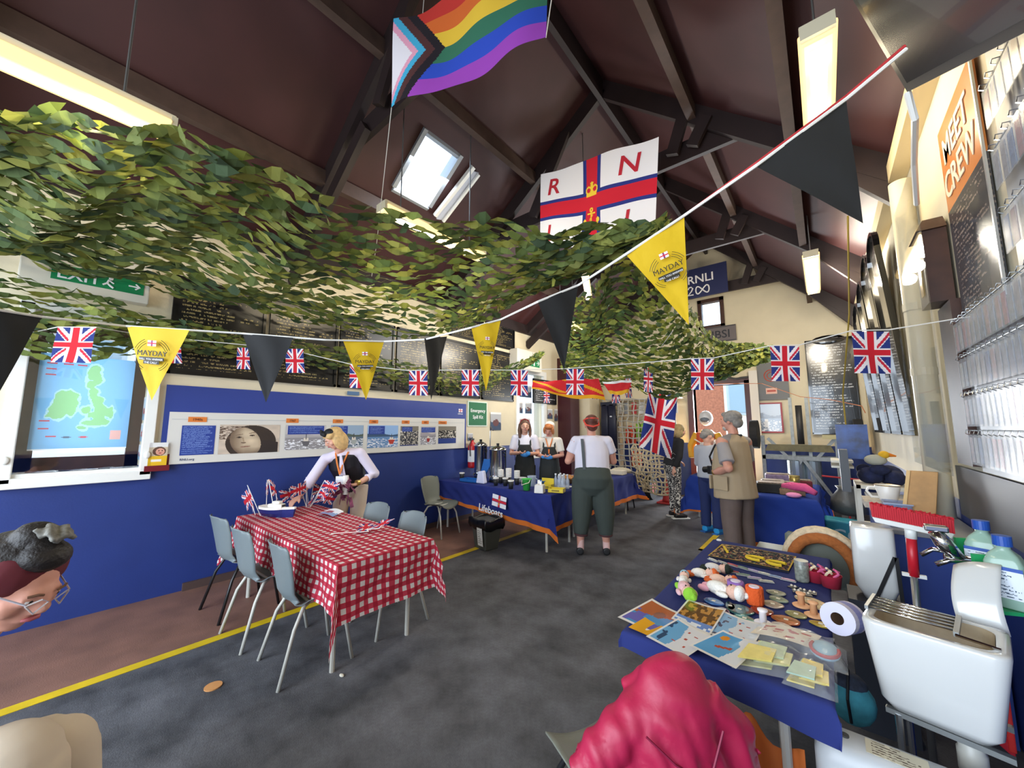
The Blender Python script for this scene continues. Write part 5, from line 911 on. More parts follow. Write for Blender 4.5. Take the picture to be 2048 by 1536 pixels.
# paper roll on the table edge, teal bag, white container
t=thing('paper_roll','lavender and white paper roll standing on its side by the sink','paper roll',(.0,2.10,.785),0,rot=(R(80),0,R(-20))); MB().lathe([(.022,-.055),(.058,-.055),(.058,.055),(.022,.055)],seg=28,cap=False).build('paper',mat('roll_white','cfcde2',.8),t,smooth=False); MB().lathe([(.022,-.054),(.022,.054)],seg=20,cap=False).build('core',mat('roll_core','7c5e46',.8),t); MB().lathe([(.0585,-.03),(.0585,.02)],seg=28,cap=False).build('blue_band',mat('roll_blue','8c90cc',.8),t)
t=thing('teal_bag','teal patterned cloth bag hanging with a black strap below the table edge','bag',(-.0,2.06,.50)); MB().ell((0,0,0),(.075,.06,.085)).build('bag_body',mat('teal_fabric','3d8fa0',.85,noise=.25,nscale=25,bump=.4,bscale=30),t,smooth=True); MB().ell((0,0,.06),(.055,.045,.04)).build('dark_top',mat('dark_pattern','2c3446',.85,noise=.5,nscale=50),t,smooth=True); MB().tube([(-.005,-.062,-.05),(-.01,-.064,.03),(0,-.03,.12),(-.04,0,.20)],.005,6).build('strap',BLACK,t)
t=thing('white_container','large white plastic water container with a label at the lower right corner','water container',(-.105,1.66,0)); PC=mat('hdpe_white','d6dadc',.4,transl=.1)
MB().loft([rr(0,.50,0,.15,.04,z) for z in (0.0,.02,.30)]+[rr(0,.50,0,.15,.045,.50),rr(.01,.49,.01,.14,.05,.53),rr(.03,.47,.03,.12,.04,.545)]).build('container_body',PC,t,smooth=True); card('label',(.13,.04,.5475),(.14,.0,0),(-.0,.07,0),text_mat('water_label','ddd6bc','5c4a34',6,9,.1,.8,.6),t,.001); MB().lathe([(.012,.545),(.012,.55),(0,.551)],(.08,.08,0),12).build('vent_plug',mat('dark_grey','4a4a48'),t)
t=thing('white_cistern','tall white plastic container with a black strap behind the broom','water container',(.155,2.92,.64)); MB().loft([rr(-.055,.06,-.07,.07,.03,0),rr(-.09,.085,-.08,.08,.03,.07),rr(-.09,.085,-.08,.08,.03,.36),rr(-.085,.08,-.075,.075,.03,.375)]).build('container_body',CER,t,smooth=True); MB().beam((.075,-.085,.24),(-.01,-.085,.02),.016,.004,(0,1,0)).beam((.08,-.085,.24),(.085,-.085,.02),.016,.004,(0,1,0)).build('strap',BLACK,t)
tag(MB().box(.03,.25,2.80,3.04,0,.638).build('dark_crate',mat('dark_crate','2a2e38',.6)),'dark crate carrying the tall white container','crate')
# blue counter and what stands on it
t=thing('blue_counter','blue fronted counter against the right wall behind the broom','counter',(.25,3.1,0)); MB().box(0,.36,0,1.6,0,.95).build('carcass',mat('counter_blue','2e4590',.5),t); MB().box(-.02,.36,-.02,1.6,.95,.975).build('worktop',mat('worktop_grey','8a8c92',.4),t,bevel=.004); MB().ell((.2,-.005,.5),(.07,.01,.03)).build('recess_handle',mat('handle_grey','4c5878',.4),t,smooth=True)
z3=.977
for i,(x,y,l) in enumerate(((.30,3.25,'clear plastic crate at the left front of the blue counter'),(.33,3.65,'clear plastic crate behind the front one on the blue counter'))):
    t=thing('plastic_crate',l,'crate',(x,y,z3)); cp=mat('clear_blue_plastic','8fa3cc',.15,alpha=.45); MB().box(-.06,.06,-.1,.1,0,.004).box(-.065,-.06,-.1,.1,0,.075).box(.06,.065,-.1,.1,0,.075).box(-.06,.06,-.105,-.1,0,.075).box(-.06,.06,.1,.105,0,.075).build('crate_body',cp,t); MB().box(-.07,.07,-.11,-.105,.072,.08).build('rim',mat('crate_rim','a4b0cc',.3),t)
t=thing('mug','big white china mug on the counter','mug',(.32,3.92,1.02)); MB().lathe([(.045,0),(.05,.01),(.072,.11),(.07,.112),(.063,.1),(.04,.012),(0,.01)],seg=28).build('mug_body',mat('china_white'),t,smooth=True); MB().tube([(-.06,0,.09),(-.10,0,.09),(-.115,0,.06),(-.09,0,.02),(-.05,0,.02)],.009,8).build('handle',mat('china_white'),t,smooth=True); MB().lathe([(.073,.108),(.0735,.113)],seg=28,cap=False).build('gilt_rim',mat('gilt','c8a040',.25,.9),t)
tag(MB().box(.18,.46,3.78,4.1,z3,1.018).build('paper_pile',mat('paper_pile','b9b0a4',.8,noise=.3,nscale=30)),'pile of papers under the big white mug','papers')
tag(MB().box(.2,.3,3.55,3.7,z3,1.02).build('pink_box',mat('salmon_card','d08a78',.7),bevel=.004),'salmon pink slim box behind the broom head','box')
t=thing('wooden_board','tan wooden board leaning against the drainpipe','board',(.44,3.55,z3),R(-12)); MB().hexa([(-.09,-.01,0),(.05,-.01,0),(.05,.01,0),(-.09,.01,0)],[(-.05,.07,.29),(.08,.07,.29),(.08,.09,.29),(-.05,.09,.29)]).build('board',mat('tan_wood','b98d58',.6,noise=.2,nscale=12),t,bevel=.003); MB().beam((-.09,-.012,.0),(-.05,.066,.29),.018,.012,(0,1,0)).build('edge_strip',mat('light_wood','d8b47a',.6),t)
t=thing('drainpipe','cream painted drainpipe running up the right wall','pipe',(.545,3.72,0)); MB().tube([(0,0,.98),(0,0,3.3)],.062,20).build('pipe_body',mat('cream_gloss','ddd4bc',.35),t,smooth=True)
for z in (1.9,2.35): MB().lathe([(.066,z),(.066,z+.05)],seg=20,cap=False).build('joint_collar',mat('cream_gloss'),t)
t=thing('brown_wall_cabinet','small brown wooden lantern shaped cabinet beside the crew poster','cabinet',(.555,3.18,2.25)); MB().box(-.05,.05,-.1,.1,.0,.42).build('case',BROWNW,t); MB().hexa([(-.07,-.12,.42),(.05,-.12,.42),(.05,.12,.42),(-.07,.12,.42)],[(-.03,-.06,.5),(.05,-.06,.5),(.05,.06,.5),(-.03,.06,.5)]).build('roof',BROWNW,t); MB().box(-.056,-.05,-.03,.03,.06,.25).build('brass_plate',mat('gilt'),t)
tag(MB().box(.57,.62,3.02,3.3,1.35,2.24).build('brown_post',BROWNW),'brown wooden upright below the lantern shaped cabinet','post')
PX=glass('perspex_sheet','f4f6f8',.03,.02,.18)
tag(MB().box(.49,.494,2.98,4.05,1.30,3.05).build('perspex_screen',PX),'clear perspex screen standing off the right wall in front of the drainpipe','screen')
# crew poster and pocket display
t=thing('crew_poster','orange topped dark poster with white lettering high on the right wall','poster',(.60,2.62,2.08))
card('lower_panel',(-.0,.36,0),(0,-.60,0),(0,0,.62),text_mat('crew_text','3c3f48','9a8a80',26,22,.08,.5,.25,.4),t,.01); card('upper_panel',(-.0,.36,.62),(0,-.60,0),(0,0,.46),mat('poster_orange','d98238',.3,coat=.3),t,.01)
text('MEET',.19,mat('poster_cream','e8dcc4',.5),t,(-.003,.08,.86),(0,-1,0),(0,0,1),sx=.95); text('CREW',.19,mat('poster_cream'),t,(-.003,.08,.68),(0,-1,0),(0,0,1),sx=.95)
MB().box(-.008,.0,-.255,-.24,-.005,1.08).build('frame_edge',mat('alu_edge','c8ccd2',.3,.8),t)
t=thing('pocket_display','grey display panel with rails on the right wall','display board',(.605,2.4,1.33)); MB().box(-.008,.012,-1.0,.60,0,.78).box(-.008,.01,-1.0,-.18,.74,2.0).build('back_panel',mat('display_grey','8f9298',.4),t)
MB().box(-.006,.01,-.2,1.15,-.30,-.01).build('dark_plinth',mat('plinth_grey','4c4e54',.5),t)
rows=[(.20,-.9,.58,'lowest row'),(.39,-.9,.58,'second row from the bottom'),(.58,-.9,.58,'third row from the bottom'),(.77,-.9,.58,'fourth row from the bottom'),(1.02,-.9,-.22,'fifth row, right of the crew poster'),(1.27,-.9,-.22,'sixth row, right of the crew poster'),(1.52,-.9,-.22,'seventh row, right of the crew poster')]
CPK=mat('clear_pocket','c4c9d0',.15,alpha=.28); proto=None; g=random.Random(9)
inks=['9a9498','b08884','76809a','aaa69c','a8505a','4c6ca0','8c96a6']
for z,ya,yb,nm_ in rows:
    MB().tube([(-.03,ya,z+.005),(-.03,yb,z+.005)],.003,6).build('rail',STEEL,t)
    y=ya+.04; k=0
    while y<yb:
        q=thing('pocket_card','clear pocket with a printed card hanging in the %s'%nm_,'card',(.575,2.4+y,1.33+z),0,'clear pockets in the %s of the display'%nm_)
        MB().box(-.012,-.009,-.028,.028,-.165,-.012).build('pocket',CPK,q); c=inks[g.randrange(7)]; MB().box(-.0085,-.0075,-.024,.024,-.155,-.03).build('insert',mat('insert_'+c,c,.5,noise=.35,nscale=40),q); MB().tube([(.0,0,.005),(-.02,0,.008),(-.024,0,-.01),(-.012,0,-.018)],.002,5).build('hook',CHROME,q)
        y+=.068; k+=1
# ceiling hung screen at the top right
P1,P2,P3=V((.368,2.146,2.943)),V((.19,2.14,3.70)),V((.50,1.67,2.67)); P3=P1+(P3-P1)*1.7; P4=P2+(P3-P1)
n=(P3-P1).cross(P2-P1).normalized()*.045
t=thing('wall_screen','large black television tilted down from the wall at the top right','television',P1); Z=lambda p:p-P1
MB().hexa([Z(P1),Z(P3),Z(P4),Z(P2)],[Z(P1)-n,Z(P3)-n,Z(P4)-n,Z(P2)-n]).build('casing',mat('tv_black','141416',.35),t)
i1=lambda a,b_: Z(P1)+(P3-P1)*a+(P2-P1)*b_+n*.06
MB().hexa([i1(.04,.05),i1(.97,.05),i1(.97,.96),i1(.04,.96)],[i1(.04,.05)+n*.02,i1(.97,.05)+n*.02,i1(.97,.96)+n*.02,i1(.04,.96)+n*.02]).build('glass_front',mat('tv_glass','1c2024',.22,coat=.2),t)
MB().tube([(.0,.0,.0),(.02,.05,-.1),(.06,.4,-.12),(.10,.7,-.2)],.012,6).build('cable',WHITE,t); MB().beam(Z((P1+P4)/2)-n,(.45,-.15,.45),.06,.06).build('wall_arm',BLACK,t)
# boards along the right wall and back wall
GB=text_mat('gloss_board','0c0d10','6f6a55',30,26,.1,.25,.10,1)
for i,(y0,y1,z0_,z1_,l) in enumerate(((4.35,4.95,1.5,3.1,'nearest the drainpipe, tallest of the set'),(5.05,5.7,1.5,3.15,'second from the drainpipe'),(5.8,6.5,1.5,3.1,'third from the drainpipe'),(6.6,7.5,1.5,3.05,'farthest from the drainpipe'))):
    t=thing('service_board','glossy black lettered board on the right wall, '+l,'board',(.585,(y0+y1)/2,z0_),0,'glossy boards on the right wall'); h=z1_-z0_; w_=(y1-y0)/2
    card('panel',(-.02,w_,0),(0,-2*w_,0),(-.11,0,h),GB,t,.02); f=MB().beam((-.02,w_,0),(-.13,w_,h),.03,.04).beam((-.02,-w_,0),(-.13,-w_,h),.03,.04).beam((-.02,-w_,0),(-.02,w_,0),.04,.03)
    pts=[(-.13,-w_*math.cos(PI*k/12),h+.2*math.sin(PI*k/12)) for k in range(13)]
    for a,b_ in zip(pts,pts[1:]): f.beam(a,b_,.04,.03)
    f.build('frame',mat('gloss_black','0a0a0c',.12,coat=1),t); MB().loft([[(p[0]+dx,p[1],p[2]) for p in pts] for dx in (.0,.01)]).build('arched_head',mat('gloss_black'),t)
t=thing('service_board','big glossy black lettered board on the back wall by the corner','board',(-.17,9.33,1.45)); card('panel',(0,0,0),(.68,0,0),(0,-.0,1.75),text_mat('back_board','15171c','b9bcc0',34,30,.06,.6,.18,.6),t,.03); MB().box(-.02,.0,-.02,.04,-.02,1.8).box(.68,.70,-.02,.04,-.02,1.8).box(-.02,.7,-.02,.04,1.75,1.8).box(-.02,.7,-.02,.04,-.03,0).ell((.34,0,1.78),(.25,.02,.09)).build('frame',mat('gloss_black'),t)
t=thing('framed_picture','red framed picture of a boat on the back wall','picture',(-1.2,9.38,1.44)); MB().box(-.0,.56,-.02,.0,0,.62).build('frame',mat('frame_red','9c3038',.4),t); paint('print',50,40,lambda u,v:f_boat('9aa0a8','6c727c','8a98ac','e2e4e8',.5,17)(u,v),flat((.03,-.022,.03),(.50,0,0),(0,0,.56)),t,PGLOSS)
t=thing('grey_notice','grey panel with a round red seal and small red label on the back wall','notice board',(-1.02,9.38,2.12)); MB().box(0,.52,-.03,0,0,.78).build('panel',mat('notice_grey','6c6e70',.5),t); MB().tube([(.24+.12*math.cos(a),-.035,.5+.12*math.sin(a)) for a in np.linspace(0,2*PI,24)],.01,5).tube([(.24+.07*math.cos(a),-.035,.5+.07*math.sin(a)) for a in np.linspace(0,2*PI,20)],.008,5).build('seal',mat('seal_red','b8564a',.6),t); MB().box(.13,.32,-.034,-.03,.12,.24).build('small_label',mat('label_salmon','e0b8a8',.6),t); MB().box(.15,.3,-.038,-.034,.16,.2).build('label_print',mat('seal_red'),t)
t=thing('anniversary_banner','dark blue banner reading RNLI 200 above the gable window','banner',(-2.28,8.62,4.38)); MB().box(0,.95,-.02,0,-.03,.62).build('panel',mat('banner_navy','1c2450',.6),t); text('RNLI',.25,WINK,t,(.44,-.023,.29),(1,0,0),(0,0,1)); 
tb=MB(); 
tb.tube([(.19,-.028,.17),(.20,-.028,.21),(.25,-.028,.22),(.28,-.028,.18),(.25,-.028,.12),(.18,-.028,.04),(.29,-.028,.04)],.014,6)
tb.tube([(.47+.13*math.sin(a),-.028,.12+.085*math.sin(a)*math.cos(a)*1.9) for a in np.linspace(0,2*PI,40)],.014,6).build('numerals',WINK,t)
t=thing('brown_sign','brown sign lettered JBSI on the gable below the small window','sign',(-2.03,9.37,3.46)); MB().box(0,.68,-.02,.0,0,.36).build('panel',mat('sign_brown','6c6464',.6),t); text('JBSI',.25,mat('sign_dark','24262e',.5),t,(.38,-.022,.09),(1,0,0),(0,0,1)); MB().box(.01,.67,-.024,-.02,.01,.025).box(.01,.67,-.024,-.02,.335,.35).build('border',mat('sign_dark'),t)
t=thing('door_sign','small green sign above the back door','sign',(-1.75,9.32,2.72)); MB().box(0,.36,-.01,0,0,.2).build('panel',mat('sign_green'),t); text('FIRE',.07,WINK,t,(.19,-.012,.11),(1,0,0),(0,0,1)); text('EXIT',.07,WINK,t,(.19,-.012,.03),(1,0,0),(0,0,1))
def ring_(x,y,z,a,b_): return [(x+a*math.cos(2*PI*k/20)*(1+.06*math.sin(5*k)),y+b_*math.sin(2*PI*k/20),z) for k in range(20)]
# galvanised launching trailer stood against the back wall
t=thing('launch_trailer','galvanised boat launching trailer frame with black tyres by the back wall','trailer',(-.35,8.6,0))
g_=MB().beam((-.12,0,.45),(-.12,.1,2.1),.05,.06).beam((.12,0,.45),(.12,.1,2.1),.05,.06); g_.build('mast_rails',GALV,t); MB().tube([(0,.02,1.25),(0,.06,1.95)],.05,14).build('gas_strut',mat('strut_black','2c2c2c',.5),t,smooth=True)
MB().beam((-.6,0,1.0),(.6,0,1.0),.06,.07).beam((-.6,.3,1.0),(.6,.3,1.0),.06,.07).beam((-.58,0,0),(-.58,0,1.4),.06,.06).beam((.5,0,0),(.5,0,1.4),.08,.08).beam((.6,.2,0),(.6,.2,1.1),.06,.06).beam((-.5,0,.15),(0,0,1.0),.05,.05).beam((.5,0,.15),(0,0,1.0),.05,.05).beam((-.5,0,1.35),(-.2,0,1.0),.05,.05).beam((.5,0,1.4),(.2,0,1.0),.05,.05).build('frame',GALV,t)
MB().hexa([(-.55,-.05,1.12),(.45,-.05,1.12),(.45,.1,1.12),(-.55,.1,1.12)],[(-.5,-.05,1.24),(.4,-.05,1.24),(.4,.1,1.24),(-.5,.1,1.24)]).build('axle_beam',mat('khaki_paint','6c6648',.6,noise=.3,nscale=9),t)
for x in (-.7,.78): MB().tube([(x-.06,0,1.42),(x+.06,0,1.42)],.27,24).build('tyre',mat('tyre_black','161618',.8),t,smooth=False)
MB().box(.3,.62,-.1,.1,1.35,1.42).build('keel_pad',mat('pad_cream','b8b088',.7),t); MB().tube([(-.1,.1,.2),(-.1,.1,.95)],.14,18).tube([(.14,.1,.2),(.14,.1,.95)],.12,18).build('cylinders',mat('cylinder_silver','a4b4bc',.25,.7),t,smooth=False)
tag(MB().tube([(.2,8.2,.0),(.22,8.2,1.0)],.015,6).tube([(-.1,8.2,.75),(.5,8.2,.72)],.014,6).build('red_boathook',mat('boathook_red','b8323c',.5)),'red tipped pole crossing a dark upright near the trailer','boathook')
t=thing('grey_sack','grey plastic sack on top of the teal shopping bag','sack',(.16,6.7,.42)); MB().loft([ring_(0,0,z,a,b_) for z,a,b_ in ((0,.12,.1),(.05,.19,.14),(.2,.17,.12),(.32,.09,.07),(.36,.12,.08))]).build('sack_body',mat('sack_grey','5a5a58',.4,bump=.5,bscale=15),t,smooth=True)
t=thing('shopping_bag','teal supermarket bag with pale letters on the floor by the blue table','bag',(.16,6.35,0)); MB().hexa([(-.24,-.12,0),(.2,-.12,0),(.2,.12,0),(-.24,.12,0)],[(-.25,-.14,.42),(.23,-.14,.40),(.23,.14,.40),(-.25,.14,.42)]).build('bag_body',mat('shopping_teal','2a90a8',.5,bump=.5,bscale=10),t,bevel=.02); text('CO',.2,mat('bag_print','b8d4dc',.5),t,(-.04,-.145,.18),(1,0,0),(0,0,1))
# low clutter: shelf with toys, blue leaflet, navy bundle
t=thing('goods_shelf','white edged shelf unit of gifts against the right wall','shelf',(.38,4.95,0)); MB().box(-.2,.2,-.25,.25,1.0,1.03).box(-.2,.2,-.25,.25,.6,.63).box(-.2,-.17,-.25,-.22,0,1.03).box(-.2,-.17,.22,.25,0,1.03).box(.17,.2,-.25,-.22,0,1.03).build('frame',mat('shelf_white','d8d4c8',.5),t); MB().box(-.36,-.2,-.2,.2,1.17,1.19).box(-.36,-.2,-.2,.2,1.22,1.24).build('tray_rails',mat('shelf_white'),t)
tag(MB().box(-.0,.24,-.01,.0,0,.34).build('poster_card',mat('poster_blue','24458c',.3,noise=.8,nscale=9)),'small blue poster propped on the gift shelf','poster').location=(.08,5.1,1.24)
tag(MB().ell((-.06,0,.07),(.10,.10,.08)).ell((.07,.05,.08),(.10,.09,.09)).ell((.0,-.05,.13),(.08,.07,.05)).ell((.10,-.04,.06),(.07,.08,.07)).ell((-.1,.05,.12),(.06,.06,.05)).build('navy_bundle',mat('navy_fleece','1c2448',.9,noise=.5,nscale=20,bump=.8,bscale=25),None,smooth=True),'heap of navy patterned cloths on the gift shelf','cloth').location=(.36,4.95,1.03)
t=thing('toy_seagull','grey and yellow soft seagull on the navy heap','soft toy',(.34,4.9,1.20),0,None); MB().ell((0,0,.05),(.08,.05,.05)).build('body',mat('seagull_grey','a8a89c',.9),t,smooth=True); MB().ell((.06,0,.10),(.04,.04,.035)).build('head',mat('seagull_yellow','d8a828',.9),t,smooth=True); MB().tube([(.09,0,.10),(.14,0,.09)],[.02,.006],8).build('beak',mat('beak_orange','d87a20',.6),t)
tag(MB().box(.08,.14,4.55,4.75,.98,1.35).build('grey_file',mat('file_grey','4c5058',.5)),'grey upright folders beside the navy heap','folders')
# handbag over the chair back
t=thing('furry_handbag','brown and cream handbag slung over the dark grey chair back','bag',(-.08,3.385,.62),0); 
for r_,c,y in ((.17,'a8602c',-.0),(.20,'d8c4a4',.06)):
    pts=[(r_*math.cos(a),y,-.02+.20*r_/.17*math.sin(a)) for a in np.linspace(-.35,PI+.3,16)]; MB().tube(pts,[.035]*16,10).build('band',mat('bag_'+c,c,.9,noise=.2,nscale=40,bump=.6,bscale=60),t,smooth=True)
# corner with cargo net, life jackets and hanging kit
def ropenet(name,P,nu,nv,r,col,label,jit=.02,seed=0):
    g=random.Random(seed); c=[V(p) for p in P]; f=lambda u,v: (c[0]*(1-u)+c[1]*u)*(1-v)+(c[3]*(1-u)+c[2]*u)*v
    pt={(i,j):f(i/nu,j/nv)+V((g.uniform(-jit,jit),g.uniform(-jit,jit),g.uniform(-jit,jit)))+V((0,-.12*math.sin(PI*i/nu)*math.sin(PI*j/nv),0)) for i in range(nu+1) for j in range(nv+1)}
    m=MB()
    for j in range(nv+1): m.tube([pt[i,j] for i in range(nu+1)],r,5)
    for i in range(nu+1): m.tube([pt[i,j] for j in range(nv+1)],r,5)
    return tag(m.build(name,mat('rope_'+col,col,.9)),label,'rope net')
ropenet('cargo_net',[(-4.25,8.75,.5),(-2.55,8.75,.5),(-2.55,8.8,2.2),(-4.3,8.8,2.25)],13,13,.016,'a6a49a','grey rope cargo net on the wall holding life jackets',.02,1)
ropenet('cargo_net',[(-2.98,7.6,.28),(-2.4,7.6,.25),(-2.35,7.6,1.15),(-3.1,7.6,1.2)],9,11,.016,'b8a98a','tan rope scramble net hanging below the large union flag',.03,2)
for i,(x,z,c,l) in enumerate(((-3.62,1.35,'d8482c','orange life jacket at the left of the cargo net'),(-3.36,1.48,'8cc63a','bright green life jacket in the cargo net'),(-3.08,1.40,'dd4f2a','orange life jacket between green one and the flag'),(-3.5,.8,'e0602c','orange life jacket low in the cargo net'))):
    t=thing('life_jacket',l,'life jacket',(x,8.86,z)); m=mat('jacket_'+c,c,.7,bump=.3,bscale=20)
    for s in (-1,1): MB().loft([rr(s*.065-.05,s*.065+.05,-.05,.05,.02,q) for q in (-.18,.05,.16)]).build('front_panel',m,t,smooth=True)
    MB().tube([(-.07,0,.16),(-.05,.02,.22),(.05,.02,.22),(.07,0,.16)],.025,8).build('collar',m,t,smooth=True); MB().box(-.12,.12,-.058,-.052,-.06,-.03).build('belt',BLACK,t)
t=thing('hanging_trousers','navy waterproof trousers hanging on the wall behind the woman in braces','trousers',(-4.05,8.58,1.35)); 
for s in (-1,1): MB().loft([rr(s*.10-.10,s*.10+.10,-.05,.05,.04,q) for q in (-.28,.3)]+[rr(s*.09-.09,s*.09+.09,-.05,.05,.04,.75)]).build('leg',mat('navy_waterproof','161a30',.5,bump=.3,bscale=8),t,smooth=True)
MB().box(-.19,.19,-.05,.06,.72,.82).build('waistband',mat('navy_waterproof'),t,bevel=.01); MB().box(.06,.11,-.06,-.05,.45,.48).build('logo_patch',mat('patch_white','cfd2d6'),t)
t=thing('display_rail','white shelf rail with sunglasses and packets above the cargo net','shelf',(-3.4,9.2,2.22)); MB().box(-.9,.9,-.2,.18,0,.03).build('shelf_board',mat('shelf_white'),t); 
for i in range(9): MB().box(-.8+i*.19,-.68+i*.19,-.21,-.2,-.34,-.06).build('hanging_pack',mat('pack_%d'%(i%3),['c03038','e0e0e0','9aa0a8'][i%3],.5),t)
t=thing('side_shelf','pale shelf frame between the boxed column and the hanging trousers','shelf',(-4.2,9.1,1.15)); MB().box(-.25,-.22,-.1,.1,-1.15,.7).box(.2,.23,-.1,.1,-1.15,.7).box(-.25,.23,-.1,.1,.66,.7).box(-.25,.23,-.1,.1,.4,.43).build('frame',mat('shelf_white'),t); MB().box(-.2,.18,-.05,.08,.43,.64).build('books',mat('dark_goods','34363e',.6,noise=.5,nscale=20),t)
t=thing('traffic_cone','red traffic cone on the floor by the back door','traffic cone',(-2.58,8.2,0)); MB().lathe([(.14,.03),(.13,.08),(.03,.66),(.02,.66),(0,.66)],seg=24).build('cone_body',mat('cone_red','a02424',.5),t,smooth=True); MB().box(-.2,.2,-.2,.2,0,.035).build('base',mat('cone_red'),t,bevel=.01)
t=thing('round_stool','dark round stool with folded cloths beside the cake table','stool',(-3.12,7.15,0)); MB().lathe([(.0,.62),(.22,.62),(.23,.64),(.22,.66),(0,.665)],seg=28).build('seat',mat('stool_grey','4a4c48',.5),t,smooth=True)
for i in range(4): MB().tube([(.14*math.cos(PI/4+i*PI/2),.14*math.sin(PI/4+i*PI/2),.62),(.22*math.cos(PI/4+i*PI/2),.22*math.sin(PI/4+i*PI/2),0)],.014,6).build('leg',BLACK,t)
tag(MB().ell((0,0,.05),(.2,.14,.06)).build('folded_cloths',mat('cream_cloths','cfc6ae',.9,bump=.8,bscale=14),None,smooth=True),'cream cloths piled on the round stool','cloth').location=(-3.13,7.13,.665)
t=thing('gas_wheel','dark rubber wheel with red hub on the floor behind the net','wheel',(-3.02,8.4,.26)); MB().tube([(-.06,0,0),(.06,0,0)],.26,24).build('tyre',mat('tyre_black'),t); MB().tube([(-.065,0,0),(.065,0,0)],.12,18).build('hub',mat('hub_red','8c2024',.5),t)
t=thing('hose_coil','black cable loop hanging on the back wall above the red framed picture','cable',(-1.5,9.33,2.95)); MB().tube([(.25*math.cos(a)+.1,0,-.1+.25*math.sin(a)) for a in np.linspace(PI*.95,PI*1.6,12)]+[(.45,0,-.32)],.025,8).build('cable_run',mat('cable_grey','3c3c40',.5),t,smooth=True)
tag(MB().tube([(.30,4.4,3.45),(.3,5.5,2.8),(.2,6.2,1.95),(.2,6.2,1.2)],.008,5).build('yellow_rope',mat('rope_yellow','a8903a',.8)),'yellow rope hanging down in front of the back board','rope')
tag(MB().tube([(-2.0,8.9,2.5),(-.9,8.9,2.42),(-.3,8.5,2.1),(.1,8.0,2.0),(.42,7.2,1.85),(.45,7.2,1.75)],.006,5).build('hanging_line',mat('rope_orange','b0683c',.8)),'thin orange cord strung across the trailer and boards','rope')
# dry suit on a stand
t=thing('dry_suit','yellow crew dry suit on a stand with a white helmet at the back door','mannequin',(-1.97,8.95,0)); 
def blob(name,parts,mt,parent,vox=.012,it=3,disp=None):
    mb=MB()
    for p in parts:
        if p[0]=='e': mb.ell(*p[1:])
        elif p[0]=='t': mb.tube(p[1],p[2],p[3] if len(p)>3 else 12)
        elif p[0]=='l': mb.loft(p[1])
        elif p[0]=='h': mb.hexa(p[1],p[2])
    o=mb.build(name,mt,parent,smooth=True); m=o.modifiers.new('r','REMESH'); m.mode='VOXEL'; m.voxel_size=vox; m.use_smooth_shade=True
    s=o.modifiers.new('s','SMOOTH'); s.factor=.6; s.iterations=it
    dg=bpy.context.evaluated_depsgraph_get(); me=bpy.data.meshes.new_from_object(o.evaluated_get(dg)); o.modifiers.clear(); o.data=me; me.name=name
    if disp:
        for v in me.vertices: v.co=v.co+v.normal*disp(v.co)
    return o
YS=mat('drysuit_yellow','dba526',.6,bump=.3,bscale=12)
blob('suit',[('t',[(0,0,.85),(0,0,1.1),(0,0,1.4),(0,0,1.5)],[.15,.17,.2,.1],16),('t',[(-.18,0,1.42),(-.32,-.02,1.15),(-.30,-.08,.9)],[.09,.08,.07]),('t',[(.18,0,1.42),(.32,-.02,1.15),(.30,-.08,.9)],[.09,.08,.07]),('t',[(-.1,0,.9),(-.12,0,.1)],[.13,.1]),('t',[(.1,0,.9),(.12,0,.1)],[.13,.1])],YS,t,.02)
blob('life_vest',[('t',[(-.1,-.12,1.0),(-.1,-.12,1.45)],[.09,.08]),('t',[(.1,-.12,1.0),(.1,-.12,1.45)],[.09,.08])],mat('vest_red','c8502c',.6),t,.02); MB().tube([(-.2,-.2,1.3),(.2,-.2,1.05)],.015,6).tube([(.2,-.2,1.3),(-.2,-.2,1.1)],.015,6).build('straps',mat('strap_white','e0dcd0',.6),t)
MB().ell((0,0,1.75),(.14,.16,.16)).build('helmet',mat('helmet_white','d0d4d8',.3),t,smooth=True); MB().tube([(0,-.165,1.72),(0,0,1.915),(0,.15,1.8)],.012,6).build('helmet_stripe',mat('dark_grey'),t); MB().ell((0,-.08,1.72),(.1,.1,.07)).build('visor',mat('visor_grey','6c7680',.15),t,smooth=True)
MB().box(-.2,.2,-.15,.15,0,.04).build('stand_base',BLACK,t)
# ---------------------------------------------------------------- people
def rx(a): return M.Rotation(R(a),3,'X')
def rz_(a): return M.Rotation(R(a),3,'Z')
SKIN=mat('skin_fair','d9a48c',.55); SKIN2=mat('skin_rosy','cf9480',.55); EYEW=mat('eye_white','e8e4e0',.3); IRIS=mat('iris_dark','2c231e',.3); LIP=mat('lip_rose','a8545a',.5)
def ring(c,ax,n2,a,b_,seg=18): return [V(c)+ax*(a*math.cos(2*PI*k/seg))+n2*(b_*math.sin(2*PI*k/seg)) for k in range(seg)]
def torso(pts,ax,rxs,rys):
    pts=[V(p) for p in pts]; L_=[]; n=len(pts)
    for i,p in enumerate(pts):
        d=(pts[min(i+1,n-1)]-pts[max(i-1,0)]).normalized(); a=V(ax); a=(a-d*a.dot(d)).normalized(); L_.append(ring(p,a,d.cross(a),rxs[i],rys[i]))
    return ('l',L_)
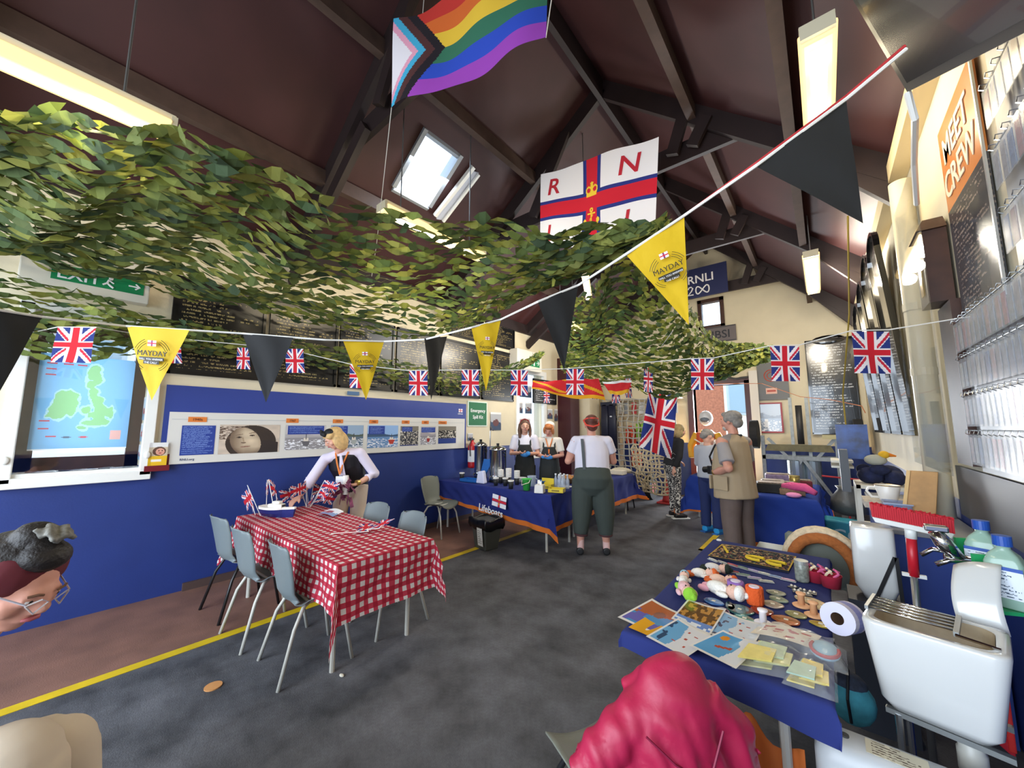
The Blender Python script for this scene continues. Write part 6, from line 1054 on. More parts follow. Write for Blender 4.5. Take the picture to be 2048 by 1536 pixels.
def hand(wr,d,nrm,curl=.5,side=1,s=1):
    "palm, four unequal curled fingers, and a thumb leaving the side of the palm; side=+1 puts the thumb on +lat"
    w_=V(wr); d=V(d).normalized(); n=V(nrm); n=(n-d*n.dot(d)).normalized(); l=d.cross(n)*side; P_=[]
    for q in (-.024,-.008,.008,.024): P_.append(('t',[w_+d*.0,w_+d*.045*s+l*q*.8*s,w_+d*.085*s+l*q*s],[.017*s,.0155*s,.0115*s],8))
    for q,ln in ((-.030,.058),(-.010,.072),(.010,.078),(.030,.07)):
        b0=w_+d*.082*s+l*q*s; a=curl; p=[b0]; dd=d
        for k in range(3):
            dd=(d*math.cos(a*(k+.6))+n*math.sin(a*(k+.6))); p.append(p[-1]+dd*ln*s*(.42,.32,.26)[k])
        P_.append(('t',p,[.0098*s,.009*s,.0082*s,.0065*s],8))
    th=w_+d*.03*s+l*.026*s; P_.append(('t',[w_+d*.012*s+l*.012*s,th,th+(d*.7+l*.7+n*.3).normalized()*.036*s,th+(d*.7+l*.7+n*.3).normalized()*.036*s+(d*.95+l*.15+n*.5).normalized()*.03*s],[.015*s,.0135*s,.0105*s,.008*s],8)); return P_
def head_parts(c,Rm,s=1.0):
    T=lambda x,y,z: V(c)+Rm@V((x*s,y*s,z*s)); E=lambda p,r,: ('e',T(*p),[q*s for q in r],Rm)
    return [E((0,-.012,.028),(.076,.094,.084)),E((0,.018,-.035),(.060,.068,.068)),E((0,.045,-.078),(.034,.034,.026)),E((0,.078,.012),(.05,.02,.028)),
      ('t',[T(0,.086,.022),T(0,.106,-.012),T(0,.1,-.028)],[.010*s,.0145*s,.012*s],8),E((.012,.094,-.026),(.009,.01,.008)),E((-.012,.094,-.026),(.009,.01,.008)),
      E((0,.080,-.052),(.026,.014,.012)),E((.078,-.005,-.005),(.012,.02,.032)),E((-.078,-.005,-.005),(.012,.02,.032)),E((.045,.055,-.022),(.024,.026,.024)),E((-.045,.055,-.022),(.024,.026,.024))],T
def person(label,loc,rz,J,skin,clothes,hair=None,s=1.0,headrot=None,face=True,extra=None,lp=None,vox=.0085,glasses=False,curl=.6,bare_legs=True):
    root=thing('person',label,'person',loc,rz); g=J.get('g',1.0); Rm=headrot or M.Identity(3); ax=V(J['RS'])-V(J['LS']); ax.normalize()
    body,T=head_parts(J['head'],Rm,J.get('hs',1.0))
    body.append(('t',[V(J['neck']),V(J['neck'])+(V(J['head'])-V(J['neck']))*.75],[.056,.052])); 
    body.append(torso([J['pel'],J['waist'],J['chest'],J['sh'],V(J['neck'])],ax,[.14*g,.125*g,.14*g,.13,.05],[.09*g,.085*g,.09*g,.06,.045]))
    for S_,sg in (('L',-1),('R',1)):
        sh,el,wr=V(J[S_+'S']),V(J[S_+'E']),V(J[S_+'W']); body.append(('e',sh,(.05*g,)*3)); body.append(('e',el,(.037*g,)*3)); body.append(('t',[sh,sh*.5+el*.5,el,el*.45+wr*.55,wr],[.052*g,.047*g,.038*g,.036*g,.026],12))
        d=V(J.get(S_+'H',(wr-el).normalized())); n=V(J.get(S_+'N',(0,0,-1))); body+=hand(wr,d,n,J.get(S_+'C',curl),J.get(S_+'T',sg),1.0)
        hp,kn,an=V(J[S_+'P']),V(J[S_+'K']),V(J[S_+'A']); body.append(('t',[hp,kn,kn*.6+an*.4,an],[.08*g,.052*g,.052*g,.036],12))
        fd=V(J.get('fd',(0,1,0))); body.append(('t',[an,an+V((0,0,-.035))+fd*.02,an+V((0,0,-.05))+fd*.13],[.036,.036,.025],8))
    blob('body',body,skin,root,vox,4)
    if face:
        for sx in (-1,1):
            MB().ell(T(sx*.030,.083,.010),[.0125,.009,.008],Rm,12,8).build('eye',EYEW,root,smooth=True); MB().ell(T(sx*.029,.0905,.010),[.0058,.003,.0060],Rm,10,6).build('iris',IRIS,root,smooth=True)
            MB().tube([T(sx*.016,.098,.027),T(sx*.03,.097,.033),T(sx*.045,.088,.028)],.0035,6).build('eyebrow',mat('brow_brown','6a4a36',.8),root)
        MB().tube([T(-.021,.088,-.049),T(-.008,.097,-.046),T(.008,.097,-.046),T(.021,.088,-.049)],[.003,.0065,.0065,.003],8).build('lips',LIP,root,smooth=True)
    for nm_,parts,mt_,vx in clothes: blob(nm_,parts,mt_,root,vx,3)
    if hair: 
        for nm_,parts,mt_,vx in hair(T,Rm): blob(nm_,parts,mt_,root,vx,2)
    return root,T
def sleeves(J,r0,r1,upto=1.0,full=False):
    P_=[]
    for S_ in 'LR':
        sh,el,wr=V(J[S_+'S']),V(J[S_+'E']),V(J[S_+'W'])
        c=V(J['sh'])*.75+V(J['neck'])*.25; k=min(r0,.066)
        P_.append(('e',sh*.985+c*.015,(k,k,k))); P_.append(('t',[c,sh*.9+c*.1],[.058,k*.93],14))
        if full: P_.append(('t',[sh,el,el+(wr-el)*upto],[k*.97,(k+r1)/2,r1],14)); P_.append(('e',el,((k+r1)/2,)*3))
        else: P_.append(('t',[sh,sh+(el-sh)*upto],[k*.97,r1],14))
    return P_
def legs(J,r0,r1,r2,end=1.0):
    P_=[]
    for S_ in 'LR':
        hp,kn,an=V(J[S_+'P']),V(J[S_+'K']),V(J[S_+'A']); P_.append(('t',[hp,hp*.5+kn*.5,kn,kn+(an-kn)*end],[r0,(r0+r1)*.52,r1,r2],16))
    return P_
def shoes(J,mt_,root,sole=None,r=.045):
    fd=V(J.get('fd',(0,1,0)))
    for S_ in 'LR':
        an=V(J[S_+'A']); b0=V((an.x,an.y,.045)); blob('shoe',[('t',[b0-fd*.05,b0+fd*.03,b0+fd*.10,b0+fd*.16-V((0,0,.01))],[r,r*1.05,r*.95,r*.65],12)],mt_,root,.008,3)
        if sole: MB().beam(b0-fd*.10-V((0,0,.038)),b0+fd*.2-V((0,0,.038)),.085,.02).build('sole',sole,root,bevel=.006)
def std(h=1.65,**k):
    s=h/1.65; J=dict(pel=(0,0,.92),waist=(0,0,1.03),chest=(0,.01,1.22),sh=(0,0,1.35),neck=(0,.0,1.40),head=(0,.02,1.535),LS=(-.17,0,1.34),RS=(.17,0,1.34),LE=(-.22,-.03,1.07),RE=(.22,-.03,1.07),LW=(-.24,.03,.85),RW=(.24,.03,.85),LP=(-.09,0,.88),RP=(.09,0,.88),LK=(-.10,.02,.47),RK=(.10,.02,.47),LA=(-.10,0,.09),RA=(.10,0,.09))
    J={a:tuple(q*s for q in b_) for a,b_ in J.items()}; J.update(k); return J
COT=lambda n,c,**k: mat(n,c,k.pop('rough',.85),bump=.35,bscale=9,**k)
# 1 blonde woman leaning over the gingham table
J=std(pel=(0,-.10,.90),waist=(.01,-.02,1.0),chest=(.04,.08,1.14),sh=(.05,.15,1.25),neck=(.06,.19,1.30),head=(.10,.27,1.43),LS=(-.13,.10,1.26),RS=(.22,.17,1.20),RE=(.32,.28,.98),RW=(.39,.34,.84),RH=(.35,.55,-.45),RN=(0,-.3,-1),RC=.3,LE=(-.28,.02,1.02),LW=(-.15,.22,.93),LH=(.8,.5,-.1),LN=(0,.1,1),LC=.9,LP=(-.09,-.08,.88),RP=(.09,-.08,.88),LK=(-.1,0,.47),RK=(.1,0,.47),g=.95)
hr=rz_(-52)@rx(-34)
def h1(T,Rm):
    E=lambda p,r: ('e',T(*p),r,Rm)
    return [('hair',[E((0,-.02,.045),(.086,.098,.078)),E((.06,-.03,-.02),(.035,.07,.09)),E((-.065,-.02,-.05),(.038,.075,.11)),E((0,-.08,-.04),(.075,.045,.09)),E((-.05,.03,.06),(.04,.05,.04)),E((.04,.04,.065),(.04,.045,.035))],mat('hair_blonde','d2ad74',.6,noise=.25,nscale=30,bump=.5,bscale=60),.008),
            ('headscarf',[E((0,.015,.085),(.085,.055,.045)),E((.03,.07,.105),(.035,.022,.025)),E((-.03,.075,.10),(.03,.022,.03)),E((.05,.06,.12),(.02,.02,.035))],mat('scarf_black','141418',.7),.007)]
root,T=person('blonde woman in black headscarf and gilet leaning over the gingham table',(-4.28,2.22,0),R(-135),J,SKIN,
 [('shirt',[torso([(0,-.09,.93),(.01,-.02,1.0),(.04,.08,1.14),(.05,.14,1.25),(.06,.18,1.30)],(1,.1,0),[.15,.145,.155,.15,.06],[.105,.1,.105,.08,.055])]+sleeves(J,.062,.05,.45,True),COT('shirt_lilac_white','d8cfe0'),.010),
  ('gilet',[torso([(0,-.10,.86),(.0,-.04,.98),(.04,.075,1.14),(.05,.13,1.25),(.055,.155,1.29)],(1,.1,0),[.185,.17,.178,.165,.08],[.13,.122,.13,.10,.07])],COT('gilet_black','1b1b22',rough=.5),.010),
  ('trousers',[('e',(0,-.09,.88),(.17,.125,.11))]+legs(J,.10,.075,.06,.95),COT('trousers_cream','cbb9a8'),.012)],h1,headrot=hr)
shoes(J,mat('shoe_black','141416',.5),root)
MB().sheet(lambda u,v:(.015+.05*(u-.5)*(1.4-v),.16+.03*v+.105-.06*(1-v),1.02+.24*v),6,10).build('shirt_front',COT('shirt_lilac_white','d8cfe0'),root,smooth=True,solid=.004)
MB().tube([(.10,.21,1.27),(.06,.26,1.16),(.03,.25,1.04)],.009,5).tube([(-.03,.19,1.28),(.0,.25,1.16),(.03,.25,1.04)],.009,5).build('lanyard',mat('lanyard_orange','e0803a',.6),root); MB().box(-.01,.07,.245,.25,.92,1.02).build('name_badge',mat('badge_white','dfe2e8',.4),root); MB().tube([(-.165,.205,.945),(-.145,.235,.945)],[.031,.031],12).build('watch',mat('watch_gold','b89a54',.3,.8),root)
bunch=thing('flag_bunch','bunch of folded small flags held by the leaning blonde woman','flags',(-4.06,2.06,.93)); g=random.Random(6)
bm2=MB()
for i in range(26):
    a=g.uniform(0,2*PI); r_=g.uniform(.02,.17); p=V((r_*math.cos(a),r_*math.sin(a)*.6,g.uniform(-.16,.05))); q=p+V((g.uniform(-.07,.07),g.uniform(-.05,.05),g.uniform(-.09,.05))); bm2.beam(p,p+(q-p)*1.5,.042,.003,(g.random(),g.random(),g.random()))
bm2.build('folded_flags',mat('flag_plum','7c3a5c',.8,noise=.7,nscale=30),bunch); MB().tube([(0,0,-.1),(0,0,.1)],.03,8).build('flag_sticks',mat('white_stick'),bunch)
# 2, 3 two women in aprons behind the tea table
def apron(J,mt_,bib=1.26):
    return ('apron',[torso([(0,.03,.62),(0,.03,.9),(0,.035,1.03),(0,.05,bib)],(1,0,0),[.19,.175,.16,.11],[.12,.11,.115,.115])],mt_,.010)
AP=COT('apron_charcoal','2b2f30')
J=std(1.68,LE=(-.23,.02,1.10),LW=(-.03,.24,1.10),LH=(.8,.3,.1),LN=(0,0,1),RE=(.24,.02,1.10),RW=(.10,.25,1.12),RH=(-.8,.4,.0),RN=(0,0,1),hs=1.04)
def h2(T,Rm):
    E=lambda p,r: ('e',T(*p),r,Rm)
    return [('hair',[E((0,-.02,.05),(.090,.098,.078)),('t',[T(.075,-.01,.05),T(.09,.0,-.06),T(.085,.03,-.19)],[.03,.034,.024]),('t',[T(-.075,-.01,.05),T(-.09,.0,-.06),T(-.085,.03,-.19)],[.03,.034,.024]),E((0,-.075,-.07),(.075,.04,.12))],mat('hair_brown','5c4030',.6,noise=.3,nscale=30,bump=.5,bscale=60),.008),('headband',[('t',[T(-.088,.0,.045),T(-.06,.0,.11),T(0,.0,.133),T(.06,.0,.11),T(.088,.0,.045)],[.012]*5,8)],mat('band_red','8c2430',.7),.006)]
CLB=mat('cloth_blue','3d86c8',.8,bump=.5,bscale=20)
root,T=person('woman with long brown hair in dark apron holding blue cloth, behind the tea table',(-4.10,5.30,0),R(-143),J,SKIN,
 [('t_shirt',[torso([(0,0,.92),(0,0,1.03),(0,.012,1.22),(0,0,1.36),(0,0,1.41)],(1,0,0),[.155,.14,.155,.15,.06],[.11,.10,.112,.08,.06])]+sleeves(J,.065,.062,.75),COT('tee_white','dcdae6'),.010),apron(J,AP),
  ('trousers',[('e',(0,0,.9),(.165,.12,.1))]+legs(J,.10,.07,.06),COT('trousers_black','1c1c20'),.014)],h2,headrot=rz_(8))
shoes(J,mat('shoe_black'),root); MB().beam((-.1,.11,1.24),(-.09,.02,1.42),.03,.008).beam((.1,.11,1.24),(.09,.02,1.42),.03,.008).build('apron_straps',AP,root)
tag(blob('blue_cloth',[('e',(0,0,0),(.09,.04,.035)),('e',(.09,-.02,.03),(.05,.03,.04))],CLB,None,.01),'blue tea cloth in the hands of the long haired woman','cloth').location=(-3.92,5.06,1.09)
J=std(1.62,LE=(-.22,.02,1.07),LW=(-.06,.24,1.05),LH=(.8,.3,.1),LN=(0,0,1),RE=(.22,.02,1.07),RW=(.08,.25,1.06),RH=(-.8,.4,.0),RN=(0,0,1),hs=1.04)
def h3(T,Rm):
    E=lambda p,r: ('e',T(*p),r,Rm)
    return [('hair',[E((0,-.01,.055),(.088,.095,.07)),E((.07,.03,.0),(.03,.045,.07)),E((-.07,.03,.0),(.03,.045,.07)),E((0,.06,.08),(.06,.035,.035))],mat('hair_ginger','b8703c',.6,noise=.25,nscale=30,bump=.5,bscale=60),.008),('headscarf',[E((0,-.045,.07),(.092,.08,.07)),E((.06,-.05,.0),(.04,.06,.08))],mat('scarf_white','e0d8d4',.8),.008)]
root,T=person('woman with ginger hair and white headscarf looking down, wearing an orange lanyard',(-3.78,5.60,0),R(-150),J,SKIN2,
 [('blouse',[torso([(0,0,.92),(0,0,1.0),(0,.012,1.19),(0,0,1.33),(0,0,1.39)],(1,0,0),[.155,.145,.155,.15,.06],[.11,.10,.112,.08,.06])]+sleeves(J,.066,.062,.75),COT('blouse_white','dedad2'),.010),apron(J,AP,1.22),
  ('trousers',[('e',(0,0,.88),(.165,.12,.1))]+legs(J,.10,.07,.06),mat('trousers_black'),.014)],h3,headrot=rx(-28)@rz_(-10))
shoes(J,mat('shoe_black'),root); MB().tube([(-.06,.09,1.36),(-.01,.15,1.2),(0,.165,1.1)],.009,5).tube([(.06,.09,1.36),(.01,.15,1.2),(0,.165,1.1)],.009,5).build('lanyard',mat('lanyard_orange'),root); MB().beam((-.1,.11,1.2),(-.09,.02,1.38),.03,.008).beam((.1,.11,1.2),(.09,.02,1.38),.03,.008).build('apron_straps',AP,root)
tag(blob('blue_cloth',[('e',(0,0,0),(.09,.04,.04)),('e',(-.09,-.02,.0),(.05,.03,.03))],CLB,None,.01),'blue tea cloth in the hands of the ginger haired woman','cloth').location=(-3.64,5.36,1.05)
# 4 woman in braces seen from behind
J=std(1.70,g=1.25,LS=(-.20,0,1.38),RS=(.20,0,1.38),LE=(-.30,.05,1.12),LW=(-.14,.27,1.20),LH=(.3,.6,.3),LN=(.6,0,0),RE=(.27,.10,1.12),RW=(.10,.28,1.15),RH=(-.3,.7,.2),RN=(-.6,0,0),LP=(-.11,0,.9),RP=(.11,0,.9),LK=(-.14,.02,.48),RK=(.14,.02,.48),LA=(-.17,-.02,.09),RA=(.15,.02,.09))
def h4(T,Rm):
    E=lambda p,r: ('e',T(*p),r,Rm)
    return [('hair',[E((0,-.03,.05),(.090,.100,.085)),E((0,-.075,-.02),(.07,.05,.06)),E((0,-.08,.06),(.06,.05,.05))],mat('hair_auburn','5c2c20',.6,noise=.3,nscale=30,bump=.5,bscale=60),.008),('headband',[('t',[T(.092,.0,.055),T(.08,-.08,.0),T(0,-.137,-.02),T(-.08,-.08,.0),T(-.092,.0,.055)],[.013]*5,8),('t',[T(.092,.02,.06),T(.07,-.075,.08),T(0,-.125,.085),T(-.07,-.075,.08),T(-.092,.02,.06)],[.012]*5,8)],mat('band_coral','d8483a',.7),.006)]
WT=COT('top_white','d8d4e2')
root,T=person('woman in white top, grey braces and cropped olive trousers, seen from behind',(-2.30,4.36,0),R(30),J,SKIN2,
 [('top',[torso([(0,-.01,.96),(0,-.01,1.06),(0,0,1.22),(0,-.01,1.38),(0,-.01,1.45)],(1,0,0),[.225,.215,.215,.19,.075],[.155,.15,.145,.10,.065])]+sleeves(J,.085,.075,.55),WT,.011),
  ('trousers',[torso([(0,-.02,.72),(0,-.025,.82),(0,-.03,.92),(0,-.01,1.06)],(1,0,0),[.12,.215,.24,.21],[.09,.16,.175,.148])]+legs(J,.145,.125,.085,.62),COT('trousers_olive','3c4440'),.012),
  ('sock',[('t',[(-.165,-.02,.05),(-.16,-.01,.22)],[.042,.045],12)],mat('sock_pink','e0b8b4',.8),.009),('sock',[('t',[(.15,.02,.05),(.147,.02,.22)],[.042,.045],12)],mat('sock_pink'),.009),
  ('trouser_cuff',[('t',[(-.157,-.0,.22),(-.155,-.0,.25)],[.085,.088],14)],mat('cuff_maroon','4c2c30',.8),.009),('trouser_cuff',[('t',[(.147,.02,.22),(.146,.02,.25)],[.085,.088],14)],mat('cuff_maroon'),.009)],h4,headrot=rz_(10))
shoes(J,mat('shoe_black'),root)
MB().sheet(lambda u,v:(-.10+.035*(u-.5)-.02*v,-.158+.0*u-.0*v+(.045*max(v-.6,0)/.4),1.04+.37*v),2,10).build('brace_strap',mat('brace_grey','50555a',.8),root,solid=.008)
# 5 man in a beige waistcoat
J=std(1.74,g=1.3,chest=(0,.06,1.26),waist=(0,.07,1.06),LS=(-.20,.0,1.38),RS=(.20,.0,1.38),LE=(-.30,-.14,1.10),LW=(-.20,.13,1.02),LH=(.6,.7,-.1),LN=(.7,0,0),RE=(.28,.05,1.1),RW=(.12,.27,1.14),RH=(-.4,.6,.1),RN=(0,0,-1),hs=1.04)
def h5(T,Rm):
    E=lambda p,r: ('e',T(*p),r,Rm)
    return [('hair',[E((0,-.02,.055),(.090,.105,.080)),E((0,-.07,-.01),(.078,.055,.065)),E((.06,.0,.03),(.035,.06,.05)),E((-.06,.0,.03),(.035,.06,.05)),E((0,.06,.085),(.06,.04,.03))],mat('hair_grey','8c8884',.8,noise=.3,nscale=30,bump=.6,bscale=60),.008),('beard',[E((0,.062,-.075),(.045,.035,.032))],mat('beard_grey','b4b0ac',.9),.007)]
VT=COT('vest_beige','ab977b')
root,T=person('grey haired man in beige waistcoat with a camera strap, looking towards the back door',(-.84,5.12,0),R(62),J,SKIN2,
 [('shirt',[torso([(0,.02,.9),(0,.03,1.06),(0,.03,1.26),(0,0,1.40),(0,0,1.46)],(1,0,0),[.20,.21,.20,.18,.07],[.17,.17,.15,.10,.065])]+sleeves(J,.082,.08,.8),COT('shirt_grey','9a9698'),.011),
  ('waistcoat',[torso([(0,.02,.74),(0,.03,.92),(0,.045,1.08),(0,.03,1.28),(0,-.01,1.41),(0,-.01,1.47)],(1,0,0),[.255,.24,.235,.22,.17,.08],[.215,.205,.20,.17,.115,.075])],VT,.011),
  ('trousers',[('e',(0,0,.9),(.19,.16,.12))]+legs(J,.125,.10,.085,1.0),COT('trousers_taupe','6a5a54',noise=.1),.012)],h5,headrot=rz_(14))
shoes(J,mat('shoe_brown','3a2c24',.5),root)
MB().box(-.17,-.05,.21,.235,.82,.98).build('waistcoat_pocket',VT,root,bevel=.01); MB().box(.05,.17,.21,.235,.82,.98).build('waistcoat_pocket',VT,root,bevel=.01); MB().box(-.258,-.245,-.08,.10,.84,1.0).build('waistcoat_pocket',VT,root,bevel=.006)
MB().tube([(-.09,.03,1.45),(-.17,.12,1.34),(-.15,.22,1.2),(-.05,.27,1.08)],.011,6).tube([(.09,-.02,1.46),(.0,-.1,1.46),(-.09,.0,1.46)],.013,6).build('camera_strap',mat('strap_black','17171b',.7),root)
MB().box(-.09,.05,.26,.32,.98,1.08).build('camera_body',BLACK,root,bevel=.008); MB().tube([(-.02,.32,1.03),(-.02,.42,1.02)],.038,16).build('camera_lens',BLACK,root); MB().tube([(-.205,.10,1.025),(-.20,.128,1.02)],.033,12).build('watch',mat('watch_gold'),root)
# 6 woman in leopard leggings
J=std(1.62,pel=(0,-.03,.9),waist=(0,.0,1.0),chest=(0,.06,1.18),sh=(0,.08,1.31),neck=(0,.1,1.36),head=(0,.15,1.485),LS=(-.16,.08,1.3),RS=(.16,.08,1.3),LE=(-.2,.03,1.05),RE=(.2,.03,1.05),LW=(-.18,.2,.95),RW=(.18,-.06,.86),RH=(0,-.2,-.6),fd=(0,1,0))
def h6(T,Rm):
    E=lambda p,r: ('e',T(*p),r,Rm)
    return [('hair',[E((0,-.02,.04),(.092,.102,.085)),E((.06,-.02,-.05),(.04,.07,.08)),E((-.06,-.02,-.05),(.04,.07,.08)),E((0,-.07,-.05),(.07,.05,.09))],mat('hair_ash_blonde','b4a274',.7,noise=.25,nscale=30,bump=.5,bscale=60),.009)]
leo=mat('leopard_print','c8c4bc',.8); nt=leo.node_tree; L=nt.links.new; b=nt.nodes['Principled BSDF']; tc=nt.nodes.new('ShaderNodeTexCoord'); vo=nt.nodes.new('ShaderNodeTexVoronoi'); vo.inputs['Scale'].default_value=26; L(tc.outputs['Object'],vo.inputs['Vector']); cr=nt.nodes.new('ShaderNodeValToRGB'); cr.color_ramp.interpolation='CONSTANT'; e=cr.color_ramp.elements; e[0].color=(*lin('c0bcb4'),1); e[1].position=.32; e[1].color=(*lin('26262a'),1); n3=cr.color_ramp.elements.new(.62); n3.color=(*lin('d0ccc4'),1); L(vo.outputs['Distance'],cr.inputs[0]); L(cr.outputs[0],b.inputs['Base Color'])
root,T=person('blonde woman in black jumper and leopard print leggings at the far table',(-2.12,7.0,0),R(-48),J,SKIN,
 [('jumper',[torso([(0,-.02,.88),(0,0,1.0),(0,.06,1.18),(0,.08,1.31),(0,.09,1.37)],(1,0,0),[.18,.16,.17,.16,.065],[.14,.13,.13,.09,.06])]+sleeves(J,.07,.05,.9,True),COT('jumper_black','1d1e22',noise=.0),.012),
  ('leggings',[('e',(0,-.03,.88),(.16,.13,.12))]+legs(J,.10,.06,.045,1.0),leo,.012)],h6,headrot=rx(-15))
shoes(J,mat('shoe_black'),root,WHITE)
for z in (1.0,1.08): MB().tube([(.17+.0*k,-.10+.04*k,z+.035*(k%2)) for k in range(6)],.005,5).build('zigzag_stripe',mat('zigzag_grey','8a8c90',.8),root)
# 7 grey haired person bending behind the far table
J=std(1.66,pel=(0,-.12,.9),waist=(0,-.04,1.0),chest=(0,.12,1.13),sh=(0,.22,1.22),neck=(0,.27,1.25),head=(0,.38,1.33),LS=(-.17,.22,1.2),RS=(.17,.22,1.2),LE=(-.22,.3,.95),LW=(-.14,.36,.82),RE=(.22,.3,.97),RW=(.14,.38,.82),LH=(0,.3,-.5),RH=(0,.3,-.5))
def h7(T,Rm):
    E=lambda p,r: ('e',T(*p),r,Rm)
    return [('hair',[E((0,-.02,.05),(.088,.1,.08)),E((0,-.07,.0),(.075,.05,.06))],mat('hair_grey'),.009)]
root,T=person('grey haired person in a white shirt bending over the far small table',(-1.66,8.32,0),R(168),J,SKIN2,
 [('shirt',[torso([(0,-.11,.92),(0,-.04,1.0),(0,.12,1.13),(0,.21,1.22),(0,.25,1.26)],(1,0,0),[.17,.165,.17,.16,.06],[.12,.12,.12,.09,.055])]+sleeves(J,.07,.065,.8),COT('shirt_white','d4cec8'),.012),('trousers',[('e',(0,-.11,.88),(.17,.13,.11))]+legs(J,.1,.075,.06),mat('trousers_black'),.014)],h7,headrot=rx(-50))
shoes(J,mat('shoe_black'),root)
# 8 short person beyond the man
J=std(1.50,LE=(-.2,.05,1.0),LW=(-.12,.22,.9),RE=(.2,.05,1.0),RW=(.12,.22,.9))
root,T=person('short person in a pale grey shirt and navy trousers, half hidden beyond the vest man',(-1.40,6.35,0),R(-20),J,SKIN,
 [('shirt',[torso([(0,0,.8),(0,0,.95),(0,.01,1.1),(0,0,1.22),(0,0,1.28)],(1,0,0),[.18,.17,.17,.15,.06],[.13,.12,.12,.08,.055])]+sleeves(J,.07,.055,.9,True),COT('shirt_pale_grey','a8abb4'),.012),('trousers',[('e',(0,0,.82),(.15,.12,.1))]+legs(J,.09,.075,.07,1.0),COT('trousers_navy','1e2c5c'),.012)],h7,headrot=rx(-35)@rz_(-20))
shoes(J,mat('shoe_bright_blue','2a9ad8',.5),root,mat('sole_blue','1c5ca0',.5))
# 9 seated woman at the left edge, close to the camera
J=dict(pel=(0,-.02,.52),waist=(.0,.06,.66),chest=(.01,.16,.84),sh=(.02,.24,.95),neck=(.03,.29,1.0),head=(.03,.38,1.105),LS=(-.15,.22,.94),RS=(.18,.22,.93),LE=(-.27,.0,.74),RE=(.10,-.06,.68),LW=(-.14,.06,.58),RW=(-.02,.02,.58),LP=(-.1,0,.5),RP=(.1,0,.5),LK=(-.14,.42,.52),RK=(.12,.46,.66),LA=(-.14,.5,.09),RA=(.12,.52,.09),hs=1.05,g=1.1)
def h9(T,Rm):
    E=lambda p,r: ('e',T(*p),r,Rm)
    return [('hair',[E((0,-.03,.05),(.094,.10,.088)),E((0,-.08,-.02),(.08,.05,.08)),E((0,.03,.10),(.06,.05,.04)),E((0,-.02,.135),(.05,.05,.035))],mat('hair_black','1a1413',.6,bump=.6,bscale=60),.008),('headscarf',[E((0,.0,.045),(.1,.075,.075)),E((-.06,-.03,-.01),(.045,.06,.06)),E((.06,-.03,-.01),(.045,.06,.06))],COT('scarf_dark_red','5c1a24'),.008),('hair_flowers',[E((.013*(i%5)-.03,.017*(i//5)-.01,.152+.008*((i*7)%3)),(.011,.010,.008)) for i in range(20)],mat('silver_flowers','77756e',.6,noise=.5,nscale=80),.006)]
root,T=person('woman at the left edge with dark red headscarf, glasses and cream trousers',(-2.02,-.36,0),R(-28),J,SKIN2,
 [('vest_top',[torso([(0,-.02,.5),(.0,.06,.66),(.01,.16,.84),(.02,.21,.92)],(1,0,0),[.19,.18,.17,.13],[.14,.13,.13,.09])],COT('top_rust','8a5a44'),.012),('trousers',[('e',(0,0,.5),(.18,.16,.11)),('t',[(-.1,0,.5),(-.14,.42,.54)],[.12,.10],18),('e',(-.14,.43,.53),(.10,.10,.10)),('t',[(-.14,.44,.52),(-.14,.5,.12)],[.095,.08],18),('t',[(.1,0,.52),(.12,.44,.665)],[.125,.11],18),('e',(.12,.46,.665),(.11,.11,.11)),('t',[(.12,.475,.65),(.12,.54,.12)],[.105,.085],18)],COT('trousers_cream_wool','cbbca8'),.012)],h9,headrot=rz_(-20)@rx(-28))
shoes(J,mat('shoe_black'),root); MB().tube([T(-.05,.10,.012),T(-.03,.112,.028),T(-.008,.112,.012),T(-.03,.112,-.012),T(-.05,.10,.012)],.0025,5).tube([T(.05,.10,.012),T(.03,.112,.028),T(.008,.112,.012),T(.03,.112,-.012),T(.05,.10,.012)],.0025,5).tube([T(-.05,.10,.015),T(-.085,.0,.02)],.0025,5).tube([T(.05,.10,.015),T(.085,.0,.02)],.0025,5).build('glasses',mat('glasses_pale','c8c4cc',.2,.5),root)
make_chair('grey school chair under the seated woman at the left edge',SHELL,LEGK,(-2.02,-.38,0),R(-28))
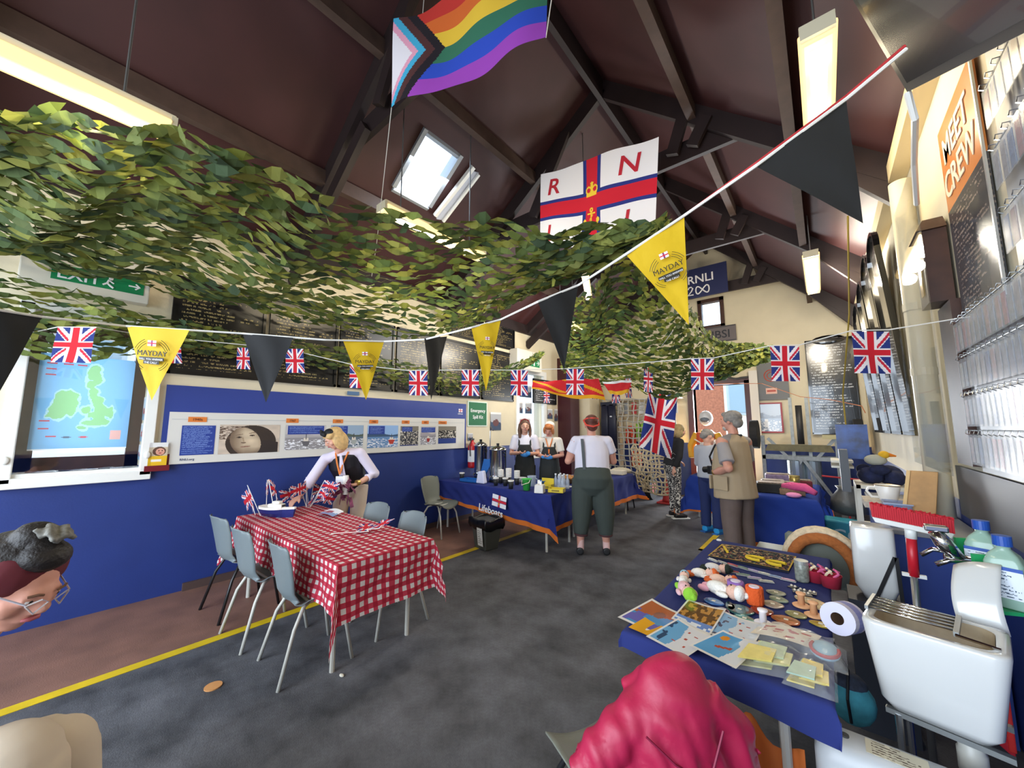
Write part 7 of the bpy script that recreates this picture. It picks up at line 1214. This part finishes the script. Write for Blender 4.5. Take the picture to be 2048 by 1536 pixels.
# ---------------------------------------------------------------- red jacket over the near chair
JK=mat('jacket_raspberry','a81a42',.5,bump=.2,bscale=30)
def jd(co):
    w_=co.x*.72+co.y*.69; k=max(.0,min(1,(.80-co.z)/.3)); return k*(.008*math.sin(w_*75+2.5*math.sin(co.z*9)+co.z*14)+.006*math.sin(w_*38-co.z*26)+.003*math.sin(w_*150+co.z*40))+.003*math.sin(co.z*48+w_*36+2*math.sin(co.z*17))
t=thing('red_jacket','raspberry red padded jacket draped over the back of the nearest chair','jacket',(-.42,1.25,0))
ja=V((.72,.69,0)).normalized(); jn=V((.69,-.72,0)).normalized()
def rg2(w_,d_,z,a,b_): return ring(V((0,0,z))+ja*w_+jn*d_,ja,jn,a,b_,26)
blob('jacket_body',[('l',[rg2(.01,.0,.865,.018,.014),rg2(.01,.0,.856,.05,.035),rg2(.01,.0,.83,.085,.055),rg2(.005,.01,.79,.11,.075),rg2(0,.01,.73,.145,.10),rg2(-.01,.01,.66,.175,.11),rg2(-.01,.015,.56,.19,.11),rg2(0,.02,.44,.20,.11),rg2(.01,.02,.30,.22,.09),rg2(.01,.02,.27,.215,.08)]),
 ('t',[V((0,0,.73))-ja*.06,V((0,0,.70))-ja*.13+jn*.02,V((0,0,.645))-ja*.21+jn*.03,V((0,0,.57))-ja*.285+jn*.02],[.06,.062,.058,.045],18),
 ('t',[V((0,0,.745))-ja*.12-jn*.05,V((0,0,.775))-ja*.07-jn*.04,V((0,0,.78))],[.02,.034,.05],14),
 ('t',[V((0,0,.76))+ja*.09+jn*.02,V((0,0,.66))+ja*.17+jn*.03,V((0,0,.50))+ja*.20+jn*.03,V((0,0,.33))+ja*.20+jn*.03],[.055,.062,.062,.056],18)],JK,t,.0065,8,jd)
q=V((0,0,.575))-ja*.30+jn*.055; MB().ell(q,.008).build('press_stud',mat('stud_dark','3c1020',.3,.6),t)
sd=mat('seam_dark','86143a',.6)
for P_ in (((-.02,.62,.10),(.03,.55,.115),(.10,.46,.115)),((.10,.72,.085),(.03,.60,.115),(.0,.50,.12)),((-.16,.56,.10),(-.10,.50,.115),(.0,.46,.118)),((-.12,.72,.09),(-.05,.66,.105),(.02,.62,.11))):
    MB().tube([V((0,0,b_))+ja*a_+jn*(c_+.017) for a_,b_,c_ in P_],.0032,5).build('seam',sd,t)
MB().tube([V((0,0,.62))-ja*.20-jn*.06,V((0,0,.40))-ja*.215-jn*.03,V((0,0,.28))-ja*.21],.012,8).build('lining_edge',mat('lining_orange','c8482c',.7),t)
